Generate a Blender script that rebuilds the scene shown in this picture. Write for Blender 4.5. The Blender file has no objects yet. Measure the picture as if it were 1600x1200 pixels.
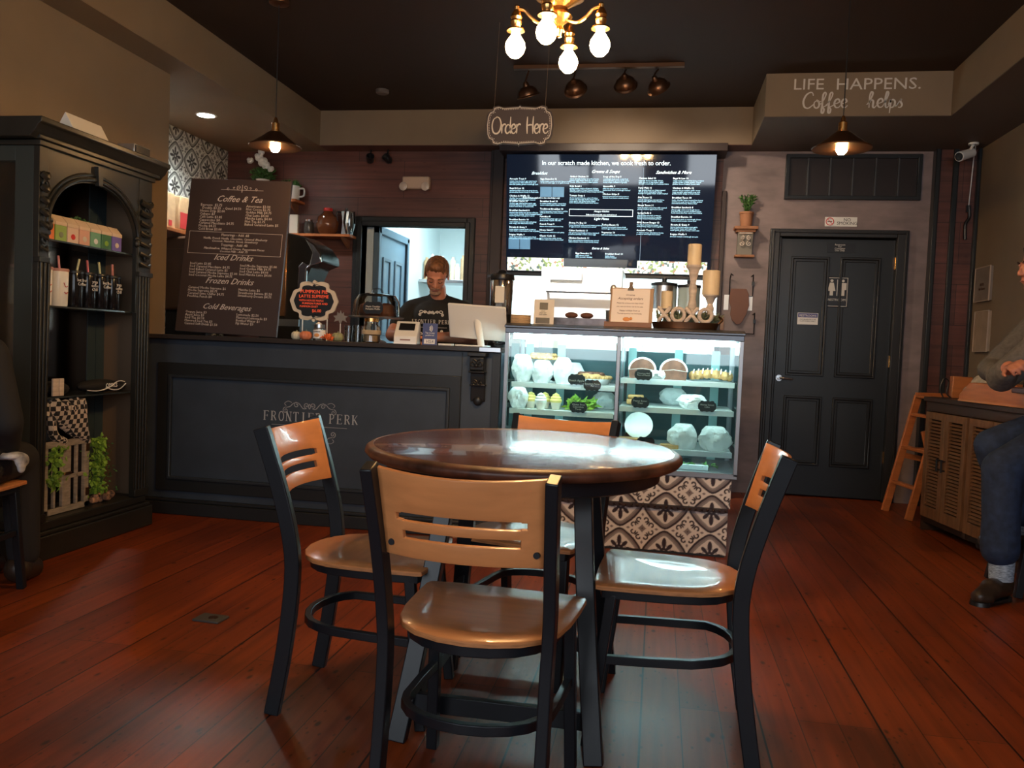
import bpy, bmesh, math, random
from mathutils import Matrix, Vector, Euler
random.seed(7)
C = bpy.context.scene.collection
S = bpy.context.scene
PI = math.pi
R = math.radians

# ------------------------------------------------------------------ camera
H = 1.10
yaw, pitch, roll = -0.172275016, -0.0453154523, 0.0406629557
fwd = Vector((math.sin(yaw)*math.cos(pitch), math.cos(yaw)*math.cos(pitch), math.sin(pitch)))
rt = Vector((math.cos(yaw), -math.sin(yaw), 0)); up = rt.cross(fwd)
rt2 = math.cos(roll)*rt + math.sin(roll)*up
up2 = -math.sin(roll)*rt + math.cos(roll)*up
cam = bpy.data.objects.new('camera', bpy.data.cameras.new('camera')); C.objects.link(cam)
m = Matrix((rt2, up2, -fwd)).transposed().to_4x4(); m.translation = Vector((0, 0, H))
cam.matrix_world = m
cam.data.sensor_width = 36; cam.data.lens = 36*1300/1600; cam.data.clip_start = .05
S.camera = cam

# ------------------------------------------------------------------ world, exposure
S.view_settings.view_transform = 'Standard'; S.view_settings.look = 'None'
S.view_settings.exposure = 0.9; S.view_settings.gamma = 1; S.view_settings.use_curve_mapping = False
W = bpy.data.worlds.new('daylight'); S.world = W; W.use_nodes = True
W.node_tree.nodes['Background'].inputs[0].default_value = (.84, .92, 1, 1)
W.node_tree.nodes['Background'].inputs[1].default_value = 3.3
def area(name, loc, rot, sx, sy, power, col=(1, 1, 1), portal=False):
    l = bpy.data.lights.new(name, 'AREA'); l.shape = 'RECTANGLE'; l.size = sx; l.size_y = sy
    l.energy = power; l.color = col
    o = bpy.data.objects.new(name, l); C.objects.link(o); o.location = loc; o.rotation_euler = rot
    if portal: l.cycles.is_portal = True
    return o
# shop-front windows behind the camera let the daylight in (portals: they only guide the sky light)
area('window_portal', (-1.35, -1.78, 1.75), (R(90), 0, 0), 2.0, 2.2, 1, portal=True)
area('window_portal', (1.15, -1.78, 1.75), (R(90), 0, 0), 1.7, 2.2, 1, portal=True)
# kitchen ceiling fluorescents
area('kitchen_light', (-1.6, 7.9, 2.55), (0, 0, 0), 1.2, .6, 26, (.74, .94, 1))
area('kitchen_light', (-.45, 7.3, 2.35), (0, 0, 0), 1.5, .5, 85, (.9, .98, 1))

# ------------------------------------------------------------------ materials
def nn(nt, t, **kw):
    n = nt.nodes.new(t)
    for k, v in kw.items(): setattr(n, k, v)
    return n
def mat(name, col, rough=.5, metal=0, emit=None, es=1, spec=.5, trans=0, alpha=1, noise=None, bump=0, coat=0, ior=1.45):
    """noise = (scale, amount, stretch) gives a colour mottling"""
    mt = bpy.data.materials.new(name); mt.use_nodes = True; nt = mt.node_tree
    b = nt.nodes['Principled BSDF']
    b.inputs['Base Color'].default_value = (*col, 1); b.inputs['Roughness'].default_value = rough
    b.inputs['Metallic'].default_value = metal; b.inputs['IOR'].default_value = ior
    b.inputs['Specular IOR Level'].default_value = spec
    b.inputs['Transmission Weight'].default_value = trans; b.inputs['Alpha'].default_value = alpha
    b.inputs['Coat Weight'].default_value = coat
    if emit: b.inputs['Emission Color'].default_value = (*emit, 1); b.inputs['Emission Strength'].default_value = es
    if noise or bump:
        tc = nn(nt, 'ShaderNodeTexCoord'); mp = nn(nt, 'ShaderNodeMapping'); nz = nn(nt, 'ShaderNodeTexNoise')
        sc, amt, st = noise if noise else (40, 0, (1, 1, 1))
        mp.inputs['Scale'].default_value = st; nz.inputs['Scale'].default_value = sc; nz.inputs['Detail'].default_value = 6
        nt.links.new(tc.outputs['Object'], mp.inputs[0]); nt.links.new(mp.outputs[0], nz.inputs['Vector'])
        if amt:
            cr = nn(nt, 'ShaderNodeValToRGB')
            cr.color_ramp.elements[0].position = .3; cr.color_ramp.elements[1].position = .7
            cr.color_ramp.elements[0].color = (*[max(0, c*(1-amt)) for c in col], 1)
            cr.color_ramp.elements[1].color = (*[min(1, c*(1+amt)) for c in col], 1)
            nt.links.new(nz.outputs['Fac'], cr.inputs[0]); nt.links.new(cr.outputs[0], b.inputs['Base Color'])
        if bump:
            bp = nn(nt, 'ShaderNodeBump'); bp.inputs['Strength'].default_value = bump; bp.inputs['Distance'].default_value = .01
            nt.links.new(nz.outputs['Fac'], bp.inputs['Height']); nt.links.new(bp.outputs[0], b.inputs['Normal'])
    return mt
def glassmat(name, tint, gloss=.12, rough=.02):
    """thin clear pane: mostly see-through with a mirror-like share"""
    mt = bpy.data.materials.new(name); mt.use_nodes = True; nt = mt.node_tree; nt.nodes.clear()
    o = nn(nt, 'ShaderNodeOutputMaterial'); mx = nn(nt, 'ShaderNodeMixShader'); t = nn(nt, 'ShaderNodeBsdfTransparent')
    g = nn(nt, 'ShaderNodeBsdfGlossy'); f = nn(nt, 'ShaderNodeFresnel'); f.inputs[0].default_value = 1.5
    ad = nn(nt, 'ShaderNodeMath', operation='MULTIPLY'); ad.inputs[1].default_value = gloss/.04
    ad.use_clamp = True
    t.inputs[0].default_value = (*tint, 1); g.inputs['Roughness'].default_value = rough
    nt.links.new(f.outputs[0], ad.inputs[0]); nt.links.new(ad.outputs[0], mx.inputs[0])
    nt.links.new(t.outputs[0], mx.inputs[1]); nt.links.new(g.outputs[0], mx.inputs[2]); nt.links.new(mx.outputs[0], o.inputs[0])
    return mt
def plankmat(name, c1, c2, gap, length, width, rot, rough, knots=.5, bump=.2, gapw=.004, wide=False):
    mt = bpy.data.materials.new(name); mt.use_nodes = True; nt = mt.node_tree; b = nt.nodes['Principled BSDF']
    tc = nn(nt, 'ShaderNodeTexCoord'); mp = nn(nt, 'ShaderNodeMapping'); L = nt.links.new
    mp.inputs['Rotation'].default_value = rot; L(tc.outputs['Object'], mp.inputs[0])
    br = nn(nt, 'ShaderNodeTexBrick'); L(mp.outputs[0], br.inputs['Vector'])
    br.offset = .37; br.offset_frequency = 3
    br.inputs['Color1'].default_value = (*c1, 1); br.inputs['Color2'].default_value = (*c2, 1); br.inputs['Mortar'].default_value = (*gap, 1)
    br.inputs['Scale'].default_value = 1; br.inputs['Mortar Size'].default_value = gapw; br.inputs['Mortar Smooth'].default_value = .1
    br.inputs['Brick Width'].default_value = length; br.inputs['Row Height'].default_value = width
    mp2 = nn(nt, 'ShaderNodeMapping'); mp2.inputs['Scale'].default_value = (1.2, 22, 22); L(mp.outputs[0], mp2.inputs[0])
    nz = nn(nt, 'ShaderNodeTexNoise'); nz.inputs['Scale'].default_value = 1.5; nz.inputs['Detail'].default_value = 8; L(mp2.outputs[0], nz.inputs['Vector'])
    nz2 = nn(nt, 'ShaderNodeTexNoise'); nz2.inputs['Scale'].default_value = 2.2; nz2.inputs['Detail'].default_value = 5; L(mp.outputs[0], nz2.inputs['Vector'])
    r1 = nn(nt, 'ShaderNodeMapRange'); r1.inputs[1].default_value = .3; r1.inputs[2].default_value = .7; r1.inputs[3].default_value = .68; r1.inputs[4].default_value = 1.2
    L(nz.outputs['Fac'], r1.inputs[0])
    r2 = nn(nt, 'ShaderNodeMapRange'); r2.inputs[1].default_value = .3; r2.inputs[2].default_value = .7; r2.inputs[3].default_value = .75; r2.inputs[4].default_value = 1.2
    L(nz2.outputs['Fac'], r2.inputs[0])
    ml = nn(nt, 'ShaderNodeMath', operation='MULTIPLY'); L(r1.outputs[0], ml.inputs[0]); L(r2.outputs[0], ml.inputs[1])
    # knots and nicks
    mp3 = nn(nt, 'ShaderNodeMapping'); mp3.inputs['Scale'].default_value = (6, 13, 13); L(mp.outputs[0], mp3.inputs[0])
    vo = nn(nt, 'ShaderNodeTexVoronoi'); vo.inputs['Scale'].default_value = 1; L(mp3.outputs[0], vo.inputs['Vector'])
    r3 = nn(nt, 'ShaderNodeMapRange'); r3.inputs[1].default_value = .06; r3.inputs[2].default_value = .13; r3.inputs[3].default_value = 1-knots; r3.inputs[4].default_value = 1
    L(vo.outputs['Distance'], r3.inputs[0])
    ml2 = nn(nt, 'ShaderNodeMath', operation='MULTIPLY'); L(ml.outputs[0], ml2.inputs[0]); L(r3.outputs[0], ml2.inputs[1])
    if wide:                                     # every third seam gapes, and small dents all over
        b3 = nn(nt, 'ShaderNodeTexBrick'); L(mp.outputs[0], b3.inputs['Vector']); b3.inputs['Scale'].default_value = 1; b3.inputs['Mortar Size'].default_value = .0035
        b3.inputs['Brick Width'].default_value = 60; b3.inputs['Row Height'].default_value = width*3; b3.offset = 0
        b3.inputs['Mortar Smooth'].default_value = .2
        for q, v in (('Color1', 1), ('Color2', 1), ('Mortar', .12)): b3.inputs[q].default_value = (v, v, v, 1)
        mp4 = nn(nt, 'ShaderNodeMapping'); mp4.inputs['Scale'].default_value = (17, 34, 34); L(mp.outputs[0], mp4.inputs[0])
        v2 = nn(nt, 'ShaderNodeTexVoronoi'); v2.inputs['Scale'].default_value = 1; L(mp4.outputs[0], v2.inputs['Vector'])
        r5 = nn(nt, 'ShaderNodeMapRange'); r5.inputs[1].default_value = .10; r5.inputs[2].default_value = .17; r5.inputs[3].default_value = .45; r5.inputs[4].default_value = 1; L(v2.outputs['Distance'], r5.inputs[0])
        m5 = nn(nt, 'ShaderNodeMath', operation='MULTIPLY'); L(b3.outputs['Color'], m5.inputs[0]); L(r5.outputs[0], m5.inputs[1])
        m6 = nn(nt, 'ShaderNodeMath', operation='MULTIPLY'); L(m5.outputs[0], m6.inputs[0]); L(ml2.outputs[0], m6.inputs[1]); ml2 = m6
    mx = nn(nt, 'ShaderNodeVectorMath', operation='SCALE'); L(br.outputs['Color'], mx.inputs[0]); L(ml2.outputs[0], mx.inputs['Scale'])
    L(mx.outputs[0], b.inputs['Base Color'])
    b.inputs['Specular IOR Level'].default_value = .36 if wide else .5
    r4 = nn(nt, 'ShaderNodeMapRange'); r4.inputs[3].default_value = rough-.08; r4.inputs[4].default_value = rough+.14
    L(nz2.outputs['Fac'], r4.inputs[0]); L(r4.outputs[0], b.inputs['Roughness'])
    bp = nn(nt, 'ShaderNodeBump'); bp.inputs['Strength'].default_value = bump; bp.inputs['Distance'].default_value = .004
    ad = nn(nt, 'ShaderNodeMath', operation='SUBTRACT'); L(nz.outputs['Fac'], ad.inputs[0]); L(br.outputs['Fac'], ad.inputs[1])
    L(ad.outputs[0], bp.inputs['Height']); L(bp.outputs[0], b.inputs['Normal'])
    return mt
def vcolmat(name, rough=.3):
    mt = bpy.data.materials.new(name); mt.use_nodes = True; nt = mt.node_tree
    a = nn(nt, 'ShaderNodeVertexColor'); a.layer_name = 'Col'
    nt.links.new(a.outputs[0], nt.nodes['Principled BSDF'].inputs['Base Color'])
    nt.nodes['Principled BSDF'].inputs['Roughness'].default_value = rough
    return mt

M = {}
M['olive'] = mat('olive_paint', (.205, .145, .092), .6, noise=(3, .06, (1, 1, 1)))
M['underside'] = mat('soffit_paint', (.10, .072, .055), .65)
M['ceiling'] = mat('ceiling_paint', (.036, .020, .013), .7, spec=.2)
M['floor'] = plankmat('floor_boards', (.235, .040, .006), (.155, .027, .005), (.030, .008, .003), 2.6, .118, (0, 0, R(90)), .36, .8, .25, gapw=.0016, wide=True)
M['backwall'] = plankmat('wall_planks', (.135, .045, .032), (.092, .034, .025), (.028, .012, .010), 1.1, .155, (R(90), 0, 0), .38, .25, .12, gapw=.002)
M['greywall'] = mat('grey_wallpaper', (.22, .165, .16), .45, noise=(4, .25, (1, 1, 2.5)), bump=.1)
M['door'] = mat('door_paint', (.017, .019, .021), .33)
M['counter'] = mat('counter_paint', (.040, .050, .066), .42, noise=(5, .15, (1, 1, 1)))
M['counter_dark'] = mat('counter_dark_paint', (.016, .017, .018), .4)  # near-black paint of the counter's frame, kickboard and trim
M['cabinet'] = mat('cabinet_paint', (.018, .017, .014), .38, noise=(8, .2, (1, 1, 1)))
M['cabblue'] = mat('cabinet_blue_paint', (.035, .055, .065), .45)
M['black'] = mat('black_metal', (.007, .009, .012), .36, spec=.45)
M['blackplastic'] = mat('black_plastic', (.01, .01, .012), .35)
M['maple'] = mat('maple_plywood', (.55, .215, .075), .30, noise=(5, .10, (1, 8, 8)), coat=.3)
M['ply'] = mat('plywood_edge', (.42, .17, .06), .5, noise=(30, .3, (1, 1, 8)))
M['tabletop'] = mat('dark_stained_wood', (.075, .022, .014), .23, noise=(4, .3, (1, 9, 9)), coat=.35)
M['tabrim'] = mat('worn_table_rim', (.085, .03, .016), .42, noise=(14, .7, (1, 1, 1)))
M['orangewood'] = mat('orange_wood', (.48, .15, .045), .35, noise=(6, .15, (1, 7, 7)))
M['louver'] = mat('brown_wood', (.16, .07, .028), .5, noise=(8, .3, (6, 6, 1)))
M['steel'] = mat('steel', (.55, .56, .58), .28, 1)
M['frame'] = mat('case_frame', (.17, .18, .20), .35, .8)
M['chrome'] = mat('chrome', (.8, .8, .8), .08, 1)
M['brass'] = mat('brass', (.62, .34, .12), .25, 1)
M['bronze'] = mat('bronze', (.16, .08, .045), .35, .9)
M['white'] = mat('white_plastic', (.72, .70, .68), .35)
M['ceramic'] = mat('white_ceramic', (.8, .78, .75), .15)
M['paper'] = mat('paper', (.72, .66, .58), .7)
M['cream'] = mat('cream_paint', (.62, .53, .42), .55)
M['chalk'] = mat('chalk_white', (.62, .58, .53), .7)
M['board'] = mat('chalkboard', (.050, .034, .033), .45)
M['glass'] = glassmat('clear_glass', (.93, .97, .96), .09)
M['caseglass'] = glassmat('case_glass', (.86, .97, .96), .05)
M['jarglass'] = glassmat('jar_glass', (.88, .90, .90), .11)
M['mirror'] = mat('mirror', (.6, .6, .6), .04, 1)
M['bulb'] = mat('warm_bulb', (1, .8, .5), .3, emit=(1, .60, .24), es=270)
M['bulbp'] = mat('pendant_bulb', (1, .8, .5), .3, emit=(1, .55, .2), es=190)
M['tube'] = mat('case_light_tube', (1, 1, 1), .3, emit=(.78, .97, 1), es=40)
M['downlight'] = mat('downlight', (1, 1, 1), .3, emit=(.95, 1, .98), es=38)
M['kitchenwhite'] = mat('kitchen_white', (.72, .80, .80), .4)
M['bluedoor'] = mat('blue_grey_door', (.17, .26, .33), .3)
M['tile'] = vcolmat('patterned_tile', .3)
M['leaf'] = mat('leaf_green', (.055, .14, .03), .55, noise=(20, .4, (1, 1, 1)))
M['leaf2'] = mat('bright_leaf_green', (.20, .36, .04), .55, noise=(20, .4, (1, 1, 1)))
M['sage'] = mat('sage_green', (.20, .23, .14), .6)
M['terra'] = mat('terracotta', (.36, .16, .08), .7, noise=(12, .2, (1, 1, 1)))
M['wax'] = mat('candle_wax', (.80, .64, .42), .45)
M['driftwood'] = mat('whitewashed_wood', (.62, .52, .45), .65, noise=(14, .2, (1, 1, 4)))
M['skin'] = mat('skin', (.50, .20, .12), .5, noise=(30, .06, (1, 1, 1)))
M['skin2'] = mat('ruddy_skin', (.46, .17, .10), .5)
M['hair'] = mat('ginger_hair', (.17, .070, .028), .6, noise=(60, .5, (1, 1, .3)), bump=.5)
M['darkhair'] = mat('dark_hair', (.03, .015, .01), .6, noise=(60, .5, (1, 1, .3)))
M['tshirt'] = mat('black_cotton', (.010, .009, .010), .8)
M['sweater'] = mat('grey_sweater', (.11, .10, .095), .9, noise=(60, .2, (1, 1, 1)), bump=.3)
M['jeans'] = mat('blue_denim', (.014, .026, .062), .8, noise=(25, .4, (1, 1, 1)), bump=.2)
M['sock'] = mat('patterned_sock', (.28, .34, .42), .9, noise=(45, .6, (1, 1, 5)))
M['leather'] = mat('brown_leather', (.03, .018, .012), .35)
M['red'] = mat('red', (.6, .03, .03), .5)
M['dough'] = mat('baked_crust', (.50, .28, .11), .6, noise=(30, .35, (1, 1, 1)), bump=.4)
M['choc'] = mat('chocolate_cake', (.13, .05, .03), .6, noise=(30, .3, (1, 1, 1)))
M['icing'] = mat('white_icing', (.8, .78, .74), .45)
M['cello'] = mat('cellophane', (.92, .94, .94), .22, alpha=.62, bump=.8)
M['tray'] = mat('white_tray', (.70, .74, .74), .35)
M['kraft'] = mat('kraft_paper', (.50, .33, .18), .75, noise=(20, .15, (1, 1, 1)))
def cm(name, col, rough=.55, **k):
    if name not in M: M[name] = mat(name, col, rough, **k)
    return M[name]

# ------------------------------------------------------------------ mesh builder
class MB:
    def __init__(s): s.bm = bmesh.new(); s.T = Matrix.Identity(4)
    def _add(s, vs, fs, smooth=True):
        v = [s.bm.verts.new(s.T @ Vector(p)) for p in vs]
        for f in fs:
            try:
                ff = s.bm.faces.new([v[i] for i in f]); ff.smooth = smooth
            except ValueError: pass
        return s
    def box(s, x0, x1, y0, y1, z0, z1):
        vs = [(x, y, z) for x in (x0, x1) for y in (y0, y1) for z in (z0, z1)]
        return s._add(vs, [(0, 1, 3, 2), (4, 6, 7, 5), (0, 4, 5, 1), (2, 3, 7, 6), (0, 2, 6, 4), (1, 5, 7, 3)])
    def cbox(s, c, d, rot=None):
        T = s.T.copy()
        mm = Matrix.Translation(c)
        if rot: mm = mm @ Euler(rot).to_matrix().to_4x4()
        s.T = T @ mm; s.box(-d[0]/2, d[0]/2, -d[1]/2, d[1]/2, -d[2]/2, d[2]/2); s.T = T; return s
    def lathe(s, prof, c=(0, 0, 0), seg=24, axis='Z', sx=1, sy=1):
        vs = []; n = len(prof)
        for r, z in prof:
            r = max(r, 1e-5)
            for k in range(seg):
                a = 2*PI*k/seg
                p = (r*math.cos(a)*sx, r*math.sin(a)*sy, z)
                if axis == 'Y': p = (p[0], p[2], p[1])
                elif axis == 'X': p = (p[2], p[0], p[1])
                vs.append((c[0]+p[0], c[1]+p[1], c[2]+p[2]))
        fs = [(i*seg+k, i*seg+(k+1) % seg, (i+1)*seg+(k+1) % seg, (i+1)*seg+k) for i in range(n-1) for k in range(seg)]
        fs += [tuple(range(seg-1, -1, -1)), tuple((n-1)*seg+k for k in range(seg))]
        return s._add(vs, fs)
    def cyl(s, p0, p1, r0, r1=None, seg=16):
        r1 = r0 if r1 is None else r1
        p0 = Vector(p0); p1 = Vector(p1); d = p1-p0; T = s.T.copy()
        s.T = T @ Matrix.Translation(p0) @ d.to_track_quat('Z', 'Y').to_matrix().to_4x4()
        s.lathe([(r0, 0), (r1, d.length)], seg=seg); s.T = T; return s
    def sphere(s, c, r, seg=16, rings=10, rot=None):
        if not hasattr(r, '__len__'): r = (r, r, r)
        T = s.T.copy(); mm = Matrix.Translation(c)
        if rot: mm = mm @ Euler(rot).to_matrix().to_4x4()
        s.T = T @ mm @ Matrix.Diagonal((*r, 1))
        s.lathe([(math.sin(PI*i/rings), -math.cos(PI*i/rings)) for i in range(rings+1)], seg=seg); s.T = T; return s
    def capsule(s, p0, p1, r0, r1, seg=14):
        s.cyl(p0, p1, r0, r1, seg); s.sphere(p0, r0, seg, 8); s.sphere(p1, r1, seg, 8); return s
    def chain(s, pts, rs, seg=14):
        for i in range(len(pts)-1): s.capsule(pts[i], pts[i+1], rs[i], rs[i+1], seg)
        return s
    def tube(s, path, r, seg=8, closed=False):
        rs = r if hasattr(r, '__len__') else [r]*len(path)
        if len(rs) != len(path): rs = [rs[round(i*(len(rs)-1)/(len(path)-1))] for i in range(len(path))]
        return s.sweep(path, [[(math.cos(2*PI*k/seg)*q, math.sin(2*PI*k/seg)*q) for k in range(seg)] for q in rs], closed)
    def bar(s, path, w, h, up=(0, 0, 1), closed=False):
        ws = w if hasattr(w, '__len__') else [w]*len(path)
        return s.sweep(path, [[(-a/2, -h/2), (a/2, -h/2), (a/2, h/2), (-a/2, h/2)] for a in ws], closed, up)
    def sweep(s, path, secs, closed=False, up=None):
        path = [Vector(p) for p in path]; n = len(path); k = len(secs[0]); vs = []
        prev = None
        for i, p in enumerate(path):
            a = path[(i-1) % n] if (closed or i > 0) else p; b = path[(i+1) % n] if (closed or i < n-1) else p
            t = (b-a).normalized()
            if up is not None: u = Vector(up)
            else: u = prev if prev is not None else (Vector((0, 0, 1)) if abs(t.z) < .9 else Vector((1, 0, 0)))
            sd = t.cross(u)
            if sd.length < 1e-6: sd = t.cross(Vector((1, 0, 0)))
            sd.normalize(); u2 = sd.cross(t).normalized(); prev = u2
            for x, y in secs[i]: vs.append(p+sd*x+u2*y)
        fs = [(i*k+j, i*k+(j+1) % k, ((i+1) % n)*k+(j+1) % k, ((i+1) % n)*k+j) for i in range(n if closed else n-1) for j in range(k)]
        if not closed: fs += [tuple(range(k-1, -1, -1)), tuple((n-1)*k+j for j in range(k))]
        return s._add(vs, fs)
    def prism(s, pts, y0, y1, plane='XZ'):
        n = len(pts)
        def P3(a, b, y): return (a, y, b) if plane == 'XZ' else ((a, b, y) if plane == 'XY' else (y, a, b))
        vs = [P3(a, b, y0) for a, b in pts]+[P3(a, b, y1) for a, b in pts]
        fs = [tuple(range(n)), tuple(range(2*n-1, n-1, -1))]+[(i, n+i, n+(i+1) % n, (i+1) % n) for i in range(n)]
        return s._add(vs, fs)
    def ring_prism(s, outer, inner, y0, y1, plane='XZ'):
        n = len(outer)
        def P3(a, b, y): return (a, y, b) if plane == 'XZ' else ((a, b, y) if plane == 'XY' else (y, a, b))
        vs = [P3(*p, y) for y in (y0, y1) for ring in (outer, inner) for p in ring]
        fs = []
        for i in range(n):
            j = (i+1) % n
            fs += [(i, j, n+j, n+i), (2*n+i, 3*n+i, 3*n+j, 2*n+j), (i, 2*n+i, 2*n+j, j), (n+i, n+j, 3*n+j, 3*n+i)]
        return s._add(vs, fs)
    def ribbon(s, pts, w, y=0, d=.002, taper=False):
        """flat stroke in the XZ plane, thickness d towards -Y"""
        n = len(pts); L = []; Rr = []
        for i, p in enumerate(pts):
            a = pts[max(i-1, 0)]; b = pts[min(i+1, n-1)]
            tx, tz = b[0]-a[0], b[1]-a[1]; l = math.hypot(tx, tz) or 1; nx, nz = -tz/l, tx/l
            ww = w/2*(.35+.65*math.sin(PI*min(max(i/(n-1), .08), .92))) if taper else w/2
            L.append((p[0]+nx*ww, p[1]+nz*ww)); Rr.append((p[0]-nx*ww, p[1]-nz*ww))
        vs = [(a, y-d, b) for a, b in L]+[(a, y-d, b) for a, b in Rr]+[(a, y, b) for a, b in L]+[(a, y, b) for a, b in Rr]
        fs = []
        for i in range(n-1):
            fs += [(i, i+1, n+i+1, n+i), (2*n+i, 3*n+i, 3*n+i+1, 2*n+i+1), (i, 2*n+i, 2*n+i+1, i+1), (n+i, n+i+1, 3*n+i+1, 3*n+i)]
        fs += [(0, n, 3*n, 2*n), (n-1, 3*n-1, 4*n-1, 2*n-1)]
        return s._add(vs, fs, False)
    def leaf(s, base, d, l, w, bend=.3):
        d = Vector(d).normalized(); sd = d.cross(Vector((random.uniform(-1, 1), random.uniform(-1, 1), random.uniform(-.3, 1))))
        if sd.length < 1e-3: sd = Vector((1, 0, 0))
        sd.normalize(); nrm = sd.cross(d); b = Vector(base)
        p = [b, b+d*l*.45+sd*w/2+nrm*l*bend*.2, b+d*l-nrm*l*bend, b+d*l*.45-sd*w/2+nrm*l*bend*.2]
        q = [x+nrm*.0012 for x in p]
        return s._add(p+q, [(0, 1, 2, 3), (7, 6, 5, 4), (0, 4, 5, 1), (1, 5, 6, 2), (2, 6, 7, 3), (3, 7, 4, 0)])
    def build(s, name, m, parent=None, loc=(0, 0, 0), rot=(0, 0, 0), bevel=0, flat=False, sharp=35, bseg=2):
        bmesh.ops.recalc_face_normals(s.bm, faces=s.bm.faces)
        for e in s.bm.edges:
            if len(e.link_faces) == 2 and e.calc_face_angle(0) > R(sharp): e.smooth = False
        if flat:
            for f in s.bm.faces: f.smooth = False
        me = bpy.data.meshes.new(name); s.bm.to_mesh(me); s.bm.free(); me.materials.append(m)
        o = bpy.data.objects.new(name, me); C.objects.link(o); o.location = loc; o.rotation_euler = rot
        if parent: o.parent = parent
        if bevel:
            b = o.modifiers.new('bevel', 'BEVEL'); b.width = bevel; b.segments = bseg; b.limit_method = 'ANGLE'; b.angle_limit = R(40)
        return o
def empty(name, loc=(0, 0, 0), rz=0, rot=None):
    o = bpy.data.objects.new(name, None); C.objects.link(o); o.location = loc; o.rotation_euler = rot or (0, 0, rz); o.empty_display_size = .1
    return o
def tag(o, label=None, cat=None, group=None, kind=None):
    if label: o['label'] = label
    if cat: o['category'] = cat
    if group: o['group'] = group
    if kind: o['kind'] = kind
    return o
def struct(name, bm, m, **k): return tag(bm.build(name, m, **k), kind='structure')
KIDS = {}
def copy_tree(o, parent=None):
    c = o.copy(); C.objects.link(c)
    if parent: c.parent = parent
    for ch in [x for x in bpy.data.objects if x.parent == o]: copy_tree(ch, c)
    return c
def text_mesh(body, size, align='CENTER', shear=0, line=1.0, extrude=.0008, res=2, space=1.0, xs=1.0):
    cu = bpy.data.curves.new('lettering', 'FONT'); cu.body = body; cu.size = size; cu.align_x = align; cu.shear = shear
    cu.space_line = line; cu.extrude = extrude; cu.resolution_u = res; cu.space_character = space
    o = bpy.data.objects.new('lettering', cu); C.objects.link(o)
    dg = bpy.context.evaluated_depsgraph_get(); dg.update()
    me = bpy.data.meshes.new_from_object(o.evaluated_get(dg)); bpy.data.objects.remove(o); bpy.data.curves.remove(cu)
    if xs != 1:
        for v in me.vertices: v.co.x *= xs
    return me
def text(name, body, loc, size, m, parent=None, rot=(R(90), 0, 0), label=None, **k):
    me = text_mesh(body, size, **k); me.materials.clear(); me.materials.append(m)
    o = bpy.data.objects.new(name, me); C.objects.link(o); o.location = loc; o.rotation_euler = rot
    if parent: o.parent = parent
    if label: o['label'] = label
    return o
def multitext(name, items, m, parent, loc=(0, 0, 0), rot=(0, 0, 0), label=None):
    """items (body,x,z,size,kw) in the XZ plane facing -Y, joined as one mesh"""
    bm = bmesh.new()
    for body, x, z, size, kw in items:
        me = text_mesh(body, size, **kw); me.transform(Matrix.Translation((x, 0, z)) @ Matrix.Rotation(R(90), 4, 'X'))
        bm.from_mesh(me); bpy.data.meshes.remove(me)
    me = bpy.data.meshes.new(name); bm.to_mesh(me); bm.free(); me.materials.clear(); me.materials.append(m)
    for p in me.polygons: p.material_index = 0
    o = bpy.data.objects.new(name, me); C.objects.link(o); o.location = loc; o.rotation_euler = rot; o.parent = parent
    if label: o['label'] = label
    return o
def catmull(pts, n=5, closed=False):
    if closed: pts = [pts[-1]]+list(pts)+[pts[0], pts[1]]
    else: pts = [pts[0]]+list(pts)+[pts[-1]]
    out = []
    for i in range(1, len(pts)-2):
        p0, p1, p2, p3 = pts[i-1:i+3]
        for k in range(n):
            t = k/n
            out.append(tuple(.5*((2*b)+(-a+c)*t+(2*a-5*b+4*c-d)*t*t+(-a+3*b-3*c+d)*t**3) for a, b, c, d in zip(p0, p1, p2, p3)))
    if not closed: out.append(tuple(pts[-2]))
    return out
def spiral(cx, cy, r, turns, a0=0, sgn=1, n=14, r1=.15):
    return [(cx+(r*(1-t)+r*r1*t)*math.cos(a0+sgn*2*PI*turns*t), cy+(r*(1-t)+r*r1*t)*math.sin(a0+sgn*2*PI*turns*t)) for t in [i/n for i in range(n+1)]]
def remeshed(mb, name, m, parent, vox=.008, sm=6, **k):
    o = mb.build(name, m, parent, sharp=180, **k)
    a = o.modifiers.new('remesh', 'REMESH'); a.mode = 'VOXEL'; a.voxel_size = vox; a.use_smooth_shade = True
    b = o.modifiers.new('smooth', 'SMOOTH'); b.iterations = sm; b.factor = .5
    return o
# plaque outline with scalloped/bracket corners
def plaque(w, h, n=8, notch=.16):
    a = []; w2, h2 = w/2, h/2; c = notch*min(w, h)
    def q(sx, sz):
        pts = [(w2, h2-2*c), (w2-.35*c, h2-1.2*c), (w2-1.05*c, h2-.9*c), (w2-1.2*c, h2-.25*c), (w2-2.2*c, h2-.02*c), (w2-3.2*c, h2-.35*c), (.25*c, h2-.15*c), (0, h2+.18*c)]
        return [(sx*x, sz*z) for x, z in pts]
    p = q(1, 1)+q(-1, 1)[::-1][1:]+[(-w2-.18*c, 0)]+q(-1, -1)+q(1, -1)[::-1][1:]+[(w2+.18*c, 0)]
    return p
# ================================================================== STRUCTURE
XL, XR, YB, YF, ZC, ZS = -3.10, 2.31, 6.88, -1.75, 3.005, 2.72
b = MB(); b.box(-4.0, 3.2, YF-.15, 9.4, -.05, 0); struct('floor', b, M['floor'])
b = MB(); b.box(-4.0, 3.2, YF-.15, 9.4, ZC, ZC+.08); struct('ceiling', b, M['ceiling'])
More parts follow.
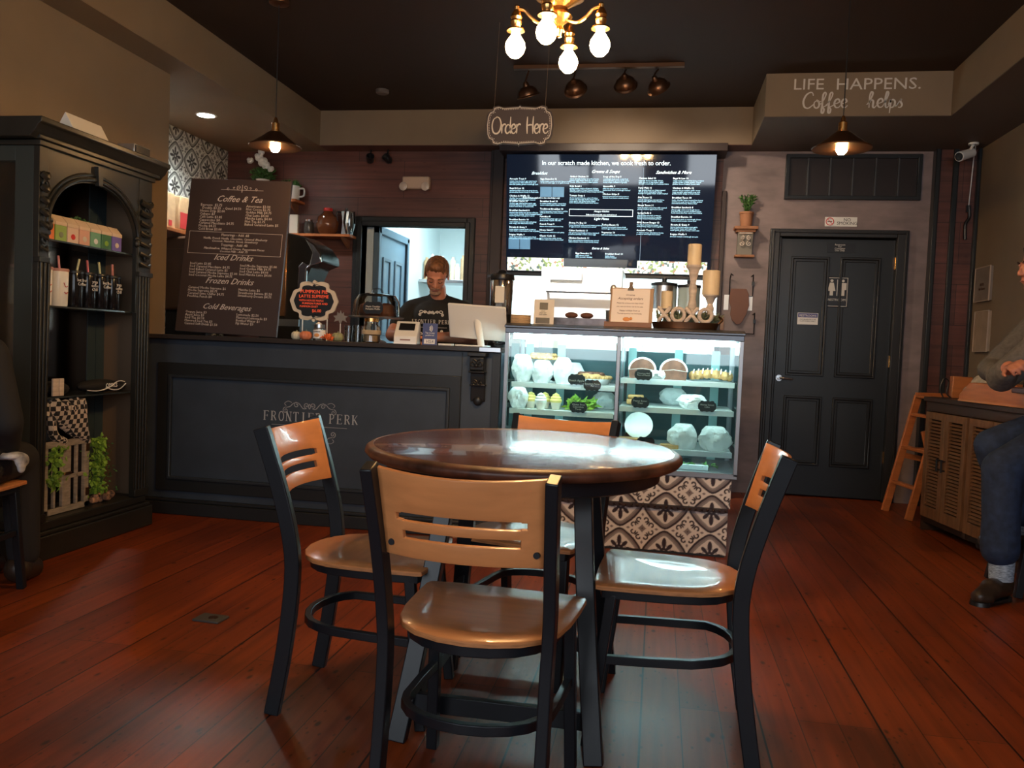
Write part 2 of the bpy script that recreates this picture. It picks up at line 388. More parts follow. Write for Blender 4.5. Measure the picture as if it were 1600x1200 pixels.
# left wall beside the tall cabinet and the tiled recess beyond it
b = MB(); b.box(XL-.12, XL, YF, 4.845, 0, ZS); b.box(-3.83, XL-.12, 4.725, 4.845, 0, ZS); struct('wall_left', b, M['olive'])
b = MB(); b.box(-3.95, -3.83, 4.725, YB+.1, 0, ZS); struct('wall_recess', b, M['olive'])
# left soffit, back soffit, jutting box, right soffit
b = MB(); b.box(-3.95, -2.881, YF, YB, ZS, ZC); sl = struct('trim_1', b, M['olive'])
b = MB(); b.box(-2.88, .629, 6.67, YB, ZS, ZC); struct('trim_2', b, M['olive'])
b = MB(); b.box(.63, 1.804, 5.90, YB, ZS, ZC); struct('trim_3', b, M['olive'])
b = MB(); b.box(1.805, 2.43, YF, YB, ZS, ZC); struct('trim_4', b, M['olive'])
# undersides of the soffits: olive on the left in place of downlight glow, darker elsewhere
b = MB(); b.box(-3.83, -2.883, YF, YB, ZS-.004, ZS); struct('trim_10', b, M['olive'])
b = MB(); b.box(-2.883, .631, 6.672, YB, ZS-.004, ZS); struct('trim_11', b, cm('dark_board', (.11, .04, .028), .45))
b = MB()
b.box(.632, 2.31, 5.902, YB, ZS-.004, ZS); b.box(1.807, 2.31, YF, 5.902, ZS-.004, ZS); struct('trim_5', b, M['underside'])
# right wall
b = MB(); b.box(XR, XR+.12, YF, YB+.1, 0, ZS); struct('wall_right', b, M['olive'])
# wall behind the camera with the two shop-front windows
b = MB()
for x0, x1, z0, z1 in ((-3.22, -2.35, 0, ZC), (-.35, .30, 0, ZC), (2.0, 2.43, 0, ZC), (-2.35, -.35, 0, .9), (-2.35, -.35, 2.85, ZC), (.3, 2.0, 0, .9), (.3, 2.0, 2.85, ZC)):
    b.box(x0, x1, YF-.12, YF, z0, z1)
struct('wall_front', b, M['olive'])
for i, (x0, x1) in enumerate(((-2.35, -.35), (.3, 2.0))):
    b = MB(); xm = (x0+x1)/2
    for a in ((x0, x0+.06, .9, 2.85), (x1-.06, x1, .9, 2.85), (x0, x1, .9, .96), (x0, x1, 2.79, 2.85), (xm-.03, xm+.03, .9, 2.85), (x0, x1, 2.25, 2.30)):
        b.box(a[0], a[1], YF-.09, YF-.02, a[2], a[3])
    struct('window_%d' % (i+1), b, M['black'])
# back wall: dark boards with a doorway into the kitchen, the recess under the menu screen, and the restroom door
DW = (-2.56, -1.63, 2.09)            # doorway
AL = (-1.33, .44, 1.00, 1.725)        # menu alcove and pass-through
b = MB()
for x0, x1, z0, z1 in ((-3.83, DW[0], 0, ZS), (DW[0], DW[1], DW[2], ZS), (DW[1], AL[0], 0, ZS), (AL[0], AL[1], 0, AL[2]), (AL[0], AL[1], AL[3], ZS)):
    b.box(x0, x1, YB, YB+.12, z0, z1)
struct('wall_back', b, M['backwall'])
b = MB(); b.box(AL[1], .87, YB, YB+.12, 0, ZS); b.box(.87, 1.82, YB, YB+.12, 2.08, ZS)
b.box(1.82, 2.02, YB, YB+.12, 0, ZS); struct('wall_back_right', b, M['greywall'])
b = MB(); b.box(2.02, XR, YB-.06, YB+.12, 0, ZS); struct('wall_corner', b, M['backwall'])
b = MB(); b.box(1.995, 2.03, YB-.085, YB-.0, 0, ZS); b.box(2.12, 2.16, YB-.08, YB-.06, 0, ZS); b.box(2.285, 2.31, YB-.1, YB-.06, 0, ZS); struct('trim_6', b, M['door'], bevel=.006)
# dark trims round the doorway, alcove
b = MB()
b.box(DW[0]-.07, DW[0], YB-.035, YB+.14, 0, DW[2]+.07); b.box(DW[1], DW[1]+.07, YB-.035, YB+.14, 0, DW[2]+.07); b.box(DW[0], DW[1], YB-.035, YB+.14, DW[2], DW[2]+.07)
b.box(DW[0]-.03, DW[0]+.012, YB-.05, YB-.03, 0, DW[2]+.03); b.box(DW[1]-.012, DW[1]+.03, YB-.05, YB-.03, 0, DW[2]+.03); b.box(DW[0]+.012, DW[1]-.012, YB-.05, YB-.03, DW[2]-.012, DW[2]+.03)
struct('trim_7', b, M['door'], bevel=.006)
b = MB(); b.box(AL[0]-.09, AL[0]-.0, YB-.06, YB, 0, ZS); b.box(AL[0]-.115, AL[0]-.09, YB-.03, YB, 0, ZS); b.box(AL[0], AL[1]+.01, YB-.28, YB-.02, 2.655, ZS-.004)
b.box(AL[1]+.0, AL[1]+.035, YB-.03, YB, 1.0, 2.4)
struct('trim_8', b, cm('dark_trim', (.028, .013, .010), .4), bevel=.004)
# kitchen beyond: pale walls
b = MB()
b.box(-2.62, -2.50, YB+.12, 9.3, 0, 2.6); b.box(-2.62, -1.4, 9.2, 9.3, 0, 2.6); b.box(-1.5, -1.4, YB+.12, 9.2, 0, 2.6); b.box(-2.62, -1.4, YB+.12, 9.3, 2.6, 2.68)
struct('wall_kitchen', b, M['kitchenwhite'])
b = MB()
b.box(-1.4, AL[1]+.1, 7.75, 7.85, .9, 2.5); b.box(AL[1], AL[1]+.1, YB+.12, 7.75, .9, 2.5); b.box(-1.4, AL[1]+.1, YB+.12, 7.85, 2.42, 2.5); b.box(-1.4, AL[1]+.1, YB+.12, 7.85, .9, .98)
struct('wall_pass_through', b, M['kitchenwhite'])
b = MB(); b.box(AL[0], AL[1], YB-.02, YB+.3, 1.690, 1.722); struct('trim_9', b, M['black'], bevel=.004)
# blue kitchen door on the corridor's left wall
d = empty('door_2', (-2.498, 6.962, 0)); tag(d, kind='structure')
b = MB(); b.box(0, .03, .10, .86, 0, 2.04); b.build('door_panel', M['bluedoor'], d, bevel=.003)
b = MB(); b.box(0, .055, .04, .10, 0, 2.10); b.box(0, .055, .86, .93, 0, 2.10); b.box(0, .055, .04, .93, 2.04, 2.11)
b.box(.03, .065, .86, .88, 0, 2.06); b.build('door_casing', cm('blue_casing', (.13, .2, .26), .3), d, bevel=.006)
for y0, y1, z0, z1 in ((.20, .42, 1.15, 1.85), (.54, .76, 1.15, 1.85), (.20, .42, .2, .95), (.54, .76, .2, .95)):
    b = MB(); b.ring_prism([(y0, z0), (y1, z0), (y1, z1), (y0, z1)], [(y0+.03, z0+.03), (y1-.03, z0+.03), (y1-.03, z1-.03), (y0+.03, z1-.03)], .03, .045, 'YZ')
    b.build('panel_moulding', cm('blue_casing', (.13, .2, .26), .3), d, bevel=.004)
# restroom door
d = empty('door_1', (.87, YB, 0)); tag(d, kind='structure')
b = MB(); b.box(.05, .90, .02, .06, .01, 2.04)
b.build('door_panel', M['door'], d, bevel=.003)
b = MB(); b.box(-.045, .03, -.03, .12, 0, 2.11); b.box(.90, .985, -.03, .12, 0, 2.11); b.box(.03, .90, -.03, .12, 2.05, 2.11)
b.box(.03, .05, 0, .10, 0, 2.05); b.box(-.03, -.01, -.045, -.03, 0, 2.095); b.box(.955, .972, -.045, -.03, 0, 2.095); b.box(-.01, .955, -.045, -.03, 2.078, 2.095)
b.build('door_casing', cm('door_casing_paint', (.022, .021, .021), .35), d, bevel=.005)
for x0, x1, z0, z1 in ((.13, .42, .96, 1.90), (.50, .80, .96, 1.90), (.13, .42, .25, .80), (.50, .80, .25, .80)):
    b = MB()
    b.ring_prism([(x0, z0), (x1, z0), (x1, z1), (x0, z1)], [(x0+.018, z0+.018), (x1-.018, z0+.018), (x1-.018, z1-.018), (x0+.018, z1-.018)], .004, .021)
    b.ring_prism([(x0+.018, z0+.018), (x1-.018, z0+.018), (x1-.018, z1-.018), (x0+.018, z1-.018)], [(x0+.04, z0+.04), (x1-.04, z0+.04), (x1-.04, z1-.04), (x0+.04, z1-.04)], .013, .021)
    b.build('panel_moulding', cm('door_moulding_paint', (.012, .011, .010), .3), d, bevel=.005)
b = MB(); b.lathe([(.026, 0), (.026, .008), (.012, .012), (.011, .045)], (.085, .02, .93), 16, 'Y'); b.T = Matrix.Identity(4)
b2 = MB(); b2.cyl((.085, .02, .935), (.085, .010, .935), .027, .025); b2.cyl((.085, .012, .935), (.085, -.035, .935), .011)
b2.tube(catmull([(.085, -.035, .935), (.12, -.04, .937), (.155, -.038, .932), (.185, -.034, .930)]), [.011]*5+[.010]*5+[.008]*6, 10); b2.build('door_handle', M['steel'], d)
b.bm.free()
for z in (1.86, 1.1, .35):
    b = MB(); b.box(.895, .908, -.004, .02, z-.045, z+.045); b.cyl((.902, -.006, z-.045), (.902, -.006, z+.045), .006); b.build('hinge', M['brass'], d)
# transom grille above the restroom door
w = empty('window_3', (.915, YB, 2.34)); tag(w, kind='structure')
b = MB(); b.box(.03, .97, -.008, .0, .02, .33); b.build('pane', mat('dark_vent', (.02, .012, .010), .4), w)
b = MB(); b.ring_prism([(0, 0), (1.0, 0), (1.0, .35), (0, .35)], [(.03, .03), (.97, .03), (.97, .32), (.03, .32)], -.035, 0); b.build('window_frame', M['door'], w, bevel=.003)
for k in range(1, 6):
    b = MB(); b.box(k/6-.006, k/6+.006, -.028, -.008, .03, .32); b.build('bar', cm('bar_grey', (.06, .06, .062), .4), w)

# Moroccan tile fields (pattern is the glaze colour of the tiles, as vertex colours on a fine grid)
def tilecol(u, v, dark, grey, white):
    u = (u+.5) % 1-.5; v = (v+.5) % 1-.5
    au, av = abs(u), abs(v)
    if av > au: au, av = av, au                      # fold: au >= av
    # eight-lobed flower medallion round the tile corner
    cx, cy = .5-abs(u), .5-abs(v); rc = math.hypot(cx, cy); th = math.atan2(cy, cx)
    Ro = .405+.070*abs(math.cos(2*th))**1.3+.012*math.cos(8*th)
    if rc < Ro:
        if rc > Ro-.045: return dark
        if rc > Ro-.085: return grey
        if rc > Ro-.125: return tuple(.5*g+.25*w for g, w in zip(grey, white))
        pet = abs(math.cos(4*th)); rp = (Ro-.165)*(.30+.70*pet)
        if rc < .035: return white
        if rc < rp and (pet > .45 or rc < .10): return dark
        if rc < Ro-.150 and pet < .2 and rc > .13: return grey if rc < .17 else white
        return white
    # node between the medallions: star, axis diamonds, scroll curls
    if au+av < .085 or math.hypot(au-.05, 0)+av*2 < .05: return grey if au+av > .018 else dark
    if abs(au-.315)+av*1.5 < .045: return grey
    r = math.hypot(au-.195, av-.080)
    an = math.atan2(av-.080, au-.195)
    if .030 < r < .064 and not (-2.7 < an < -1.0): return dark
    if math.hypot(au-.215, av-.045) < .018: return dark
    if abs(au-av) < .022 and .095 < au < .165: return dark
    return white
def tilefield(name, loc, ux, vx, w, h, res, period, ph, dark, grey, white, parent=None, kind=None):
    nu, nv = int(w/res)+1, int(h/res)+1
    ux = Vector(ux); vx = Vector(vx)
    vs = [tuple(ux*(i*w/(nu-1))+vx*(j*h/(nv-1))) for j in range(nv) for i in range(nu)]
    fs = [(j*nu+i, j*nu+i+1, (j+1)*nu+i+1, (j+1)*nu+i) for j in range(nv-1) for i in range(nu-1)]
    me = bpy.data.meshes.new(name); me.from_pydata(vs, [], fs)
    ca = me.color_attributes.new('Col', 'FLOAT_COLOR', 'POINT'); buf = []
    for j in range(nv):
        for i in range(nu):
            acc = [0, 0, 0]
            for du in (-.25, .25):
                for dv in (-.25, .25):
                    c = tilecol((i*w/(nu-1)+du*res)/period+ph[0], (j*h/(nv-1)+dv*res)/period+ph[1], dark, grey, white)
                    for k in range(3): acc[k] += c[k]/4
            buf += acc+[1]
    ca.data.foreach_set('color', buf)
    me.materials.append(M['tile']); o = bpy.data.objects.new(name, me); C.objects.link(o); o.location = loc
    if parent: o.parent = parent
    if kind: o['kind'] = kind
    return o
tilefield('wall_tiled', (-3.826, 4.85, 1.0), (0, 1, 0), (0, 0, 1), 2.03, 1.715, .0055, .235, (.3, .15), (.02, .02, .018), (.30, .31, .29), (.78, .80, .76), kind='structure')

b = MB(); b.box(.80, 1.95, YB+.12, YB+.16, 0, 2.2); struct('light_leak_panel', b, M['ceiling'])  # unseen panel added behind the door to block leaking sky light
# ================================================================== TABLE AND CHAIRS
t = empty('cafe_table', (-.388, 2.50, 0)); t.scale = (1.025, 1.02, 1); tag(t, 'round dark-stained wooden table on black metal legs, in the middle of the room', 'table')
prof = [(.0, .765), (.40, .765), (.430, .764), (.452, .770), (.462, .780), (.460, .790), (.450, .797), (.438, .800), (0, .800)]
b = MB(); b.lathe([(r, z) for r, z in prof if r < .452 and z > .766], seg=96, sy=1.10); top = b.build('tabletop', M['tabletop'], t)
b = MB()
pr = [(.40, .764), (.430, .762), (.454, .768), (.464, .780), (.461, .791), (.451, .798), (.440, .8005), (.436, .795), (.42, .77)]
vs = []; n = len(pr); seg = 96
for r, z in pr:
    for k in range(seg): vs.append((r*math.cos(2*PI*k/seg), r*1.10*math.sin(2*PI*k/seg), z))
b._add(vs, [(i*seg+k, i*seg+(k+1) % seg, ((i+1) % n)*seg+(k+1) % seg, ((i+1) % n)*seg+k) for i in range(n) for k in range(seg)])
b.build('table_edge', M['tabrim'], t, sharp=60)
b = MB(); b.lathe([(.39, .715), (.40, .72), (.405, .763), (.395, .764)], seg=72, sy=1.08); b.build('apron', M['black'], t)
legs = [((.19, -.13), (.265, -.325)), ((-.19, -.13), (-.265, -.325)), ((.19, .13), (.265, .325)), ((-.19, .13), (-.265, .325))]
for (x0, y0), (x1, y1) in legs:
    b = MB(); b.bar(catmull([(x0, y0, .72), (x0+(x1-x0)*.25, y0+(y1-y0)*.3, .5), (x0+(x1-x0)*.6, y0+(y1-y0)*.62, .25), (x1, y1, 0)]), .050, .042, (0, 1, 0)); b.build('leg', M['black'], t, bevel=.003)
for s in (-1, 1):
    b = MB(); b.box(-.245, .245, s*.285-.012, s*.285+.012, .075, .125); b.build('foot_rail', M['black'], t, bevel=.002)
for s in (-1, 1):
    b = MB(); b.box(s*.24-.012, s*.24+.012, -.27, .27, .080, .120); b.build('foot_rail', M['black'], t, bevel=.002)

def chair(label, loc, rz, group='metal-framed cafe chairs with slotted plywood backs'):
    c = empty('dining_chair', (*loc, 0), rz); tag(c, label, 'chair', group)
    # seat: plywood, rear edge rounded out between the posts, wide at the front, slightly dished
    out = [(-.215, .19), (-.212, .10), (-.205, 0), (-.19, -.08), (-.165, -.13), (-.12, -.17), (-.06, -.195), (0, -.203)]
    out = out+[(-x, y) for x, y in out[::-1][1:]]
    out += [(.21, .205), (.15, .215), (0, .218), (-.15, .215), (-.21, .205)]
    b = MB(); n = len(out)
    rings = [(1.0, .448), (1.0, .458), (.985, .4605), (.6, .455), (.2, .452)]
    vs = [(x*s, y*s, z-(.0 if s > .97 else .0)) for s, z in rings for x, y in out]+[(0, 0, .4515)]
    m_ = len(rings)
    fs = [(i*n+k, i*n+(k+1) % n, (i+1)*n+(k+1) % n, (i+1)*n+k) for i in range(m_-1) for k in range(n)]
    fs += [((m_-1)*n+k, (m_-1)*n+(k+1) % n, m_*n) for k in range(n)]+[tuple(range(n-1, -1, -1))]
    b._add(vs, fs); b.build('seat', M['maple'], c, sharp=50)
    b = MB(); o2 = [(x*1.002, y*1.002) for x, y in out]; b.ring_prism(o2, [(x*.95, y*.95) for x, y in out], .4465, .4545, 'XY'); b.build('seat_edge', M['ply'], c)
    # frame ring under the seat
    fr = [(x*.90, y*.93) for x, y in out]
    b = MB(); b.ring_prism(fr, [(x*.80, y*.84) for x, y in out], .418, .446, 'XY'); b.build('seat_frame', M['black'], c, bevel=.002)
    # rear legs running up into the back posts
    for s in (-1, 1):
        p = catmull([(s*.186, -.232, 0), (s*.184, -.20, .20), (s*.184, -.182, .40), (s*.188, -.190, .52), (s*.191, -.225, .66), (s*.196, -.270, .80), (s*.198, -.283, .838)], 4)
        b = MB(); b.bar(p, .027, .044, (0, 1, .0)); b.build('rear_leg', M['black'], c, bevel=.003)
    for s in (-1, 1):
        b = MB(); b.bar([(s*.178, .165, .43), (s*.184, .19, .2), (s*.19, .215, 0)], .030, .030, (0, 1, 0)); b.build('front_leg', M['black'], c, bevel=.003)
    # U-shaped foot rail, round at the rear
    u = [(-.180, .175, .245), (-.178, .05, .25), (-.172, -.06, .255)]+[(.168*math.cos(a), -.07+.118*math.sin(a), .26) for a in [PI+PI*k/10 for k in range(1, 10)]]+[(.172, -.06, .255), (.178, .05, .25), (.180, .175, .245)]
    b = MB(); b.bar(u, .020, .024, (0, 0, 1)); b.build('foot_rail', M['black'], c, bevel=.002)
    # backrest plate: bowed backwards in the middle, wider at the top, two slots
    nu, zr = 28, [.640, .662, .682, .684, .700, .702, .722, .724, .740, .742, .78, .81, .835]
    def P3(u, z):
        k = (z-.60)/.24; half = .174+.013*k
        y = -.197-.066*((z-.60)/.24)-.042*(1-u*u)
        zz = z-(.010*(1-u*u) if z > .80 else 0)
        return (u*half, y, zz)
    b = MB(); idx = {}
    def vid(i, j):
        if (i, j) not in idx:
            idx[(i, j)] = b.bm.verts.new(P3(-1+2*i/nu, zr[j]))
        return idx[(i, j)]
    for j in range(len(zr)-1):
        z0, z1 = zr[j], zr[j+1]
        slot = 0
        if .683 < z0 and z1 < .701: slot = .72
        if .723 < z0 and z1 < .741: slot = .76
        for i in range(nu):
            u = abs(-1+2*(i+.5)/nu)
            if slot and u < slot: continue
            if (abs(z0-.682) < 1e-6 or abs(z0-.722) < 1e-6 or abs(z0-.700) < 1e-6 or abs(z0-.740) < 1e-6) and u < (.69 if z0 < .71 else .73): continue
            b.bm.faces.new([vid(i, j), vid(i+1, j), vid(i+1, j+1), vid(i, j+1)]).smooth = True
    br = b.build('backrest', M['maple'], c, sharp=60); so = br.modifiers.new('solid', 'SOLIDIFY'); so.thickness = .011; so.offset = 0
    bv = br.modifiers.new('bevel', 'BEVEL'); bv.width = .0025; bv.segments = 2; bv.limit_method = 'ANGLE'; bv.angle_limit = R(50)
    for s in (-1, 1):
        b = MB(); p = P3(s*.90, .668); b.cyl((p[0], p[1]-.011, p[2]), (p[0], p[1]-.004, p[2]), .007, .008, 12); b.build('screw', M['black'], c)
    return c
ch0 = chair('plywood and black metal chair nearest the camera, its back turned to it', (-.376, 1.935), R(-3))
def place(src, label, loc, rz, group=None):
    c = copy_tree(src); c.location = (*loc, 0) if len(loc) == 2 else loc; c.rotation_euler = (0, 0, rz); c['label'] = label
    if group: c['group'] = group
    return c
place(ch0, 'plywood and black metal chair at the left side of the round table, facing right', (-.835, 2.43), R(-88))
place(ch0, 'plywood and black metal chair at the right side of the round table, facing left', (.075, 2.46), R(88))
place(ch0, 'plywood and black metal chair on the far side of the round table by the pastries', (-.40, 2.86), R(166))
place(ch0, 'plywood chair at the left edge under the person in the black jacket', (-2.72, 2.80), R(14))

# ================================================================== SERVICE COUNTER
k = empty('service_counter', (-2.0, 4.60, 0)); tag(k, 'long dark blue-grey panelled counter front with a painted cafe emblem', 'counter')
b = MB(); b.box(-1.10, 1.13, .01, .50, .0, 1.06); b.build('counter_body', M['counter'], k, bevel=.003)
b = MB(); b.ring_prism([(-.98, .14), (.905, .14), (.905, .918), (-.98, .918)], [(-.90, .215), (.84, .215), (.84, .845), (-.90, .845)], -.006, .012); b.build('panel_frame', M['counter_dark'], k, bevel=.003)
b = MB(); b.ring_prism([(-.905, .21), (.845, .21), (.845, .85), (-.905, .85)], [(-.885, .23), (.825, .23), (.825, .83), (-.885, .83)], -.016, .008); b.build('panel_moulding', cm('moulding_blue', (.024, .028, .033), .35), k, bevel=.005)
b = MB(); b.box(-1.10, 1.13, -.03, .01, 0, .075); b.box(-1.10, 1.13, -.018, .01, .075, .095); b.build('kickboard', M['counter_dark'], k, bevel=.005)
b = MB(); b.box(.904, .908, .004, .0105, .10, 1.05); b.box(1.085, 1.13, -.012, .01, .0, 1.055); b.build('edge_strip', M['counter_dark'], k, bevel=.001)
# carved corbel under the worktop's right end
cb = empty('corbel', (1.008, .0, 0)); cb.parent = k
b = MB(); b.prism([(-.03, 1.055), (.0, 1.055), (.0, .78), (-.012, .78), (-.02, .80), (-.022, .87), (-.035, .90), (-.04, .94), (-.07, .96), (-.075, 1.03)], -.04, .04, 'YZ')
b.T = Matrix.Identity(4); b.box(-.052, .052, -.085, 0, 1.035, 1.057); b.box(-.046, .046, -.07, 0, .943, .953); b.box(-.045, .045, -.038, 0, .868, .88)
b.sphere((0, -.012, .785), (.026, .016, .028)); b.build('bracket', M['counter_dark'], cb, bevel=.004)
b = MB()
for s in (-1, 1):
    b.tube([(x, -.075, z) for x, z in spiral(s*.02, .995, .024, 1.4, PI/2, s)], .005, 6)
    b.tube([(x, -.04, z) for x, z in spiral(s*.016, .885, .018, 1.2, PI/2, s)], .004, 6)
b.sphere((0, -.076, .985), .012); b.build('carving', M['counter_dark'], cb)
# emblem: scrolls, FRONTIER PERK, CAFE
def scrolls(b, w, y, d=.0012, th=.004, flip=1):
    for s in (-1, 1):
        def q(pts): return [(s*x*w, flip*z*w) for x, z in pts]
        b.ribbon(q(spiral(.055, .0, .052, 1.3, -PI/2, 1, 20)), th, y, d)
        b.ribbon(q(catmull([(.055, -.052), (.12, -.055), (.20, .03), (.29, .03), (.36, -.03), (.43, -.05)])), th*1.1, y, d)
        b.ribbon(q(spiral(.24, .0, .05, 1.2, PI/2, -1, 18)), th, y, d)
        b.ribbon(q(spiral(.44, -.10, .055, 1.4, PI/2, -1, 20)), th, y, d)
        b.ribbon(q(catmull([(.33, .04), (.40, .06), (.46, .02), (.43, -.02)])), th*.8, y, d)
        b.ribbon(q(catmull([(0, -.06), (.02, -.02), (.0, .03)])), th, y, d)
def serif_items(s, x, z, size, gap, font_k=None):
    return [(s, x, z, size, dict(space=gap))]
b = MB(); scrolls(b, .34, 0); b.T = Matrix.Identity(4)
em = b.build('emblem_scrolls', cm('emblem_grey', (.30, .30, .31), .5), k, loc=(-.005, .009, .702))
b = MB(); scrolls(b, .34, 0, flip=-1); b.ribbon([(-.235, .075), (-.07, .075)], .003, 0); b.ribbon([(.07, .075), (.235, .075)], .003, 0)
b.build('emblem_scrolls', M['emblem_grey'], k, loc=(-.005, .009, .505))
def serifs(b, word, x0, z0, size, pitchw, y=0, d=.0012):
    """narrow serif capitals drawn as strokes: thick stems, thin arms, slab serifs"""
    G = {'F': ('S0', 'h1', 'h.5'), 'R': ('S0', 'P', 'leg'), 'O': ('O',), 'N': ('s0', 's1', 'diag'), 'T': ('S.5', 'h1w'), 'I': ('S.5',), 'E': ('S0', 'h1', 'h.5', 'h0'), 'P': ('S0', 'P'), 'K': ('S0', 'k'), 'C': ('C',), 'A': ('A',), 'i': ('S.5',)}
    th = size*.125; tn = size*.045; w = size*.55; x = x0
    for c in word:
        if c == ' ': x += pitchw*.8; continue
        def stem(xx, t):
            b.ribbon([(xx, z0), (xx, z0+size)], t, y, d); b.ribbon([(xx-size*.13, z0+tn/2), (xx+size*.13, z0+tn/2)], tn, y, d*.9); b.ribbon([(xx-size*.13, z0+size-tn/2), (xx+size*.13, z0+size-tn/2)], tn, y, d*.9)
        for g in G[c]:
            if g == 'S0': stem(x+w*.15, th)
            elif g == 'S.5': stem(x+w*.5, th)
            elif g == 's0': stem(x+w*.1, tn)
            elif g == 's1': stem(x+w*.95, tn)
            elif g == 'diag': b.ribbon([(x+w*.1, z0+size), (x+w*.95, z0)], th, y, d*1.1)
            elif g in ('h1', 'h.5', 'h0'):
                zz = z0+size*float(g[1:]); zz = min(max(zz, z0+tn/2), z0+size-tn/2); e = w*(.95 if g != 'h.5' else .7)
                b.ribbon([(x+w*.15, zz), (x+e, zz)], tn, y, d); b.ribbon([(x+e, zz-size*(.12 if g != 'h0' else 0)), (x+e, zz+size*(.12 if g != 'h1' else 0))], tn, y, d*1.1)
            elif g == 'h1w':
                zz = z0+size-tn/2; b.ribbon([(x, zz), (x+w, zz)], tn, y, d)
                for e in (x, x+w): b.ribbon([(e, zz), (e, zz-size*.18)], tn, y, d*1.1)
            elif g == 'P': b.ribbon(catmull([(x+w*.15, z0+size-tn), (x+w*.6, z0+size-tn), (x+w*.85, z0+size*.75), (x+w*.6, z0+size*.5), (x+w*.15, z0+size*.5)]), tn*1.6, y, d*1.1)
            elif g == 'leg': b.ribbon([(x+w*.5, z0+size*.5), (x+w*.98, z0+tn/2)], th*.85, y, d*1.2)
            elif g == 'k': b.ribbon([(x+w*.2, z0+size*.4), (x+w*.95, z0+size)], tn, y, d*1.1); b.ribbon([(x+w*.42, z0+size*.55), (x+w*1.0, z0+tn/2)], th*.85, y, d*1.2)
            elif g in ('O', 'C'):
                a0, a1 = (0, 2*PI) if g == 'O' else (.7, 2*PI-.7)
                pts = [(x+w*.55+w*.47*math.cos(a), z0+size/2+size*.49*math.sin(a)) for a in [a0+(a1-a0)*i/22 for i in range(23)]]
                b.ribbon(pts, tn*1.9, y, d)
            elif g == 'A': b.ribbon([(x, z0), (x+w*.5, z0+size)], tn, y, d); b.ribbon([(x+w*.5, z0+size), (x+w, z0)], th*.8, y, d*1.1); b.ribbon([(x+w*.2, z0+size*.33), (x+w*.8, z0+size*.33)], tn, y, d)
        x += pitchw
b = MB(); serifs(b, 'FRONTiER', -.288, .604, .056, .0468)
b.build('emblem_lettering', cm('emblem_white', (.42, .42, .42), .5), k, loc=(-.003, .009, 0))
b = MB(); serifs(b, 'PERK', -.288+8.8*.0468, .604, .056, .0468)
b.build('emblem_lettering', cm('emblem_white', (.42, .42, .42), .5), k, loc=(-.003, .009, 0))
b = MB(); serifs(b, 'CAFE', -.052, .562, .030, .027); b.build('emblem_lettering', M['emblem_white'], k, loc=(-.003, .009, 0))
b = MB(); b.box(-3.10, -.868, 4.555, 5.22, 1.062, 1.088)
tag(b.build('worktop', cm('worktop_black', (.035, .028, .026), .25), bevel=.003), 'thin dark worktop along the blue-grey counter front', 'countertop')
tp = [o for o in bpy.data.objects if o.name == 'worktop'][0]
b = MB(); b.box(-.985, -.865, 4.550, 4.556, 1.064, 1.086); b.build('steel_end_cap', M['steel'], tp)
# back counter that carries the coffee machines
b = MB(); b.box(-3.82, -2.75, 5.55, 6.80, 0, .92); o = b.build('back_counter', M['counter_dark'], bevel=.004); tag(o, 'dark back counter behind the service counter carrying the coffee machines', 'counter')

# ================================================================== PASTRY CASE
p = empty('display_case', (-.20, 4.60, 0)); tag(p, 'brightly lit glass pastry display case on a patterned tile base', 'display case')
x0, x1 = -.65, .65
b = MB()
b.box(x0, x1, -.005, .60, 1.175, 1.205); b.prism([(-.01, 1.205), (-.01, 1.218), (.05, 1.232), (.60, 1.232), (.60, 1.205)], x0-.005, x1+.005, 'YZ'); b.build('case_top', cm('case_top_metal', (.10, .11, .13), .3, metal=.6), p, bevel=.003)
b = MB()
for xx in (x0, x1-.022): b.box(xx, xx+.022, 0, .022, .445, 1.175); b.box(xx, xx+.022, .578, .60, .445, 1.175)
b.box(x0, x1, 0, .60, .43, .458); b.box(-.024, -.004, .0, .02, .458, 1.175); b.box(-.024, -.004, .57, .6, .458, 1.175); b.build('case_frame', cm('frame_metal', (.30, .31, .33), .35, metal=.8), p, bevel=.002)
b = MB(); b.box(x0+.022, -.026, .004, .010, .458, 1.175); b.box(-.002, x1-.022, .004, .010, .458, 1.175)
b.box(x0+.004, x0+.008, .022, .578, .458, 1.175); b.box(x1-.008, x1-.004, .022, .578, .458, 1.175); b.build('glass_pane', M['caseglass'], p)
b = MB(); b.box(-.016, -.012, .02, .57, .458, 1.175); b.build('glass_divider', M['caseglass'], p)
for (a, c, z, d0) in ((x0+.03, -.03, .895, .10), (x0+.03, -.03, .745, .06), (x0+.03, -.03, .60, .04), (.0, x1-.03, .945, .10), (.0, x1-.03, .790, .06), (.0, x1-.03, .565, .05)):
    b = MB(); b.box(a, c, d0, .55, z-.008, z); b.box(a, c, d0-.006, d0, z-.026, z+.004); b.build('shelf', M['tray'], p, bevel=.001)
for xx0, xx1 in ((x0+.04, -.03), (.01, x1-.04)):
    b = MB(); b.cyl((xx0, .06, 1.158), (xx1, .06, 1.158), .014); b.build('lamp_or_fill_tube', M['tube'], p)
for xa, xb, yy, z in ((x0+.04, -.04, .112, .880), (x0+.04, -.04, .072, .730), (.01, x1-.04, .112, .930), (.01, x1-.04, .072, .775), (.01, x1-.04, .062, .550)):
    b = MB(); b.cyl((xa, yy, z), (xb, yy, z), .006); b.build('lamp_or_fill_tube', cm('dim_tube', (1, 1, 1), .3, emit=(.75, 1, 1), es=9), p)  # tubes added out of sight behind the shelf lips to brighten the pastries
b = MB(); b.box(x0+.02, x1-.02, .592, .597, .458, 1.10); b.build('rear_door', cm('case_back', (.05, .10, .11), .15), p)
b = MB()
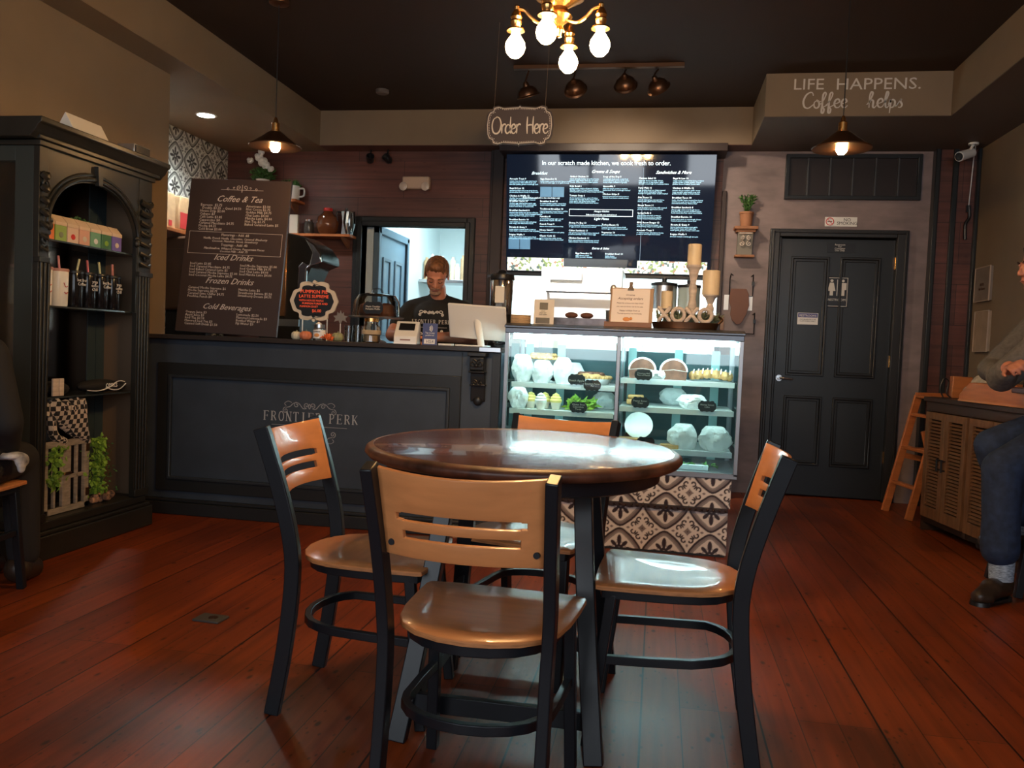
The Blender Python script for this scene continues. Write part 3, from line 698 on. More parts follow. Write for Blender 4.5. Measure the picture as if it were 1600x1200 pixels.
for xx in (-.62, -.42, -.05, .02, .30, .52): b.box(xx, xx+.05, .583, .59, .46, 1.12)
b.build('rear_rail', cm('case_rail', (.35, .6, .6), .3), p)
# tile base: two tiled drawer fronts, beaded moulding between
b = MB(); b.box(x0, x1-.045, .012, .60, 0, .43); b.build('base', M['counter_dark'], p)
g1, g2, g3 = (.030, .012, .012), (.22, .17, .16), (.78, .70, .65)
tilefield('tile_front', (x0, .009, .268), (1, 0, 0), (0, 0, 1), 1.272, .160, .0035, .245, (-.30, -.30), g1, g2, g3, parent=p)
tilefield('tile_front', (x0, .009, .012), (1, 0, 0), (0, 0, 1), 1.262, .232, .0035, .245, (-.30, -.47), g1, g2, g3, parent=p)
b = MB(); b.box(x0, x1-.04, -.006, .012, .246, .266)
for i in range(40): b.sphere((x0+.02+i*.0315, -.008, .256), .0075, 8, 6)
b.build('beaded_moulding', cm('bead_brown', (.035, .018, .014), .4), p)
# ================================================================== PASTRIES (each one a thing)
CX, CY = -.20, 4.60
def at(o, x, y, z): o.location = (CX+x, CY+y, z); return o
def pie(x, y, z, r, label, fill, name='pie'):
    e = empty(name, (CX+x, CY+y, z)); tag(e, label, 'pie')
    b = MB(); b.lathe([(r*.75, 0), (r*.8, .002), (r*1.02, .035), (r*1.06, .036), (r*.9, .004)], seg=28); b.build('pie_tin', M['steel'], e)
    b = MB(); b.lathe([(r*.75, .004), (r*.98, .030), (r*.95, .050), (r*.6, .062), (0, .068)], seg=28)
    for k in range(22):
        a = 2*PI*k/22; b.sphere((r*.97*math.cos(a), r*.97*math.sin(a), .042), (.014, .014, .012), 8, 6)
    b.build('crust', M['dough'], e)
    b = MB()
    for k in range(16): b.sphere((random.uniform(-.6, .6)*r, random.uniform(-.6, .6)*r, .062), (.016, .016, .012), 8, 6)
    b.build('topping', fill, e)
    return e
pie(-.47, .34, .995, .12, 'golden crumb-topped pie on the top shelf, far left of the pastry case', M['dough'])
pie(-.18, .28, .896, .115, 'pecan pie with dark crimped top beside the bourbon pecan tag', M['choc'])
b = MB(); b.lathe([(.06, 0), (.05, .01), (.012, .02), (.012, .085), (.06, .092), (.09, .097), (0, .098)], (0, 0, 0), 28); tag(at(b.build('pie_stand', M['ceramic']), -.47, .34, .896), 'white footed stand under the golden crumb-topped pie', 'cake stand')
def cloche(x, y, z, r, h, label, name='pastry_clamshell'):
    b = MB(); b.lathe([(r, 0), (r, .012), (r*.96, h*.6), (r*.75, h), (0, h*1.02)], (0, 0, 0), 20)
    return tag(at(b.build(name, M['cello'], sharp=180), x, y, z), label, 'pastry package')
def bag(x, y, z, w, d, h, label, seed):
    rnd = random.Random(seed); b = MB()
    n = 26; rings = 14; vs = []; ph = [rnd.uniform(0, 6) for _ in range(4)]
    for i in range(rings):
        f = i/(rings-1); k = math.sin(PI*(.12+.80*f))**.5
        for j in range(n):
            a = 2*PI*j/n; q = k*(1+.10*math.sin(3*a+ph[0]+3*f)+.07*math.sin(5*a+ph[1]-7*f)+.05*math.sin(9*a+ph[2]+11*f)+rnd.uniform(-.05, .05)); vs.append((w/2*q*math.cos(a), d/2*q*math.sin(a), h*f+(.006*math.sin(4*a+ph[3]) if 0 < i < rings-1 else 0)))
    fs = [(i*n+j, i*n+(j+1) % n, (i+1)*n+(j+1) % n, (i+1)*n+j) for i in range(rings-1) for j in range(n)]+[tuple(range(n-1, -1, -1)), tuple((rings-1)*n+j for j in range(n))]
    b._add(vs, fs)
    return tag(at(b.build('wrapped_pastry', M['cello'], sharp=28), x, y, z), label, 'wrapped pastry', 'cellophane-wrapped pastries in the case')
bag(-.575, .18, .897, .12, .12, .16, 'crumpled clear-wrapped pastry at the left end of the top shelf', 1)
bag(-.455, .16, .897, .12, .10, .13, 'clear-wrapped pastry on the top shelf in front of the crumb pie', 2)
bag(-.335, .17, .897, .11, .10, .15, 'clear-wrapped pastry on the top shelf left of the apple tag', 3)
bag(-.585, .15, .747, .11, .12, .12, 'clear-wrapped pastry at the left end of the middle shelf', 4)
bag(-.48, .12, .602, .14, .12, .09, 'clear-wrapped pastry on the lower left shelf, left one', 5)
bag(-.33, .12, .602, .13, .12, .09, 'clear-wrapped pastry on the lower left shelf, right one', 6)
bag(-.30, .40, .897, .14, .12, .12, 'clear-wrapped pastry at the back of the top left shelf', 11)
bag(-.10, .42, .747, .13, .12, .10, 'clear-wrapped pastry at the back of the middle left shelf', 12)
bag(.30, .42, .792, .16, .12, .10, 'clear-wrapped pastry at the back of the right middle shelf', 13)
bag(.40, .14, .792, .16, .14, .08, 'white clear-wrapped pastry on the right middle shelf', 7)
bag(.53, .13, .567, .17, .13, .135, 'large bright wrapped bundle at the right end of the lower shelf', 8)
bag(.36, .13, .567, .16, .13, .14, 'large bright wrapped bundle left of the end one on the lower shelf', 9)
bag(.20, .16, .946, .10, .12, .05, 'flat clear-wrapped pastry between the loaves and the icing braid', 10)
for i, (x, y, lab) in enumerate(((-.52, .20, 'yellow-topped frosted cupcake leftmost on the middle shelf'), (-.44, .22, 'yellow-topped frosted cupcake, second on the middle shelf'), (-.37, .18, 'frosted cupcake with yellow swirl, third on the middle shelf'), (-.45, .12, 'white frosted cupcake at the front of the middle shelf'))):
    e = empty('cupcake', (CX+x, CY+y, .746)); tag(e, lab, 'cupcake', 'frosted cupcakes on the middle shelf')
    b = MB(); b.lathe([(.022, 0), (.032, .04)], seg=16); b.build('paper_cup', M['paper'], e)
    b = MB(); b.lathe([(.033, .04), (.036, .052), (.03, .062), (.032, .068), (.02, .078), (.021, .084), (0, .096)], seg=18); b.build('frosting', M['icing'] if i == 3 else cm('yellow_icing', (.75, .58, .18), .5), e)
# salad greens box
b = MB()
for k in range(60): b.leaf((random.uniform(-.08, .08), random.uniform(-.05, .05), random.uniform(0, .045)), (random.uniform(-1, 1), random.uniform(-1, 1), random.uniform(.1, .8)), .05, .025)
tag(at(b.build('salad_greens', M['leaf2'], flat=True), -.22, .20, .75), 'tray of loose green salad leaves on the middle left shelf', 'salad', kind='stuff')
# iced loaf cakes made of slices
def loaf(x, label):
    e = empty('loaf_cake', (CX+x, CY+.26, .946)); tag(e, label, 'cake', 'sliced chocolate loaf cakes')
    for k in range(4):
        y = -.10+k*.05; b = MB()
        arc = [(.075*math.cos(a), .05+.068*math.sin(a)) for a in [PI*i/12 for i in range(13)]]
        b.prism([(.070, 0)]+arc+[(-.070, 0)], y, y+.040); s = b.build('slice', M['choc'], e)
        b = MB(); b.ring_prism([(x_*1.05, .05+(z_-.05)*1.06) for x_, z_ in arc]+[(0, .06)], [(x_*.93, .05+(z_-.05)*.93) for x_, z_ in arc]+[(0, .058)], y-.002, y+.042); b.build('icing', M['icing'], s)
loaf(.115, 'sliced dark loaf cake with white icing beside the case divider'); loaf(.29, 'sliced dark loaf cake with white icing, right of its twin')
e = empty('iced_braid', (CX+.50, CY+.24, .946)); tag(e, 'pale iced pastry braid at the right end of the top shelf', 'pastry')
b = MB()
for k in range(9): b.sphere((-.10+k*.025, .012*(-1)**k, .030+.012*math.sin(PI*k/8)), (.024, .05, .026), 10, 8)
b.build('dough', M['dough'], e)
b = MB()
for k in range(9): b.bar([(-.10+k*.025, -.045, .045), (-.094+k*.025, 0, .064+.01*math.sin(PI*k/8)), (-.10+k*.025, .045, .045)], .006, .004)
b.build('icing_stripes', M['icing'], e)
b = MB(); b.cbox((0, 0, .022), (.10, .10, .03)); b.cbox((.0, 0, .05), (.09, .09, .02)); tag(at(b.build('sandwich', M['dough'], bevel=.008), .085, .20, .792), 'stacked golden sandwich beside the divider on the right middle shelf', 'sandwich')
b = MB(); b.lathe([(.075, 0), (.08, .012), (.02, .004), (0, .004)], seg=20); tag(at(b.build('plate', M['ceramic']), .11, .18, .567+.11), 'white plate tilted against a brown bun on the lower right shelf', 'plate').rotation_euler = (R(65), 0, 0)
b = MB(); b.sphere((0, 0, .035), (.045, .04, .035)); tag(at(b.build('bread_roll', M['choc']), .07, .30, .567), 'brown bread roll behind the upright plate', 'bread roll')
for i, (x, z, lab) in enumerate(((.06, .566, 'lower pumpkin bar of the stack at the left'), (.065, .591, 'upper pumpkin bar of the stack at the left'), (.285, .566, 'pumpkin bar right of its black tag'))):
    b = MB(); b.cbox((0, 0, .012), (.13 if i < 2 else .10, .08, .024)); tag(at(b.build('pumpkin_bar', M['dough'], bevel=.004), x, .115, z), lab, 'cake bar', 'golden pumpkin bars')
b = MB(); b.box(-.20, .20, -.10, .10, 0, .012); b.box(-.2, .2, -.11, -.1, 0, .03); tag(at(b.build('serving_tray', M['tray'], bevel=.003), .30, .18, .459), 'white tray on the floor of the case, lower right', 'tray')
b = MB()
for k in range(30): b.leaf((random.uniform(-.15, .15), random.uniform(-.05, .05), 0), (random.uniform(-1, 1), random.uniform(-1, 1), .5), .04, .02)
tag(at(b.build('herb_garnish', M['leaf'], flat=True), .42, .12, .472), 'green herb sprigs lying on the case floor tray', 'herbs', kind='stuff')
def price(x, y, z, words, label, size=.016, w=.095, h=.062):
    e = empty('price_tag', (CX+x, CY+y, z)); tag(e, label, 'price tag', 'black scalloped price tags')
    b = MB(); b.prism(plaque(w, h), 0, .003); b.build('plaque', M['blackplastic'], e, loc=(0, 0, h/2+.004))
    text('lettering', words, (0, -.001, h/2+.004+(.004 if '\n' in words else -.004)+(words.count('\n')-1)*size*.45), size, M['chalk'], e, line=.9)
    return e
price(-.245, .070, .893, 'Dutch Apple', 'black price tag reading Dutch Apple on the top left shelf', .017)
price(-.155, .055, .865, 'Bourbon Pecan\nPie', 'black price tag reading Bourbon Pecan Pie', .0135)
price(-.225, .028, .740, 'Gluten Free\nChocolate\nTorte', 'black price tag reading Gluten Free Chocolate Torte', .0145)
price(.125, .060, .937, 'Cinnamon Roll\nPiece of Pound', 'black price tag in front of the iced loaf cakes', .0115)
price(.115, .028, .785, 'Peanut Butter\nTreat', 'black price tag reading Peanut Butter Treat', .0135)
price(.475, .028, .782, 'Honey Sweet\nCake', 'black price tag reading Honey Sweet Cake at the right end', .0135)
price(.155, .022, .567, 'Pumpkin Bar', 'black price tag reading Pumpkin Bar on the lower shelf', .016)
b = MB(); b.cbox((0, 0, .03), (.05, .09, .05)); tag(at(b.build('pastry_box', M['blackplastic'], bevel=.004), -.15, .30, .602), 'small dark box on the lower left shelf', 'box')

# ================================================================== ON TOP OF THE CASE
ZT = 1.232
def thing(name, label, cat, loc, group=None, rz=0): return tag(empty(name, loc, rz), label, cat, group)
# coffee urn
u = thing('coffee_urn', 'black and steel coffee urn at the left end of the pastry case', 'coffee urn', (-.955, 5.0, 1.088))
b = MB(); b.lathe([(.078, 0), (.078, .03), (.07, .035), (.07, .20)], seg=28); b.box(-.03, .03, -.085, -.05, .03, .19); b.build('urn_base', M['blackplastic'], u)
b = MB(); b.lathe([(.068, .20), (.070, .205), (.070, .405), (.068, .41)], seg=28); b.build('steel_tank', M['chrome'], u)
b = MB(); b.lathe([(.073, .41), (.076, .42), (.070, .445), (.03, .455), (.02, .47), (0, .475)], seg=28); b.box(-.09, .03, -.02, .02, .425, .44); b.build('lid', M['blackplastic'], u)
b = MB(); b.cyl((0, -.07, .175), (0, -.11, .175), .012); b.cyl((0, -.105, .19), (0, -.105, .14), .009); b.cbox((0, -.105, .215), (.014, .014, .05)); b.build('spigot', M['blackplastic'], u)
b = MB(); b.box(-.028, .028, -.0725, -.070, .27, .37); b.build('label_plate', M['paper'], u)
# little sign card
s = thing('table_sign', 'small cream card with black picture squares standing on the case top', 'sign', (-.655, 4.72, ZT))
b = MB(); b.box(-.058, .058, 0, .012, 0, .145); b.build('card', M['paper'], s, rot=(R(-8), 0, R(3)))
b = MB(); b.box(-.025, .022, -.003, 0, .085, .125); b.box(-.045, .035, -.003, 0, .005, .038); b.build('printed_square', M['blackplastic'], s, rot=(R(-8), 0, R(3)))
text('lettering', 'please\nenjoy our\nfresh coffee', (-.002, -.012, .073), .010, cm('ink', (.05, .04, .04), .7), s, rot=(R(82), 0, R(3)))
# clipboard with notice
s = thing('clipboard_stand', 'wooden stand holding a clipped cream notice on the case top', 'sign', (-.17, 4.70, ZT), rz=R(-2))
b = MB(); b.box(-.135, .125, -.03, .045, 0, .028); b.build('stand_base', cm('walnut', (.24, .11, .06), .5), s, bevel=.003)
b = MB(); b.box(-.112, .128, .0, .010, 0, .205); b.build('clipboard', cm('board_wood', (.42, .26, .16), .6), s, loc=(0, .004, .026), rot=(R(-14), 0, 0), bevel=.004)
b = MB(); b.box(-.102, .108, -.003, 0, .0, .195); b.build('notice_paper', mat('pale_paper', (.84, .75, .70), .7), s, loc=(0, .002, .028), rot=(R(-14), 0, 0))
b = MB(); b.prism([(-.018, 0), (.018, 0), (.010, .03), (.012, .048), (-.010, .048), (-.008, .03)], -.008, 0); b.build('clip', cm('clip_dark', (.06, .05, .05), .4, metal=.7), s, loc=(0, .042, .208), rot=(R(-14), 0, 0))
multitext('lettering', [('Christmas', .0, .155, .012, {}), ('Accepting orders', .0, .132, .020, dict(shear=.3)), ('Please let us know two days ahead', 0, .108, .0105, {}), ('pies, cakes and dinner rolls for the table', 0, .088, .009, {}), ('Happy holidays from us', 0, .064, .012, {}), ('Thanksgiving pickup until Wednesday', 0, .048, .009, {})], cm('ink_brown', (.16, .08, .06), .7), s, loc=(0, -.0022, .028), rot=(R(-14), 0, 0))
b = MB(); b.sphere((-.015, -.005, .018), (.02, .003, .012)); b.sphere((.01, -.005, .022), (.008, .003, .009)); b.build('printed_pumpkin', cm('print_orange', (.7, .3, .1), .6), s, loc=(0, -.001, .026), rot=(R(-14), 0, 0))
# round wooden tag + spoon behind the clipboard
b = MB(); b.lathe([(.062, 0), (.066, .006), (.062, .012)], seg=30, axis='Y'); b.lathe([(.052, -.002), (.055, 0)], seg=30, axis='Y'); o = b.build('round_plaque', cm('board_wood', (.42, .26, .16), .6), loc=(-.155, 4.92, 1.388)); tag(o, 'round wooden plaque peeking out above the clipboard', 'plaque')
b = MB(); b.sphere((0, 0, .12), (.02, .008, .032)); b.cyl((0, 0, .09), (0, 0, 0), .005); o = b.build('serving_spoon', M['steel'], loc=(-.275, 4.9, ZT+.10)); tag(o, 'steel serving spoon head upright left of the clipboard', 'spoon')
b = MB(); b.lathe([(.035, 0), (.04, .10), (.037, .10), (.032, .004), (0, .004)], seg=20); o = b.build('utensil_cup', M['steel'], loc=(-.275, 4.9, ZT)); tag(o, 'steel utensil cup behind the clipboard stand', 'cup')
b = MB(); b.box(-.16, .16, -.08, .08, 0, .045); o = b.build('bakery_box', mat('printed_box', (.12, .13, .20), .4, noise=(9, 1.0, (1, 1, 1))), loc=(-.46, 4.86, ZT), bevel=.004); tag(o, 'low dark printed box behind the small cream card', 'box')
for dx, nm in ((-.06, 'left'), (.03, 'right')):
    b = MB(); b.sphere((0, 0, .018), (.038, .03, .018)); o = b.build('bread_roll', M['choc'], loc=(-.45+dx, 4.86, ZT+.045)); tag(o, '%s brown roll on the low printed box' % nm, 'bread roll', 'rolls on the printed box')
# tray with greenery, XOXO letters
s = thing('oval_tray', 'oval dark metal tray with curled handle under the XOXO letters', 'tray', (.14, 4.80, ZT))
b = MB(); b.lathe([(.16, 0), (.175, .004), (.187, .040), (.182, .040), (.165, .008), (0, .006)], seg=40, sy=.62); b.build('tray_dish', M['bronze'], s)
b = MB(); b.tube(catmull([(.175, -.02, .03), (.20, -.02, .06), (.185, 0, .078), (.205, .02, .06), (.175, .03, .03)]), .006); b.build('handle', M['bronze'], s)
def letterx(x, lab):
    b = MB(); b.capsule((-.030, 0, .012), (.030, 0, .082), .0105, .0105, 10); b.capsule((.030, 0, .012), (-.030, 0, .082), .0105, .0105, 10)
    tag(b.build('letter_x', M['driftwood'], loc=(x, 4.725, ZT+.034)), lab, 'letter', 'whitewashed XOXO letters')
def lettero(x, lab):
    b = MB(); b.tube([(.034*math.cos(a), 0, .046+.036*math.sin(a)) for a in [2*PI*i/20 for i in range(20)]], .0105, 8, True)
    tag(b.build('letter_o', M['driftwood'], loc=(x, 4.722, ZT+.034)), lab, 'letter', 'whitewashed XOXO letters')
letterx(.022, 'whitewashed letter X, first of the XOXO word'); lettero(.098, 'whitewashed letter O right of the first X'); letterx(.172, 'whitewashed letter X between the two letter Os'); lettero(.247, 'whitewashed letter O at the end of the word')
b = MB()
for k in range(130):
    a = random.uniform(0, 2*PI); q = random.uniform(.3, 1); b.leaf((.15*q*math.cos(a), .075*q*math.sin(a), .0), (random.uniform(-1, 1), random.uniform(-.6, .6), random.uniform(.3, 1.8)), .085, .022)
tag(b.build('eucalyptus_sprigs', M['sage'], loc=(.15, 4.82, ZT+.034), flat=True), 'grey-green eucalyptus leaves around the XOXO letters', 'greenery', kind='stuff')
def candle(x, y, zb, hh, r, ch, label, cr):
    e = thing('candle_holder', 'whitewashed candlestick '+label, 'candlestick', (x, y, zb), 'whitewashed wooden candlesticks')
    b = MB(); prof = [(.045, 0), (.045, .012), (.022, .03), (.018, hh*.25), (.026, hh*.35), (.017, hh*.48), (.024, hh*.62), (.016, hh*.74), (.030, hh*.92), (.044, hh*.97), (.044, hh)]
    b.lathe(prof, seg=20); b.build('stem', M['driftwood'], e)
    c = thing('pillar_candle', 'cream pillar candle '+label, 'candle', (x, y, zb+hh), 'cream pillar candles')
    b = MB(); b.lathe([(r, 0), (r, ch-.004), (r-.004, ch), (r-.008, ch-.006), (0, ch-.008)], seg=24); b.build('wax', M['wax'], c)
    b = MB(); b.cyl((0, 0, ch-.01), (0, 0, ch+.008), .0015, seg=6); b.build('wick', M['blackplastic'], c)
candle(.178, 4.90, ZT+.008, .365, .039, .12, 'on the tallest candlestick, before the menu screen', 0)
candle(.28, 4.93, ZT+.008, .20, .049, .14, 'on the right candlestick, beside the wall', 0)
candle(.035, 4.95, ZT, .125, .034, .10, 'behind the XOXO letters, shortest and leftmost', 0)
# canisters in the kitchen behind
for x, r_, h_, cl, lab in ((.02, .10, .21, 'steel', 'round steel canister with dark lid beyond the pastry case'), (.21, .085, .20, 'jarglass', 'glass canister with dark lid right of the steel one')):
    e = thing('canister', lab, 'canister', (x, 6.55, 1.43)); e.location.z = 1.43
    b = MB(); b.lathe([(r_, 0), (r_, h_-.03)], seg=28); b.build('body', M[cl] if cl == 'steel' else cm('tinted_glass', (.35, .42, .40), .1), e)
    b = MB(); b.lathe([(r_*1.04, h_-.03), (r_*1.04, h_-.008), (r_*.3, h_), (.018, h_+.005), (.02, h_+.03), (0, h_+.034)], seg=28); b.build('lid', M['blackplastic'], e)
b = MB(); b.box(-.14, .40, 6.42, 6.80, 1.405, 1.43); b.box(-.13, -.10, 6.44, 6.78, 0, 1.405); b.box(.36, .39, 6.44, 6.78, 0, 1.405); tag(b.build('prep_shelf', M['steel']), 'steel shelf unit beyond the pastry case carrying the canisters', 'shelf')
# white oven in the pass-through
o_ = thing('oven', 'large bright white oven front with handle, below the menu screen', 'oven', (-.60, 6.34, 0))
b = MB(); b.box(-.31, .31, 0, .50, .95, 1.715); b.build('oven_body', M['kitchenwhite'], o_, bevel=.01)
b = MB(); b.box(-.29, .29, -.012, 0, 1.0, 1.52); b.build('oven_door', mat('enamel_white', (.85, .87, .87), .25), o_, bevel=.006)
b = MB(); b.cyl((-.26, -.05, 1.53), (.28, -.05, 1.53), .013); b.cyl((-.25, -.05, 1.53), (-.25, 0, 1.53), .01); b.cyl((.27, -.05, 1.53), (.27, 0, 1.53), .01); b.build('oven_handle', M['steel'], o_)
b = MB(); b.box(-.24, .0, -.012, 0, 1.62, 1.68); b.build('vent_slots', M['steel'], o_)
b = MB(); b.box(-.29, .29, .05, .45, 0, .95); b.build('oven_stand', M['steel'], o_)
# ================================================================== MENU SCREEN, MENU BOARD
e = thing('menu_screen', 'wide glossy lit menu screen above the pass-through with blue-white text and a food photo strip', 'menu screen', (-.452, 6.845, 1.728), rz=0)
e.rotation_euler = (R(10.4), 0, 0)
SW, SH = 1.65, .932
b = MB(); b.box(-SW/2, SW/2, -.02, .02, 0, SH); b.build('screen_panel', mat('screen_glass', (.006, .008, .014), .045, spec=.8, emit=(.02, .045, .10), es=.10), e, bevel=.002)
b = MB(); b.box(SW/2*.325, SW/2*.325+.003, -.0215, -.019, .02, SH-.10); b.build('divider_line', cm('line_blue', (.1, .15, .2), .4, emit=(.3, .4, .5), es=.4), e)
TXT = mat('screen_text', (.3, .5, .6), .4, emit=(.40, .74, .92), es=.95)
TIT = mat('screen_title', (.8, .9, .9), .4, emit=(.7, .92, 1.0), es=.95)
words = 'fresh house made served with crispy golden potatoes eggs bacon cheddar cheese sourdough toast greens tomato avocado onion maple butter choice of side salad or soup herbs roasted chicken garlic aioli seasonal fruit honey mustard pickles toasted bun warm cream gravy'.split()
rnd = random.Random(3)
def para(n, w=34):
    w = int(w*1.22)
    out = []
    for _ in range(n):
        l = ''
        while len(l) < w-6: l += rnd.choice(words)+' '
        out.append(l[:w])
    return '\n'.join(out)
heads = ['Avocado Toast 9', 'Bagel & Lox 10', 'Chicken & Waffle 12', 'Breakfast Tacos 10', 'Breakfast Sandwich 8', 'Breakfast Burrito 10', 'Biscuits & Gravy 9', 'Belgian Waffle 9', 'Eggs Benedict 12', 'Breakfast Bowl 10', 'Traditional Breakfast 10', 'Pancakes 8', 'French Toast 9', 'House Salad 7', 'Classic Cobb 12', 'Grilled Chicken 11', 'Kids Bowl 6', 'Tomato Soup 6', 'Soup of the Day 5', 'Quesadilla 9', 'Chicken Strips 8', 'Shrimp Po Boy 13', 'Cuban Sandwich 11', 'Chicken Sandwich 11', 'Turkey Bacon 12', 'Vegetarian 10', 'Chicken Salad 10', 'Patty Melt 11', 'Fish Tacos 12', 'Street Tacos 11', 'Spring Rolls 8', 'BBQ Bacon Burger 13']
items = []; tit = []; hi = 0
def col(x, z, blocks, w=34):
    global hi
    for n in blocks:
        tit.append((heads[hi % len(heads)], x, z, .0195, dict(align='LEFT', res=1))); hi += 1
        items.append((para(n, w), x, z-.0165, .0148, dict(align='LEFT', res=1, line=.86))); z -= .0235+.0135*n+.010
F_ = SW/1600
col(-.80, .735, (3, 2, 2)); col(-.80, .560, (3, 3, 2, 2, 2)); col(-.548, .735, (2,)); col(-.548, .560, (2, 2, 2, 1, 1, 2), 30)
col(-.31, .755, (3, 3, 4)); col(-.045, .755, (3, 2, 2), 30); col(-.31, .392, (2, 2, 2)); col(-.045, .380, (2, 1), 30)
col(.235, .745, (3, 3, 2, 2, 3, 2, 2), 30); col(.50, .745, (3, 3, 3, 3, 2, 3, 1), 32)
col(-.25, .150, (2,), 18); col(-.01, .150, (2,), 14)
tit += [('In our scratch made kitchen, we cook fresh to order.', -.03, .850, .050, dict(space=.95)), ('Breakfast', -.56, .775, .034, dict(shear=.5)), ('Greens & Soups', -.03, .790, .034, dict(shear=.5)), ('Sandwiches & More', .50, .785, .034, dict(shear=.5)),
        ('Early bird special before ten, weekdays only', -.54, .587, .017, dict(shear=.3, res=1)), ('Hungry Kitchen', -.05, .485, .019, dict(shear=.4)), ('Daily special served with soup and fresh bread', -.05, .461, .013, dict(res=1)), ('Light Plates', -.05, .424, .026, dict(shear=.4)), ('Extras & Sides', -.05, .190, .024, dict(shear=.4))]
multitext('menu_lettering', items, TXT, e, loc=(0, -.0215, 0)); multitext('heading_lettering', tit, TIT, e, loc=(0, -.0215, 0))
b = MB(); b.ring_prism([(-.31, .452), (.20, .452), (.20, .507), (-.31, .507)], [(-.307, .455), (.197, .455), (.197, .504), (-.307, .504)], -.022, -.0195); b.build('box_outline', TIT, e)
for a in ((-.548, -.455, .60, .68), (-.450, -.355, .60, .68), (-.805, -.715, .18, .27), (-.71, -.625, .18, .27)):
    b = MB(); b.box(a[0], a[1], -.0208, -.0195, a[2], a[3]); b.build('highlight_box', cm('box_blue', (.1, .2, .3), .4, emit=(.06, .15, .24), es=.8), e)
# food photo strip along the bottom: coloured blobs
pm = bpy.data.materials.new('food_photo'); pm.use_nodes = True; nt = pm.node_tree; bb = nt.nodes['Principled BSDF']
vo = nn(nt, 'ShaderNodeTexVoronoi'); vo.inputs['Scale'].default_value = 52; tc = nn(nt, 'ShaderNodeTexCoord'); cr = nn(nt, 'ShaderNodeValToRGB')
els = [(.0, (.9, .95, .9)), (.25, (.30, .42, .18)), (.38, (.95, .95, .9)), (.58, (.42, .24, .18)), (.64, (.9, .85, .75)), (.78, (.14, .22, .22)), (.86, (.85, .95, .85))]
cr.color_ramp.interpolation = 'CONSTANT'
while len(cr.color_ramp.elements) < len(els): cr.color_ramp.elements.new(.5)
for el, (p_, c_) in zip(cr.color_ramp.elements, els): el.position = p_; el.color = (*c_, 1)
sp = nn(nt, 'ShaderNodeSeparateColor'); nt.links.new(tc.outputs['Object'], vo.inputs['Vector']); nt.links.new(vo.outputs['Color'], sp.inputs[0]); nt.links.new(sp.outputs[0], cr.inputs[0])
nt.links.new(cr.outputs[0], bb.inputs['Base Color']); nt.links.new(cr.outputs[0], bb.inputs['Emission Color']); bb.inputs['Emission Strength'].default_value = .45
b = MB(); b.box(-.815, -.345, -.0215, -.0195, .005, .112); b.box(.25, .80, -.0215, -.0195, .005, .105); b.box(-.345, .25, -.0215, -.0195, .005, .045); b.build('food_photo_strip', pm, e)

# leaning drinks board on the counter
e = thing('menu_board', 'tall dark chalk-style drinks menu board leaning on the counter', 'menu board', (-2.695, 4.86, 1.104), rz=R(0))
e.rotation_euler = (R(-6.5), R(1.4), 0); e.scale = (1, 1, .968)
b = MB(); b.box(-.345, .345, 0, .02, 0, 1.025); b.build('board', M['board'], e, bevel=.002)
CH = cm('board_lettering', (.62, .56, .52), .6)
it = [('Coffee & Tea', 0, .875, .058, dict(shear=.5)), ('Iced Drinks', -.0, .485, .056, dict(shear=.5)), ('Frozen Drinks', -.01, .328, .056, dict(shear=.5)), ('Cold Beverages', -.01, .158, .052, dict(shear=.5)),
      ('Espresso  $2.75\n  Double $3.25  - Quad $4.50\nHouse Drip $2.00\nCubano $3\nCafé Latte $3.85\nCappuccino $4\nCaramel Macchiato $4.75\nMocha $4.25\nCold Brew $3.00', -.26, .842, .0235, dict(align='LEFT', line=.86, res=1)),
      ('Americano $3.00\nHot Cocoa $2.75\nGolden Milk $4.75\nChai Latte $4.00\nMatcha Latte $4.00\nHot Tea $2.75\nBaked Caramel Latte $5', .055, .842, .0235, dict(align='LEFT', line=.86, res=1)),
      ('Flavorings - Add .60', 0, .645, .0235, {}), ('Vanilla, French Vanilla, Chocolate, Caramel, Blueberry\nCoconut, Hazelnut, Sweet, Strawberry', 0, .622, .020, dict(shear=.3, res=1, line=.9)),
      ('Toppings - Add .40', 0, .578, .0235, {}), ('Marshmallow, Whipped Cream, Peppermint Pieces\nCoconut Milk - Add .75', 0, .555, .020, dict(shear=.3, res=1, line=.9)),
      ('Iced Latte $3.85\nIced Caramel Macchiato $4.75\nIced Baked Caramel Latte $5\nIced Caramel Mocha Supreme $5.00\nIced Coconut Mocha Latte $4.75', -.29, .448, .0225, dict(align='LEFT', line=.86, res=1)),
      ('Iced Mocha Supreme $5.00\nIced Golden Milk $4.75\nIced Chai Latte $4.00\nIced Matcha Latte $4.00', .055, .448, .0225, dict(align='LEFT', line=.86, res=1)),
      ('Caramel Mocha Supreme $6\nMocha Supreme $4.75\nCaramel Lime Chiller $4.75\nPeachlea Punch $4', -.285, .288, .0225, dict(align='LEFT', line=.86, res=1)),
      ('Matcha Latte $6\nStrawberry Banana $5.50\nStrawberry Dream $4.75', .06, .288, .0225, dict(align='LEFT', line=.86, res=1)),
      ('Orange Juice $3\nApple Juice $3\nIced Tea $2.50\nFlavored Iced Tea $3\nCanned Soft Drink $1.50', -.285, .125, .0225, dict(align='LEFT', line=.86, res=1)),
      ('Lemonade $2.50\nFlavored Lemonade $3\nBottled Water $1\nFiji Water $3', .065, .125, .0225, dict(align='LEFT', line=.86, res=1))]
multitext('chalk_lettering', it, CH, e, loc=(0, -.0005, 0))
b = MB(); b.ribbon([(-.13, .955), (.16, .955)], .002)
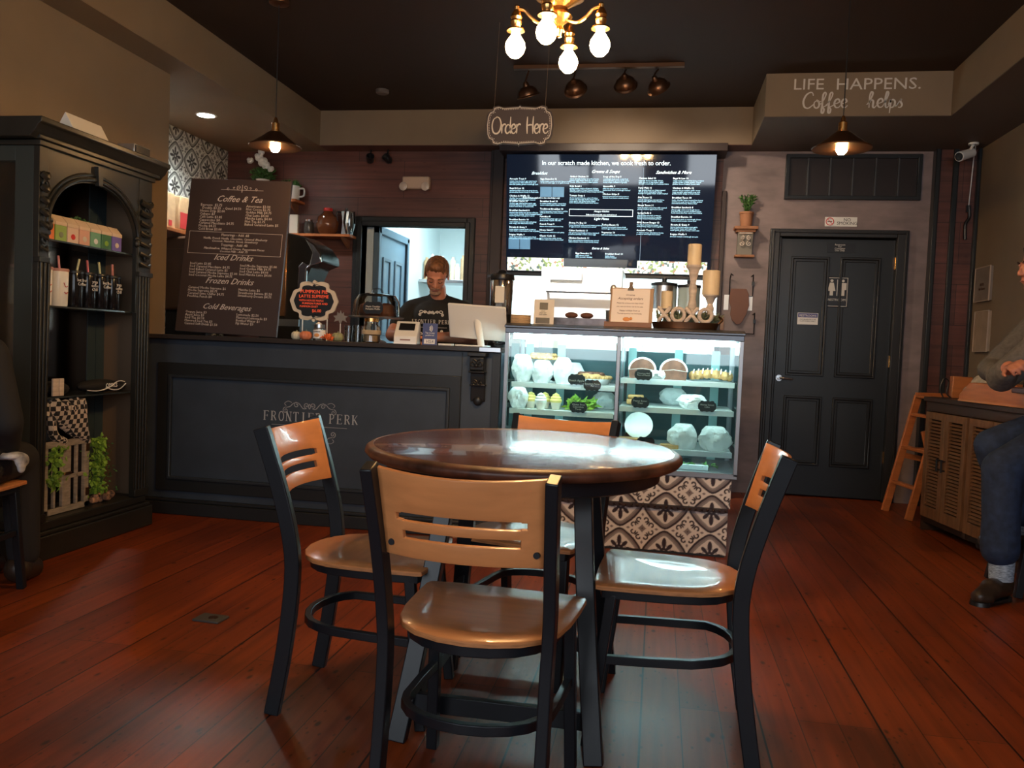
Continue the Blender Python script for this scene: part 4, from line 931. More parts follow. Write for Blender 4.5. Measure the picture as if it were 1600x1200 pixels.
for s_ in (-1, 1):
    b.ribbon([(x+.015, z) for x, z in spiral(s_*.022, .972, .017, 1.2, -PI/2, s_)], .0025); b.ribbon([(x+.015, z) for x, z in spiral(s_*.095, .962, .010, 1, -PI/2, s_)], .002); b.ribbon([(x+.015, z) for x, z in spiral(s_*.055, .970, .008, 1, -PI/2, s_)], .002)
b.ribbon([(.015, .94), (.015, .99)], .003); b.build('ornament', CH, e, loc=(0, -.0005, 0))
b = MB()
for i in range(62): 
    x = -.315+i*.0103; b.box(x, x+.006, -.0014, 0, .668, .671); b.box(x, x+.006, -.0014, 0, .522, .525)
for i in range(14):
    z = .525+i*.0103; b.box(-.317, -.314, -.0014, 0, z, z+.006); b.box(.318, .321, -.0014, 0, z, z+.006)
b.build('dotted_frame', CH, e)

# ================================================================== THINGS ON THE COUNTER
ZK = 1.088
e = thing('specials_sign', 'white scalloped frame board announcing pumpkin pie latte supreme in orange chalk', 'sign', (-2.055, 4.74, ZK), rz=R(2))
pl = [(x, z+.235) for x, z in catmull(plaque(.285, .235, notch=.20), 3, True)]
b = MB(); b.prism(pl, 0, .014); b.build('white_frame', M['cream'], e, bevel=.002)
b = MB(); cx = [(x*.83, .235+(z-.235)*.80) for x, z in pl]; b.prism(cx, -.002, .0); b.build('chalk_panel', M['blackplastic'], e)
b = MB()
for sx in (-.07, .085): b.cyl((sx, .007, 0), (sx, .007, .13), .0035)
b.build('stick', M['ceramic'], e)
OC = mat('orange_chalk', (.9, .12, .05), .7, emit=(1, .1, .03), es=.15)  # faint glow added to the chalk letters, which are no lamp
multitext('chalk_lettering', [('PUMPKIN PIE', 0, .281, .030, {}), ('LATTE SUPREME', 0, .254, .026, {}), ('WITH HOUSE MAPLE', -.015, .232, .0165, {}), ('PUMPKIN PUREE AND', .008, .214, .0165, {}), ('PUMPKIN DUST', -.03, .196, .0165, {}), ('$6.00', .02, .168, .026, {})], OC, e, loc=(0, -.0025, 0))
def pumpkin(loc, r, h, m_, label):
    e = thing('pumpkin', label, 'pumpkin', loc)
    b = MB(); seg = 40; prof = [(.05, 0), (.6, .02), (.92, .2), (1, .5), (.9, .8), (.55, .98), (.1, .93)]; vs = []
    for q, z in prof:
        for k in range(seg):
            a = 2*PI*k/seg; rr = r*q*(1-.10*abs(math.cos(4.5*a))**6 if q > .2 else 1); vs.append((rr*math.cos(a), rr*math.sin(a), h*z))
    n_ = len(prof); b._add(vs, [(i*seg+k, i*seg+(k+1) % seg, (i+1)*seg+(k+1) % seg, (i+1)*seg+k) for i in range(n_-1) for k in range(seg)]+[tuple(range(seg-1, -1, -1)), tuple((n_-1)*seg+k for k in range(seg))])
    b.build('body', m_, e, sharp=80); b = MB(); b.cyl((0, 0, h*.9), (.004, 0, h*1.14), .006, .004); b.build('stem', M['sage'], e); return e
pumpkin((-2.115, 4.64, ZK), .030, .048, cm('white_pumpkin', (.65, .60, .45), .5), 'small cream-white pumpkin, leftmost on the counter')
pumpkin((-2.050, 4.63, ZK), .038, .052, cm('salmon_pumpkin', (.62, .20, .10), .5), 'salmon orange pumpkin between the white one and the labelled jar')
pumpkin((-1.865, 4.66, ZK), .036, .050, cm('green_pumpkin', (.28, .28, .15), .5), 'grey-green pumpkin right of the orange leaves')
e = thing('ghost_figurine', 'small white stacked figurine behind the orange pumpkin', 'figurine', (-2.01, 4.72, ZK))
b = MB(); b.lathe([(.024, 0), (.027, .03), (.020, .062), (.012, .07), (.02, .085), (.019, .10), (0, .112)], seg=18); b.build('figurine_body', M['ceramic'], e)
e = thing('candle_jar', 'glass jar with white pumpkin label and metal lid on the counter', 'jar', (-1.967, 4.63, ZK))
b = MB(); b.lathe([(.034, 0), (.036, .005), (.036, .066), (.030, .074)], seg=24); b.build('jar_body', M['jarglass'], e)
b = MB(); b.lathe([(.0365, .012), (.0365, .062)], seg=24); lb = b.build('label', M['ceramic'], e)
b = MB(); b.lathe([(.031, .074), (.031, .094), (0, .094)], seg=24); b.build('lid', M['steel'], e)
b = MB(); b.sphere((0, -.0365, .030), (.016, .0015, .011)); b.build('printed_pumpkin', cm('print_orange', (.7, .3, .1), .6), e)
text('lettering', 'PUMPKIN', (0, -.0375, .048), .010, cm('ink', (.05, .04, .04), .7), e)
b = MB()
for k_ in range(40): b.leaf((random.uniform(-.03, .03), random.uniform(-.015, .015), random.uniform(0, .02)), (random.uniform(-1, 1), random.uniform(-.7, .3), random.uniform(0, 1.2)), .032, .02)
tag(b.build('autumn_leaves', cm('autumn_orange', (.7, .13, .03), .6), loc=(-1.905, 4.625, ZK), flat=True), 'curled orange autumn leaves between the jar and green pumpkin', 'leaves', kind='stuff')
e = thing('maple_leaf_pick', 'grey felt maple leaf on a thin white stick behind the green pumpkin', 'decoration', (-1.875, 4.72, ZK))
lp = [(0, -.035), (.012, -.01), (.04, -.02), (.03, 0), (.045, .015), (.022, .018), (.02, .04), (.008, .028), (0, .05), (-.008, .028), (-.02, .04), (-.022, .018), (-.045, .015), (-.03, 0), (-.04, -.02), (-.012, -.01)]
b = MB(); b.prism([(x, z+.135) for x, z in lp], 0, .004); b.build('felt_leaf', cm('felt_grey', (.22, .2, .19), .9), e)
b = MB(); b.cyl((0, .002, 0), (0, .002, .105), .0025); b.build('stick', M['ceramic'], e)
for x, y, r_, h_, lab in ((-1.815, 4.70, .024, .095, 'slim clear glass tumbler right of the green pumpkin'), (-1.765, 4.72, .026, .10, 'clear glass tumbler beside the string-wrapped jar')):
    b = MB(); b.lathe([(r_*.85, 0), (r_, h_), (r_*.94, h_), (r_*.8, .006), (0, .006)], seg=24); tag(b.build('glass_tumbler', M['jarglass'], loc=(x, y, ZK)), lab, 'glass', 'clear tumblers on the counter')
e = thing('mason_jar', 'clear glass jar with brass lid and rope band under the cake dome', 'jar', (-1.665, 4.68, ZK))
b = MB(); b.lathe([(.045, 0), (.052, .006), (.052, .09), (.040, .108), (.040, .125)], seg=28); b.build('jar_body', M['jarglass'], e)
b = MB(); b.lathe([(.043, .122), (.043, .142), (0, .144)], seg=24); b.build('lid', M['brass'], e)
b = MB()
for i in range(5): b.tube([(.053*math.cos(a), .053*math.sin(a), .05+i*.005) for a in [2*PI*k_/20 for k_ in range(20)]], .0028, 6, True)
b.build('rope_band', cm('rope', (.5, .38, .25), .8), e)
b = MB(); b.lathe([(.044, .008), (.047, .04), (.03, .05), (0, .05)], seg=20); b.build('filling', cm('sugar_brown', (.35, .22, .12), .8), e)
# cake stand with dome
e = thing('cake_stand', 'glass-domed cake stand with a dark scalloped tag and cookies inside', 'cake stand', (-1.70, 4.86, ZK))
b = MB(); b.lathe([(.07, 0), (.06, .01), (.014, .03), (.012, .13), (.05, .146), (.165, .150), (.168, .158), (0, .156)], seg=36); b.build('pedestal', M['steel'], e)
b = MB(); b.lathe([(.150, .158), (.146, .165), (.138, .25), (.115, .288), (.05, .302), (0, .304)], seg=36); b.build('dome', M['jarglass'], e)
b = MB(); b.tube(catmull([(-.035, 0, .300), (-.028, 0, .32), (0, 0, .328), (.028, 0, .32), (.035, 0, .300)]), .005); b.build('dome_handle', M['jarglass'], e)
for i, (x, y, r_) in enumerate(((-.06, .0, .055), (.05, .03, .06), (-.02, -.05, .05))):
    b = MB(); b.lathe([(r_*.8, 0), (r_, .02), (r_*.8, .07), (r_*.3, .085), (0, .085)], seg=18); tag(b.build('muffin', M['choc'], loc=(-1.70+x, 4.86+y, ZK+.158)), ('left', 'right', 'front middle')[i]+' brown muffin under the glass cake dome', 'muffin', 'muffins under the cake dome')
b = MB(); b.prism(plaque(.125, .062)[:0] or [(x, z) for x, z in plaque(.12, .075)], 0, .003); t_ = b.build('tag_plaque', M['blackplastic'], e, loc=(.03, -.152, .205))
text('lettering', 'Maple Cheddar\nPumpkin Muffin', (.03, -.1535, .208), .0145, M['chalk'], e)
# receipt printer
e = thing('receipt_printer', 'white receipt printer with dark paper window beside the blue card sign', 'printer', (-1.452, 4.70, ZK), rz=R(8))
b = MB(); b.prism([(-.07, .0), (.07, .0), (.07, .105), (.035, .135), (-.058, .055), (-.07, .045)], -.068, .068, 'YZ'); b.build('printer_body', M['white'], e, bevel=.006)
b = MB(); b.cbox((0, -.008, .1005), (.092, .062, .004), (R(40.5), 0, 0)); b.build('paper_window', M['blackplastic'], e, bevel=.002)
b = MB(); b.box(-.066, .066, -.076, .07, -.0, .008); b.build('base', M['ceramic'], e)
b = MB(); b.box(-.03, .03, -.0715, -.069, .02, .028); b.build('paper_slot', cm('slot_red', (.25, .12, .1), .5), e)
e = thing('card_sign', 'blue contactless payment sign reading VISA on the counter', 'sign', (-1.300, 4.64, ZK), rz=R(2))
b = MB(); b.box(-.043, .043, 0, .006, 0, .125); b.build('card', mat('visa_blue', (.055, .07, .20), .4), e, rot=(R(-6), 0, 0))
b = MB(); b.box(-.032, .032, -.0015, 0, .006, .034); b.build('white_patch', M['ceramic'], e, rot=(R(-6), 0, 0))
multitext('lettering', [('VISA', 0, .012, .024, dict(shear=.35))], cm('visa_ink', (.03, .04, .12), .4), e, loc=(0, -.002, 0), rot=(R(-6), 0, 0), label='dark letters VISA')
multitext('lettering', [('Tap to pay', 0, .066, .013, {}), ('preferred', 0, .052, .013, {})], M['ceramic'], e, loc=(0, -.0005, 0), rot=(R(-6), 0, 0), label='white words above the patch')
b = MB(); b.ribbon([(-.010+.010*math.cos(a), .095+.010*math.sin(a)) for a in [-.9+1.8*i/8 for i in range(9)]], .003)
b.ribbon([(-.014+.020*math.cos(a), .095+.020*math.sin(a)) for a in [-.8+1.6*i/8 for i in range(9)]], .003); b.ribbon([(-.012+.026*math.cos(a), .095+.026*math.sin(a)) for a in [-.75+1.5*i/8 for i in range(9)]], .003)
b.build('contactless_symbol', M['ceramic'], e, loc=(0, -.0005, 0), rot=(R(-6), 0, 0))
# point-of-sale screen seen from behind
e = thing('register_screen', 'white tablet register seen from behind on a curved white stand', 'register', (-1.06, 4.80, ZK), rz=R(-4))
b = MB(); b.box(-.175, .175, -.009, .009, 0, .215); b.build('screen', M['white'], e, loc=(0.015, -.01, .045), rot=(R(24), R(2.5), 0), bevel=.008, bseg=4)
b = MB(); b.tube(catmull([(.055, -.08, .006), (.050, -.085, .045), (.035, -.075, .10), (.02, -.055, .145), (.015, -.04, .15)]), [.020]*6+[.021]*6+[.022]*5, 16); b.build('stand_arm', M['ceramic'], e)
b = MB(); b.box(-.09, .08, -.13, .04, 0, .010); b.build('stand_base', M['ceramic'], e, bevel=.004)
b = MB()
for i in range(7): b.tube(catmull([(random.uniform(-.04, .04), random.uniform(-.03, .03), random.uniform(.01, .08)) for _ in range(6)]), .004, 6)
tag(b.build('cable_bundle', M['blackplastic'], loc=(-.925, 4.82, ZK)), 'tangle of black cables behind the register screen', 'cable', kind='stuff')
b = MB(); b.box(-.04, .04, -.03, .03, 0, .012); tag(b.build('card_reader', M['white'], loc=(-1.20, 4.64, ZK), bevel=.003), 'small white card reader between the blue sign and the screen stand', 'card reader')
e = thing('wicker_basket', 'brown wicker basket edge beside the urn', 'basket', (-.87, 4.72, 1.232))
b = MB()
for i in range(5): b.tube([(.055*math.cos(a), .055*math.sin(a), .006+i*.010) for a in [2*PI*k_/24 for k_ in range(24)]], .0058, 6, True)
b.lathe([(.05, 0), (.05, .004)], seg=20); b.build('weave', M['kraft'], e); e.location = (-.79, 4.75, 1.232)

# ================================================================== COFFEE MACHINES, SHELVES BEHIND THE COUNTER
e = thing('espresso_machine', 'tall dark espresso machine with copper band and chrome snout, behind the drinks board', 'coffee machine', (-2.72, 5.75, .921))
out = [(-.20, 0), (.12, 0), (.12, .50), (.155, .60), (.20, .70), (.26, .725), (.285, .735), (.275, .79), (.22, .86), (.12, .92), (0, .945), (-.13, .935), (-.19, .90), (-.20, .85)]
b = MB(); b.prism(out, 0, .34); b.build('machine_body', cm('machine_dark', (.05, .045, .04), .25, metal=.6), e, bevel=.01)
b = MB(); b.prism([(-.075, .33), (.01, .33), (.015, .925), (-.07, .935)], -.012, 0); b.build('copper_band', cm('copper', (.55, .27, .13), .25, metal=1), e, bevel=.003)
b = MB(); b.prism([(.19, .70), (.285, .733), (.277, .79), (.225, .86), (.15, .90), (.21, .80)], -.02, 0); b.prism([(.10, .38), (.165, .38), (.175, .68), (.20, .71), (.14, .73), (.11, .70)], -.025, 0); b.build('chrome_snout', M['chrome'], e, bevel=.008)
b = MB(); b.ring_prism([(-.185, .45), (-.085, .45), (-.085, .80), (-.185, .80)], [(-.175, .46), (-.095, .46), (-.095, .79), (-.175, .79)], -.008, 0); b.build('side_window_frame', M['steel'], e)
b = MB(); b.box(-.16, .12, -.01, 0, .26, .31); b.build('drip_plate', M['steel'], e)
b = MB(); b.box(-.20, .08, -.012, 0, .04, .14); b.build('lower_panel', M['blackplastic'], e)
e = thing('grinder_cabinet', 'brown rounded machine casing at the far left behind the counter', 'coffee machine', (-3.52, 5.65, .92))
b = MB(); b.prism([(-.13, .34), (-.145, .40), (-.14, .80), (-.115, .88), (.10, .90), (.12, .84), (.115, .36)], 0, .35); b.build('casing', cm('casing_brown', (.11, .050, .026), .4, noise=(5, .2, (1, 1, 1))), e, bevel=.02)
b = MB(); b.box(-.115, .10, .03, .32, 0, .345); b.build('base', M['blackplastic'], e, bevel=.01)
b = MB(); b.ribbon([(-.13, .80), (.115, .80)], .004, .0); b.build('seam', M['bronze'], e)
# cursive wall word partly visible left of the board
def hand(strokes, x, z, s, th, y, m_, name, parent=None, loc=(0, 0, 0), d=.002):
    b = MB()
    for st in strokes: b.ribbon([(x+px*s, z+pz*s) for px, pz in catmull(st, 6)], th, y, d)
    return b.build(name, m_, parent, loc=loc)
GL = {
 'O': (.62, [[(.34, 1.0), (.12, .86), (.03, .5), (.10, .12), (.30, .0), (.50, .16), (.58, .55), (.48, .90), (.30, 1.0), (.24, .93)]]),
 'r': (.30, [[(.06, .56), (.07, .02)], [(.07, .34), (.14, .52), (.25, .57), (.29, .50)]]),
 'd': (.40, [[(.32, .42), (.20, .54), (.06, .40), (.05, .14), (.15, .02), (.28, .12), (.33, .34)], [(.34, 1.0), (.33, .5), (.34, .10), (.39, .02)]]),
 'e': (.36, [[(.04, .26), (.18, .30), (.29, .40), (.22, .56), (.09, .48), (.04, .24), (.12, .04), (.25, .04), (.33, .16)]]),
 'H': (.52, [[(.06, 1.0), (.05, .5), (.07, 0)], [(.42, 1.02), (.40, .5), (.42, 0)], [(.05, .46), (.22, .52), (.42, .50)]]),
 'C': (.55, [[(.52, .78), (.47, .96), (.34, .98), (.16, .80), (.05, .42), (.12, .08), (.30, .0), (.48, .16), (.56, .26)]]),
 'o': (.36, [[(.20, .50), (.06, .36), (.06, .10), (.18, .0), (.29, .14), (.27, .40), (.17, .50), (.22, .40), (.38, .42)]]),
 'f': (.34, [[(-.04, .18), (.14, .45), (.26, .86), (.20, .98), (.12, .80), (.10, .2), (.08, -.25), (.16, -.30), (.20, -.08), (.14, .04), (.30, .16), (.36, .22)]]),
 'h': (.44, [[(-.04, .18), (.12, .50), (.22, .88), (.15, .98), (.08, .70), (.07, .0)], [(.07, .28), (.17, .48), (.26, .40), (.25, .08), (.32, .0), (.42, .14)]]),
 'l': (.26, [[(-.02, .14), (.12, .50), (.20, .88), (.13, .98), (.07, .60), (.09, .10), (.16, .0), (.26, .14)]]),
 'p': (.40, [[(-.02, .16), (.08, .46), (.05, -.34)], [(.07, .30), (.17, .50), (.28, .38), (.26, .12), (.14, .0), (.08, .06)], [(.24, .06), (.40, .14)]]),
 's': (.30, [[(-.02, .10), (.14, .44), (.19, .50), (.16, .38), (.24, .18), (.18, .02), (.06, .02)]]),
 'k': (.42, [[(0, .14), (.14, .55), (.22, .9), (.14, .98), (.08, .6), (.07, 0)], [(.08, .26), (.22, .46), (.28, .36), (.14, .24), (.24, .06), (.40, .06)]]),
}
def script(b, word, x, z, s, th, y=0, d=.002, taper=False, gap=0):
    for c in word:
        if c == ' ': x += s*.34; continue
        w, st = GL[c]
        for q in st: b.ribbon([(x+px*s, z+pz*s) for px, pz in catmull(q, 6)], th, y, d, taper)
        x += (w+gap)*s
    return x
e = thing('script_sign', 'small dark sign with white cursive letters between the cabinet and the drinks board', 'sign', (-3.02, 5.02, 1.088))
b = MB(); b.box(-.07, .10, 0, .012, 0, .13); b.build('board', M['blackplastic'], e, bevel=.002)
b = MB(); script(b, 'like', -.06, .04, .09, .008, taper=True) if 'i' in GL else script(b, 'lke', -.06, .04, .09, .008, taper=True); b.build('lettering', M['chalk'], e, loc=(0, -.001, 0))
# shelf with coffee bags on the tiled wall
b = MB(); b.box(-3.82, -3.52, 5.35, 6.70, 1.835, 1.862); tag(b.build('wall_shelf', M['orangewood'], bevel=.003), 'wooden shelf on the tiled wall holding coffee bags', 'shelf')
for i, (y, c_, lab) in enumerate(((5.50, 'cream', 'kraft coffee bag with crimson stripe, nearest the room corner'), (5.68, 'kraft', 'kraft coffee bag with a red square label in the middle'), (5.87, 'red', 'kraft coffee bag with red front, half hidden by the drinks board'))):
    e = thing('coffee_bag', lab, 'coffee bag', (-3.66, y, 1.862), 'coffee bags on the tiled wall shelf')
    b = MB(); b.prism([(-.07, 0), (.07, 0), (.075, .18), (.06, .25), (.055, .275), (-.055, .275), (-.06, .25), (-.075, .18)], -.05, .05, 'XZ'); b.T = Matrix.Identity(4); b.build('bag', M['kraft'], e, rot=(0, 0, R(90)), bevel=.01)
    b = MB(); b.box(.0508, .053, -.02, .02, .03, .07) if i == 1 else b.box(.0508, .053, -.06, -.02 if i == 0 else .04, .03, .15); b.build('label', cm('label_red', (.5, .05, .05), .5), e)
# wall shelves on the back wall
def shelf(x0, x1, z, label):
    e = thing('wall_shelf', label, 'shelf', ((x0+x1)/2, 6.88, z)); w = (x1-x0)/2
    b = MB(); b.box(-w, w, -.19, 0, -.022, 0); b.build('board', M['orangewood'], e, bevel=.002)
    for s_ in (-.75, .75):
        b = MB(); b.prism([(-.16, -.022), (0, -.022), (0, -.10), (-.03, -.09), (-.13, -.05)], s_*w-.012, s_*w+.012, 'YZ'); b.build('bracket', cm('walnut', (.24, .11, .06), .5), e)
    return e
shelf(-3.66, -3.09, 2.275, 'upper wooden shelf with potted flowers above the drinks board')
shelf(-3.22, -2.60, 1.985, 'lower wooden shelf with jars and moka pot left of the kitchen doorway')
e = thing('flower_pitcher', 'white pitcher full of white flowers on the upper shelf', 'potted flowers', (-3.44, 6.78, 2.275))
b = MB(); b.lathe([(.05, 0), (.062, .03), (.045, .10), (.050, .16), (.060, .175), (.05, .172), (.04, .10)], seg=24); b.tube(catmull([(-.045, 0, .13), (-.10, 0, .15), (-.11, 0, .10), (-.055, 0, .04)]), .009); b.build('pitcher', M['ceramic'], e)
b = MB()
for i in range(160): 
    a = random.uniform(0, 2*PI); r_ = random.uniform(0, .09); b.leaf((r_*math.cos(a), r_*.6*math.sin(a), .17+random.uniform(0, .08)), (math.cos(a), math.sin(a)*.5, random.uniform(.1, 1.2)), .05, .02)
b.build('foliage', M['leaf'], e, flat=True)
for x, z, r_ in ((-.10, .33, .030), (-.02, .36, .038), (.015, .32, .045), (.045, .29, .038), (.09, .26, .030), (0, .40, .03)):
    b = MB()
    for q in range(7): a = q*.9; b.sphere((x+r_*.4*math.cos(a), -.04+r_*.3*math.sin(a), z+r_*.3*math.sin(2*a)), r_*.6, 10, 7)
    b.build('blossom', cm('petal_white', (.82, .78, .72), .6), e)
def mug(loc, label, plant=True):
    e = thing('plant_mug', label, 'potted plant', loc)
    b = MB(); b.lathe([(.05, 0), (.058, .01), (.06, .12), (.054, .12), (.05, .02), (0, .02)], seg=24); b.tube(catmull([(.058, 0, .10), (.10, 0, .095), (.10, 0, .04), (.058, 0, .03)]), .008); b.build('mug', M['ceramic'], e)
    b = MB()
    for i in range(110):
        a = random.uniform(0, 2*PI); q = random.uniform(0, .04); b.leaf((q*math.cos(a)-.02, q*math.sin(a), .11), (math.cos(a), math.sin(a), random.uniform(.3, 2)), .07, .025)
    b.build('foliage', M['leaf'], e, flat=True); return e
mug((-3.155, 6.77, 2.275), 'white mug with a green plant at the right end of the upper shelf')
b = MB(); b.box(-.038, .038, -.015, .015, 0, .165); tag(b.build('boxed_bottle', M['paper'], loc=(-3.13, 6.76, 1.985), bevel=.002), 'pale upright box, leftmost on the lower shelf', 'box')
e = thing('glass_creamer', 'small dark glass jar with chrome rim beside the pale box', 'jar', (-3.00, 6.77, 1.985))
b = MB(); b.lathe([(.035, 0), (.045, .03), (.04, .10), (.03, .11)], seg=20); b.build('jar_body', cm('smoky', (.06, .05, .045), .08), e); b = MB(); b.lathe([(.032, .11), (.034, .125), (0, .13)], seg=20); b.build('lid', M['chrome'], e)
e = thing('amber_jug', 'round amber glass jug with red cap on the lower shelf', 'jug', (-2.83, 6.77, 1.985))
b = MB(); b.lathe([(.06, 0), (.085, .03), (.098, .09), (.085, .15), (.045, .185), (.035, .20)], seg=28); b.build('jug_body', mat('amber', (.14, .045, .018), .08, coat=.5), e)
b = MB(); b.lathe([(.038, .20), (.038, .225), (0, .23)], seg=20); b.build('cap', M['red'], e)
e = thing('moka_pot', 'silver moka pot on the lower shelf beside the jug', 'moka pot', (-2.66, 6.76, 1.985))
b = MB(); b.lathe([(.045, 0), (.035, .09), (.033, .10), (.045, .19), (.046, .195)], seg=8); b.build('pot', M['steel'], e, flat=True)
b = MB(); b.lathe([(.045, .195), (.01, .21), (.012, .225), (0, .228)], seg=8); b.tube(catmull([(-.04, 0, .19), (-.085, 0, .19), (-.08, 0, .12)]), .007); b.build('lid_and_handle', M['blackplastic'], e)
b = MB(); b.lathe([(.03, 0), (.055, .10), (.045, .19), (.042, .19), (.05, .10), (.026, .006), (0, .006)], seg=24); tag(b.build('glass_carafe', M['jarglass'], loc=(-2.615, 6.72, 1.985)), 'clear glass carafe at the right end of the lower shelf', 'carafe')
e = thing('emergency_light', 'beige twin-lamp emergency light on the dark boards above the doorway', 'emergency light', (-2.08, 6.88, 2.37))
b = MB(); b.box(-.118, .118, -.07, 0, .02, .125); b.build('housing', cm('beige_plastic', (.50, .36, .27), .45), e, bevel=.012)
for s_ in (-1, 1):
    b = MB(); b.lathe([(.02, .0), (.034, -.03), (.036, -.045), (.02, -.052), (0, -.052)], (s_*.095, -.055, .035), 20, 'Y'); b.build('lamp_head', cm('lamp_lens', (.55, .45, .38), .2), e)
# kitchen shelf with jars
b = MB(); b.box(-2.49, -2.02, 8.40, 8.80, 1.730, 1.76); tag(b.build('kitchen_shelf', M['steel'], bevel=.002), 'steel kitchen shelf glimpsed through the doorway', 'shelf')
cols = [('kraft', .24), ('ceramic', .28), ('sage', .22), ('paper', .26), ('steel', .20), ('wax', .25), ('ceramic', .18), ('kraft', .27)]
desc = ['brown', 'tall white', 'green', 'cream', 'steel', 'yellow', 'short white', 'tan']
for i, (m_, h_) in enumerate(cols):
    b = MB(); b.lathe([(.026, 0), (.028, .01), (.028, h_-.04), (.015, h_-.02), (.015, h_)], seg=18); tag(b.build('food_canister', M[m_], loc=(-2.455+i*.056, 8.55+.02*(i % 2), 1.76)), '%s container on the kitchen shelf, number %s from the doorway' % (desc[i], ['one', 'two', 'three', 'four', 'five', 'six', 'seven', 'eight'][i]), 'container', 'containers on the kitchen shelf')
b = MB()
for i in range(6): b.tube([(-2.38+.02*i, 9.05, 1.15), (-2.38+.02*i, 9.05, 1.55)], .004, 6)
for z in (1.2, 1.35, 1.5): b.box(-2.0, -1.6, 9.0, 9.01, z, z+.01)
for i in range(12): b.tube(catmull([(-2.0+.035*i, 8.98, 1.10), (-1.98+.035*i, 8.95, 1.3), (-2.0+.035*i, 8.98, 1.55)]), .006, 6)
tag(b.build('wire_rack', M['ceramic']), 'white wire rack at the far end of the kitchen', 'rack')
# ================================================================== TALL CABINET
c = thing('display_cabinet', 'tall dark carved cabinet with an arched glass front at the left wall', 'cabinet', (-2.966, 3.84, 0)); c.scale = (.867, 1, 1)
KX, Y0, Y1 = .16, -.43, .43                     # front plane, near and far sides (local)
CB = M['cabinet']
b = MB(); b.box(-.155, .165, Y0-.01, Y1+.01, 0, .045); b.box(-.155, .19, Y0-.03, Y1+.03, 0, .115); b.box(-.155, .178, Y0-.018, Y1+.018, .115, .135); b.box(-.155, KX, Y0, Y1, .135, .178); b.build('plinth', CB, c, bevel=.006)
for yy, nm in ((Y0, 0), (Y1-.115, 1)):
    w_ = .058 if nm == 0 else .115
    b = MB(); b.box(KX-.035, KX, yy, yy+w_, .178, 1.93)
    for q in range(4 if nm else 3): b.cyl((KX+.004, yy+(.012 if nm == 0 else .016)+q*(.017 if nm == 0 else .026), .21), (KX+.004, yy+.016+q*.026, 1.40), .008, seg=8)
    b.box(KX-.02, KX+.016, yy-.006, yy+w_+.004, 1.40, 1.425); b.box(KX-.02, KX+.014, yy-.004, yy+w_+.002, .18, .22)
    b.build('pilaster', CB, c, bevel=.002)
    b = MB()
    for q in range(7): b.tube(catmull([(KX+.004, yy+.01, 1.47+q*.056), (KX+.026-.002*q, yy+w_/2, 1.455+q*.056), (KX+.004, yy+w_-.01, 1.47+q*.056)]), .009+.0015*q, 6)
    for q in range(3): b.tube([(KX+.012, yy+w_/2+dy, dz) for dy, dz in spiral(0, 1.50+q*.13, .024, 1.3, 0, 1)], .006, 6)
    b.build('carving', CB, c)
# arched front rail
b = MB(); ya, yb = Y0+.058, Y1-.115; ym = (ya+yb)/2; hw = (yb-ya)/2-.012; n = 24
arc = [(ym-hw*math.cos(PI*i/n), 1.585+.245*math.sin(PI*i/n)) for i in range(n+1)]
vs = []
for y, z in arc: vs += [(KX-.03, y, z), (KX-.03, y, 1.93), (KX-.004, y, z), (KX-.004, y, 1.93)]
fs = []
for i in range(n): a = i*4; fs += [(a, a+4, a+5, a+1), (a+2, a+3, a+7, a+6), (a, a+2, a+6, a+4), (a+1, a+5, a+7, a+3)]
b._add(vs, fs); b.box(KX-.03, KX-.004, ya, ya+.013, 1.2, 1.93); b.box(KX-.03, KX-.004, yb-.013, yb, 1.2, 1.93); b.build('arched_rail', CB, c)
b = MB(); b.tube([(KX+.002, y, z) for y, z in [(ym-(hw+.012)*math.cos(PI*i/n), 1.585+.262*math.sin(PI*i/n)) for i in range(n+1)]], .011, 8)
b.tube([(KX-.002, y, z) for y, z in [(ym-(hw+.034)*math.cos(PI*i/n), 1.585+.285*math.sin(PI*i/n)) for i in range(n+1)]], .008, 8)
b.prism([(ym-.022, 1.915), (ym+.022, 1.915), (ym+.014, 1.82), (ym-.014, 1.82)], KX-.004, KX+.022, 'YZ')
for s_ in (-1, 1): b.sphere((KX, ym+s_*(hw+.0), 1.575), (.018, .016, .022)); b.sphere((KX, ym+s_*(hw+.0), 1.60), (.014, .02, .014))
b.build('arch_moulding', CB, c)
b = MB(); b.box(-.155, .175, Y0-.012, Y1+.012, 1.93, 1.955); b.prism([(.165, 1.955), (.185, 1.975), (.20, 1.985), (.215, 2.01), (.235, 2.02), (.235, 2.045), (-.155, 2.045), (-.155, 1.955)], Y0-.07, Y1+.07, 'XZ')
b.box(-.155, .19, Y0-.03, Y1+.03, 1.955, 1.975); b.build('cornice', CB, c, bevel=.004)
# near side frame (facing the camera) and far side
b = MB(); b.box(.015, KX-.035, Y0, Y0+.03, .178, 1.93); b.box(-.155, -.12, Y0, Y0+.03, .178, 1.93); b.box(-.12, .015, Y0, Y0+.03, 1.86, 1.93); b.box(-.12, .015, Y0, Y0+.03, .178, .24); b.build('side_frame', cm('cabinet_green', (.035, .042, .038), .42), c, bevel=.002)
b = MB(); b.box(-.155, KX-.035, Y1-.03, Y1, .178, 1.93); b.build('side_panel', cm('brown_panel', (.16, .10, .06), .6), c)
b = MB(); b.box(-.155, -.147, Y0+.03, Y1-.03, .178, 1.93); b.build('back_board', cm('board_back', (.035, .022, .018), .3), c)
b = MB(); b.box(-.146, -.138, .26, .325, .178, 1.93); b.box(-.146, -.138, .33, .399, .178, 1.93)
for q in range(16):
    for yy in (.292, .365): b.cyl((-.138, yy, .3+q*.1), (-.1375, yy, .3+q*.1), .004, seg=8)
b.build('shelf_stile', M['cabblue'], c)
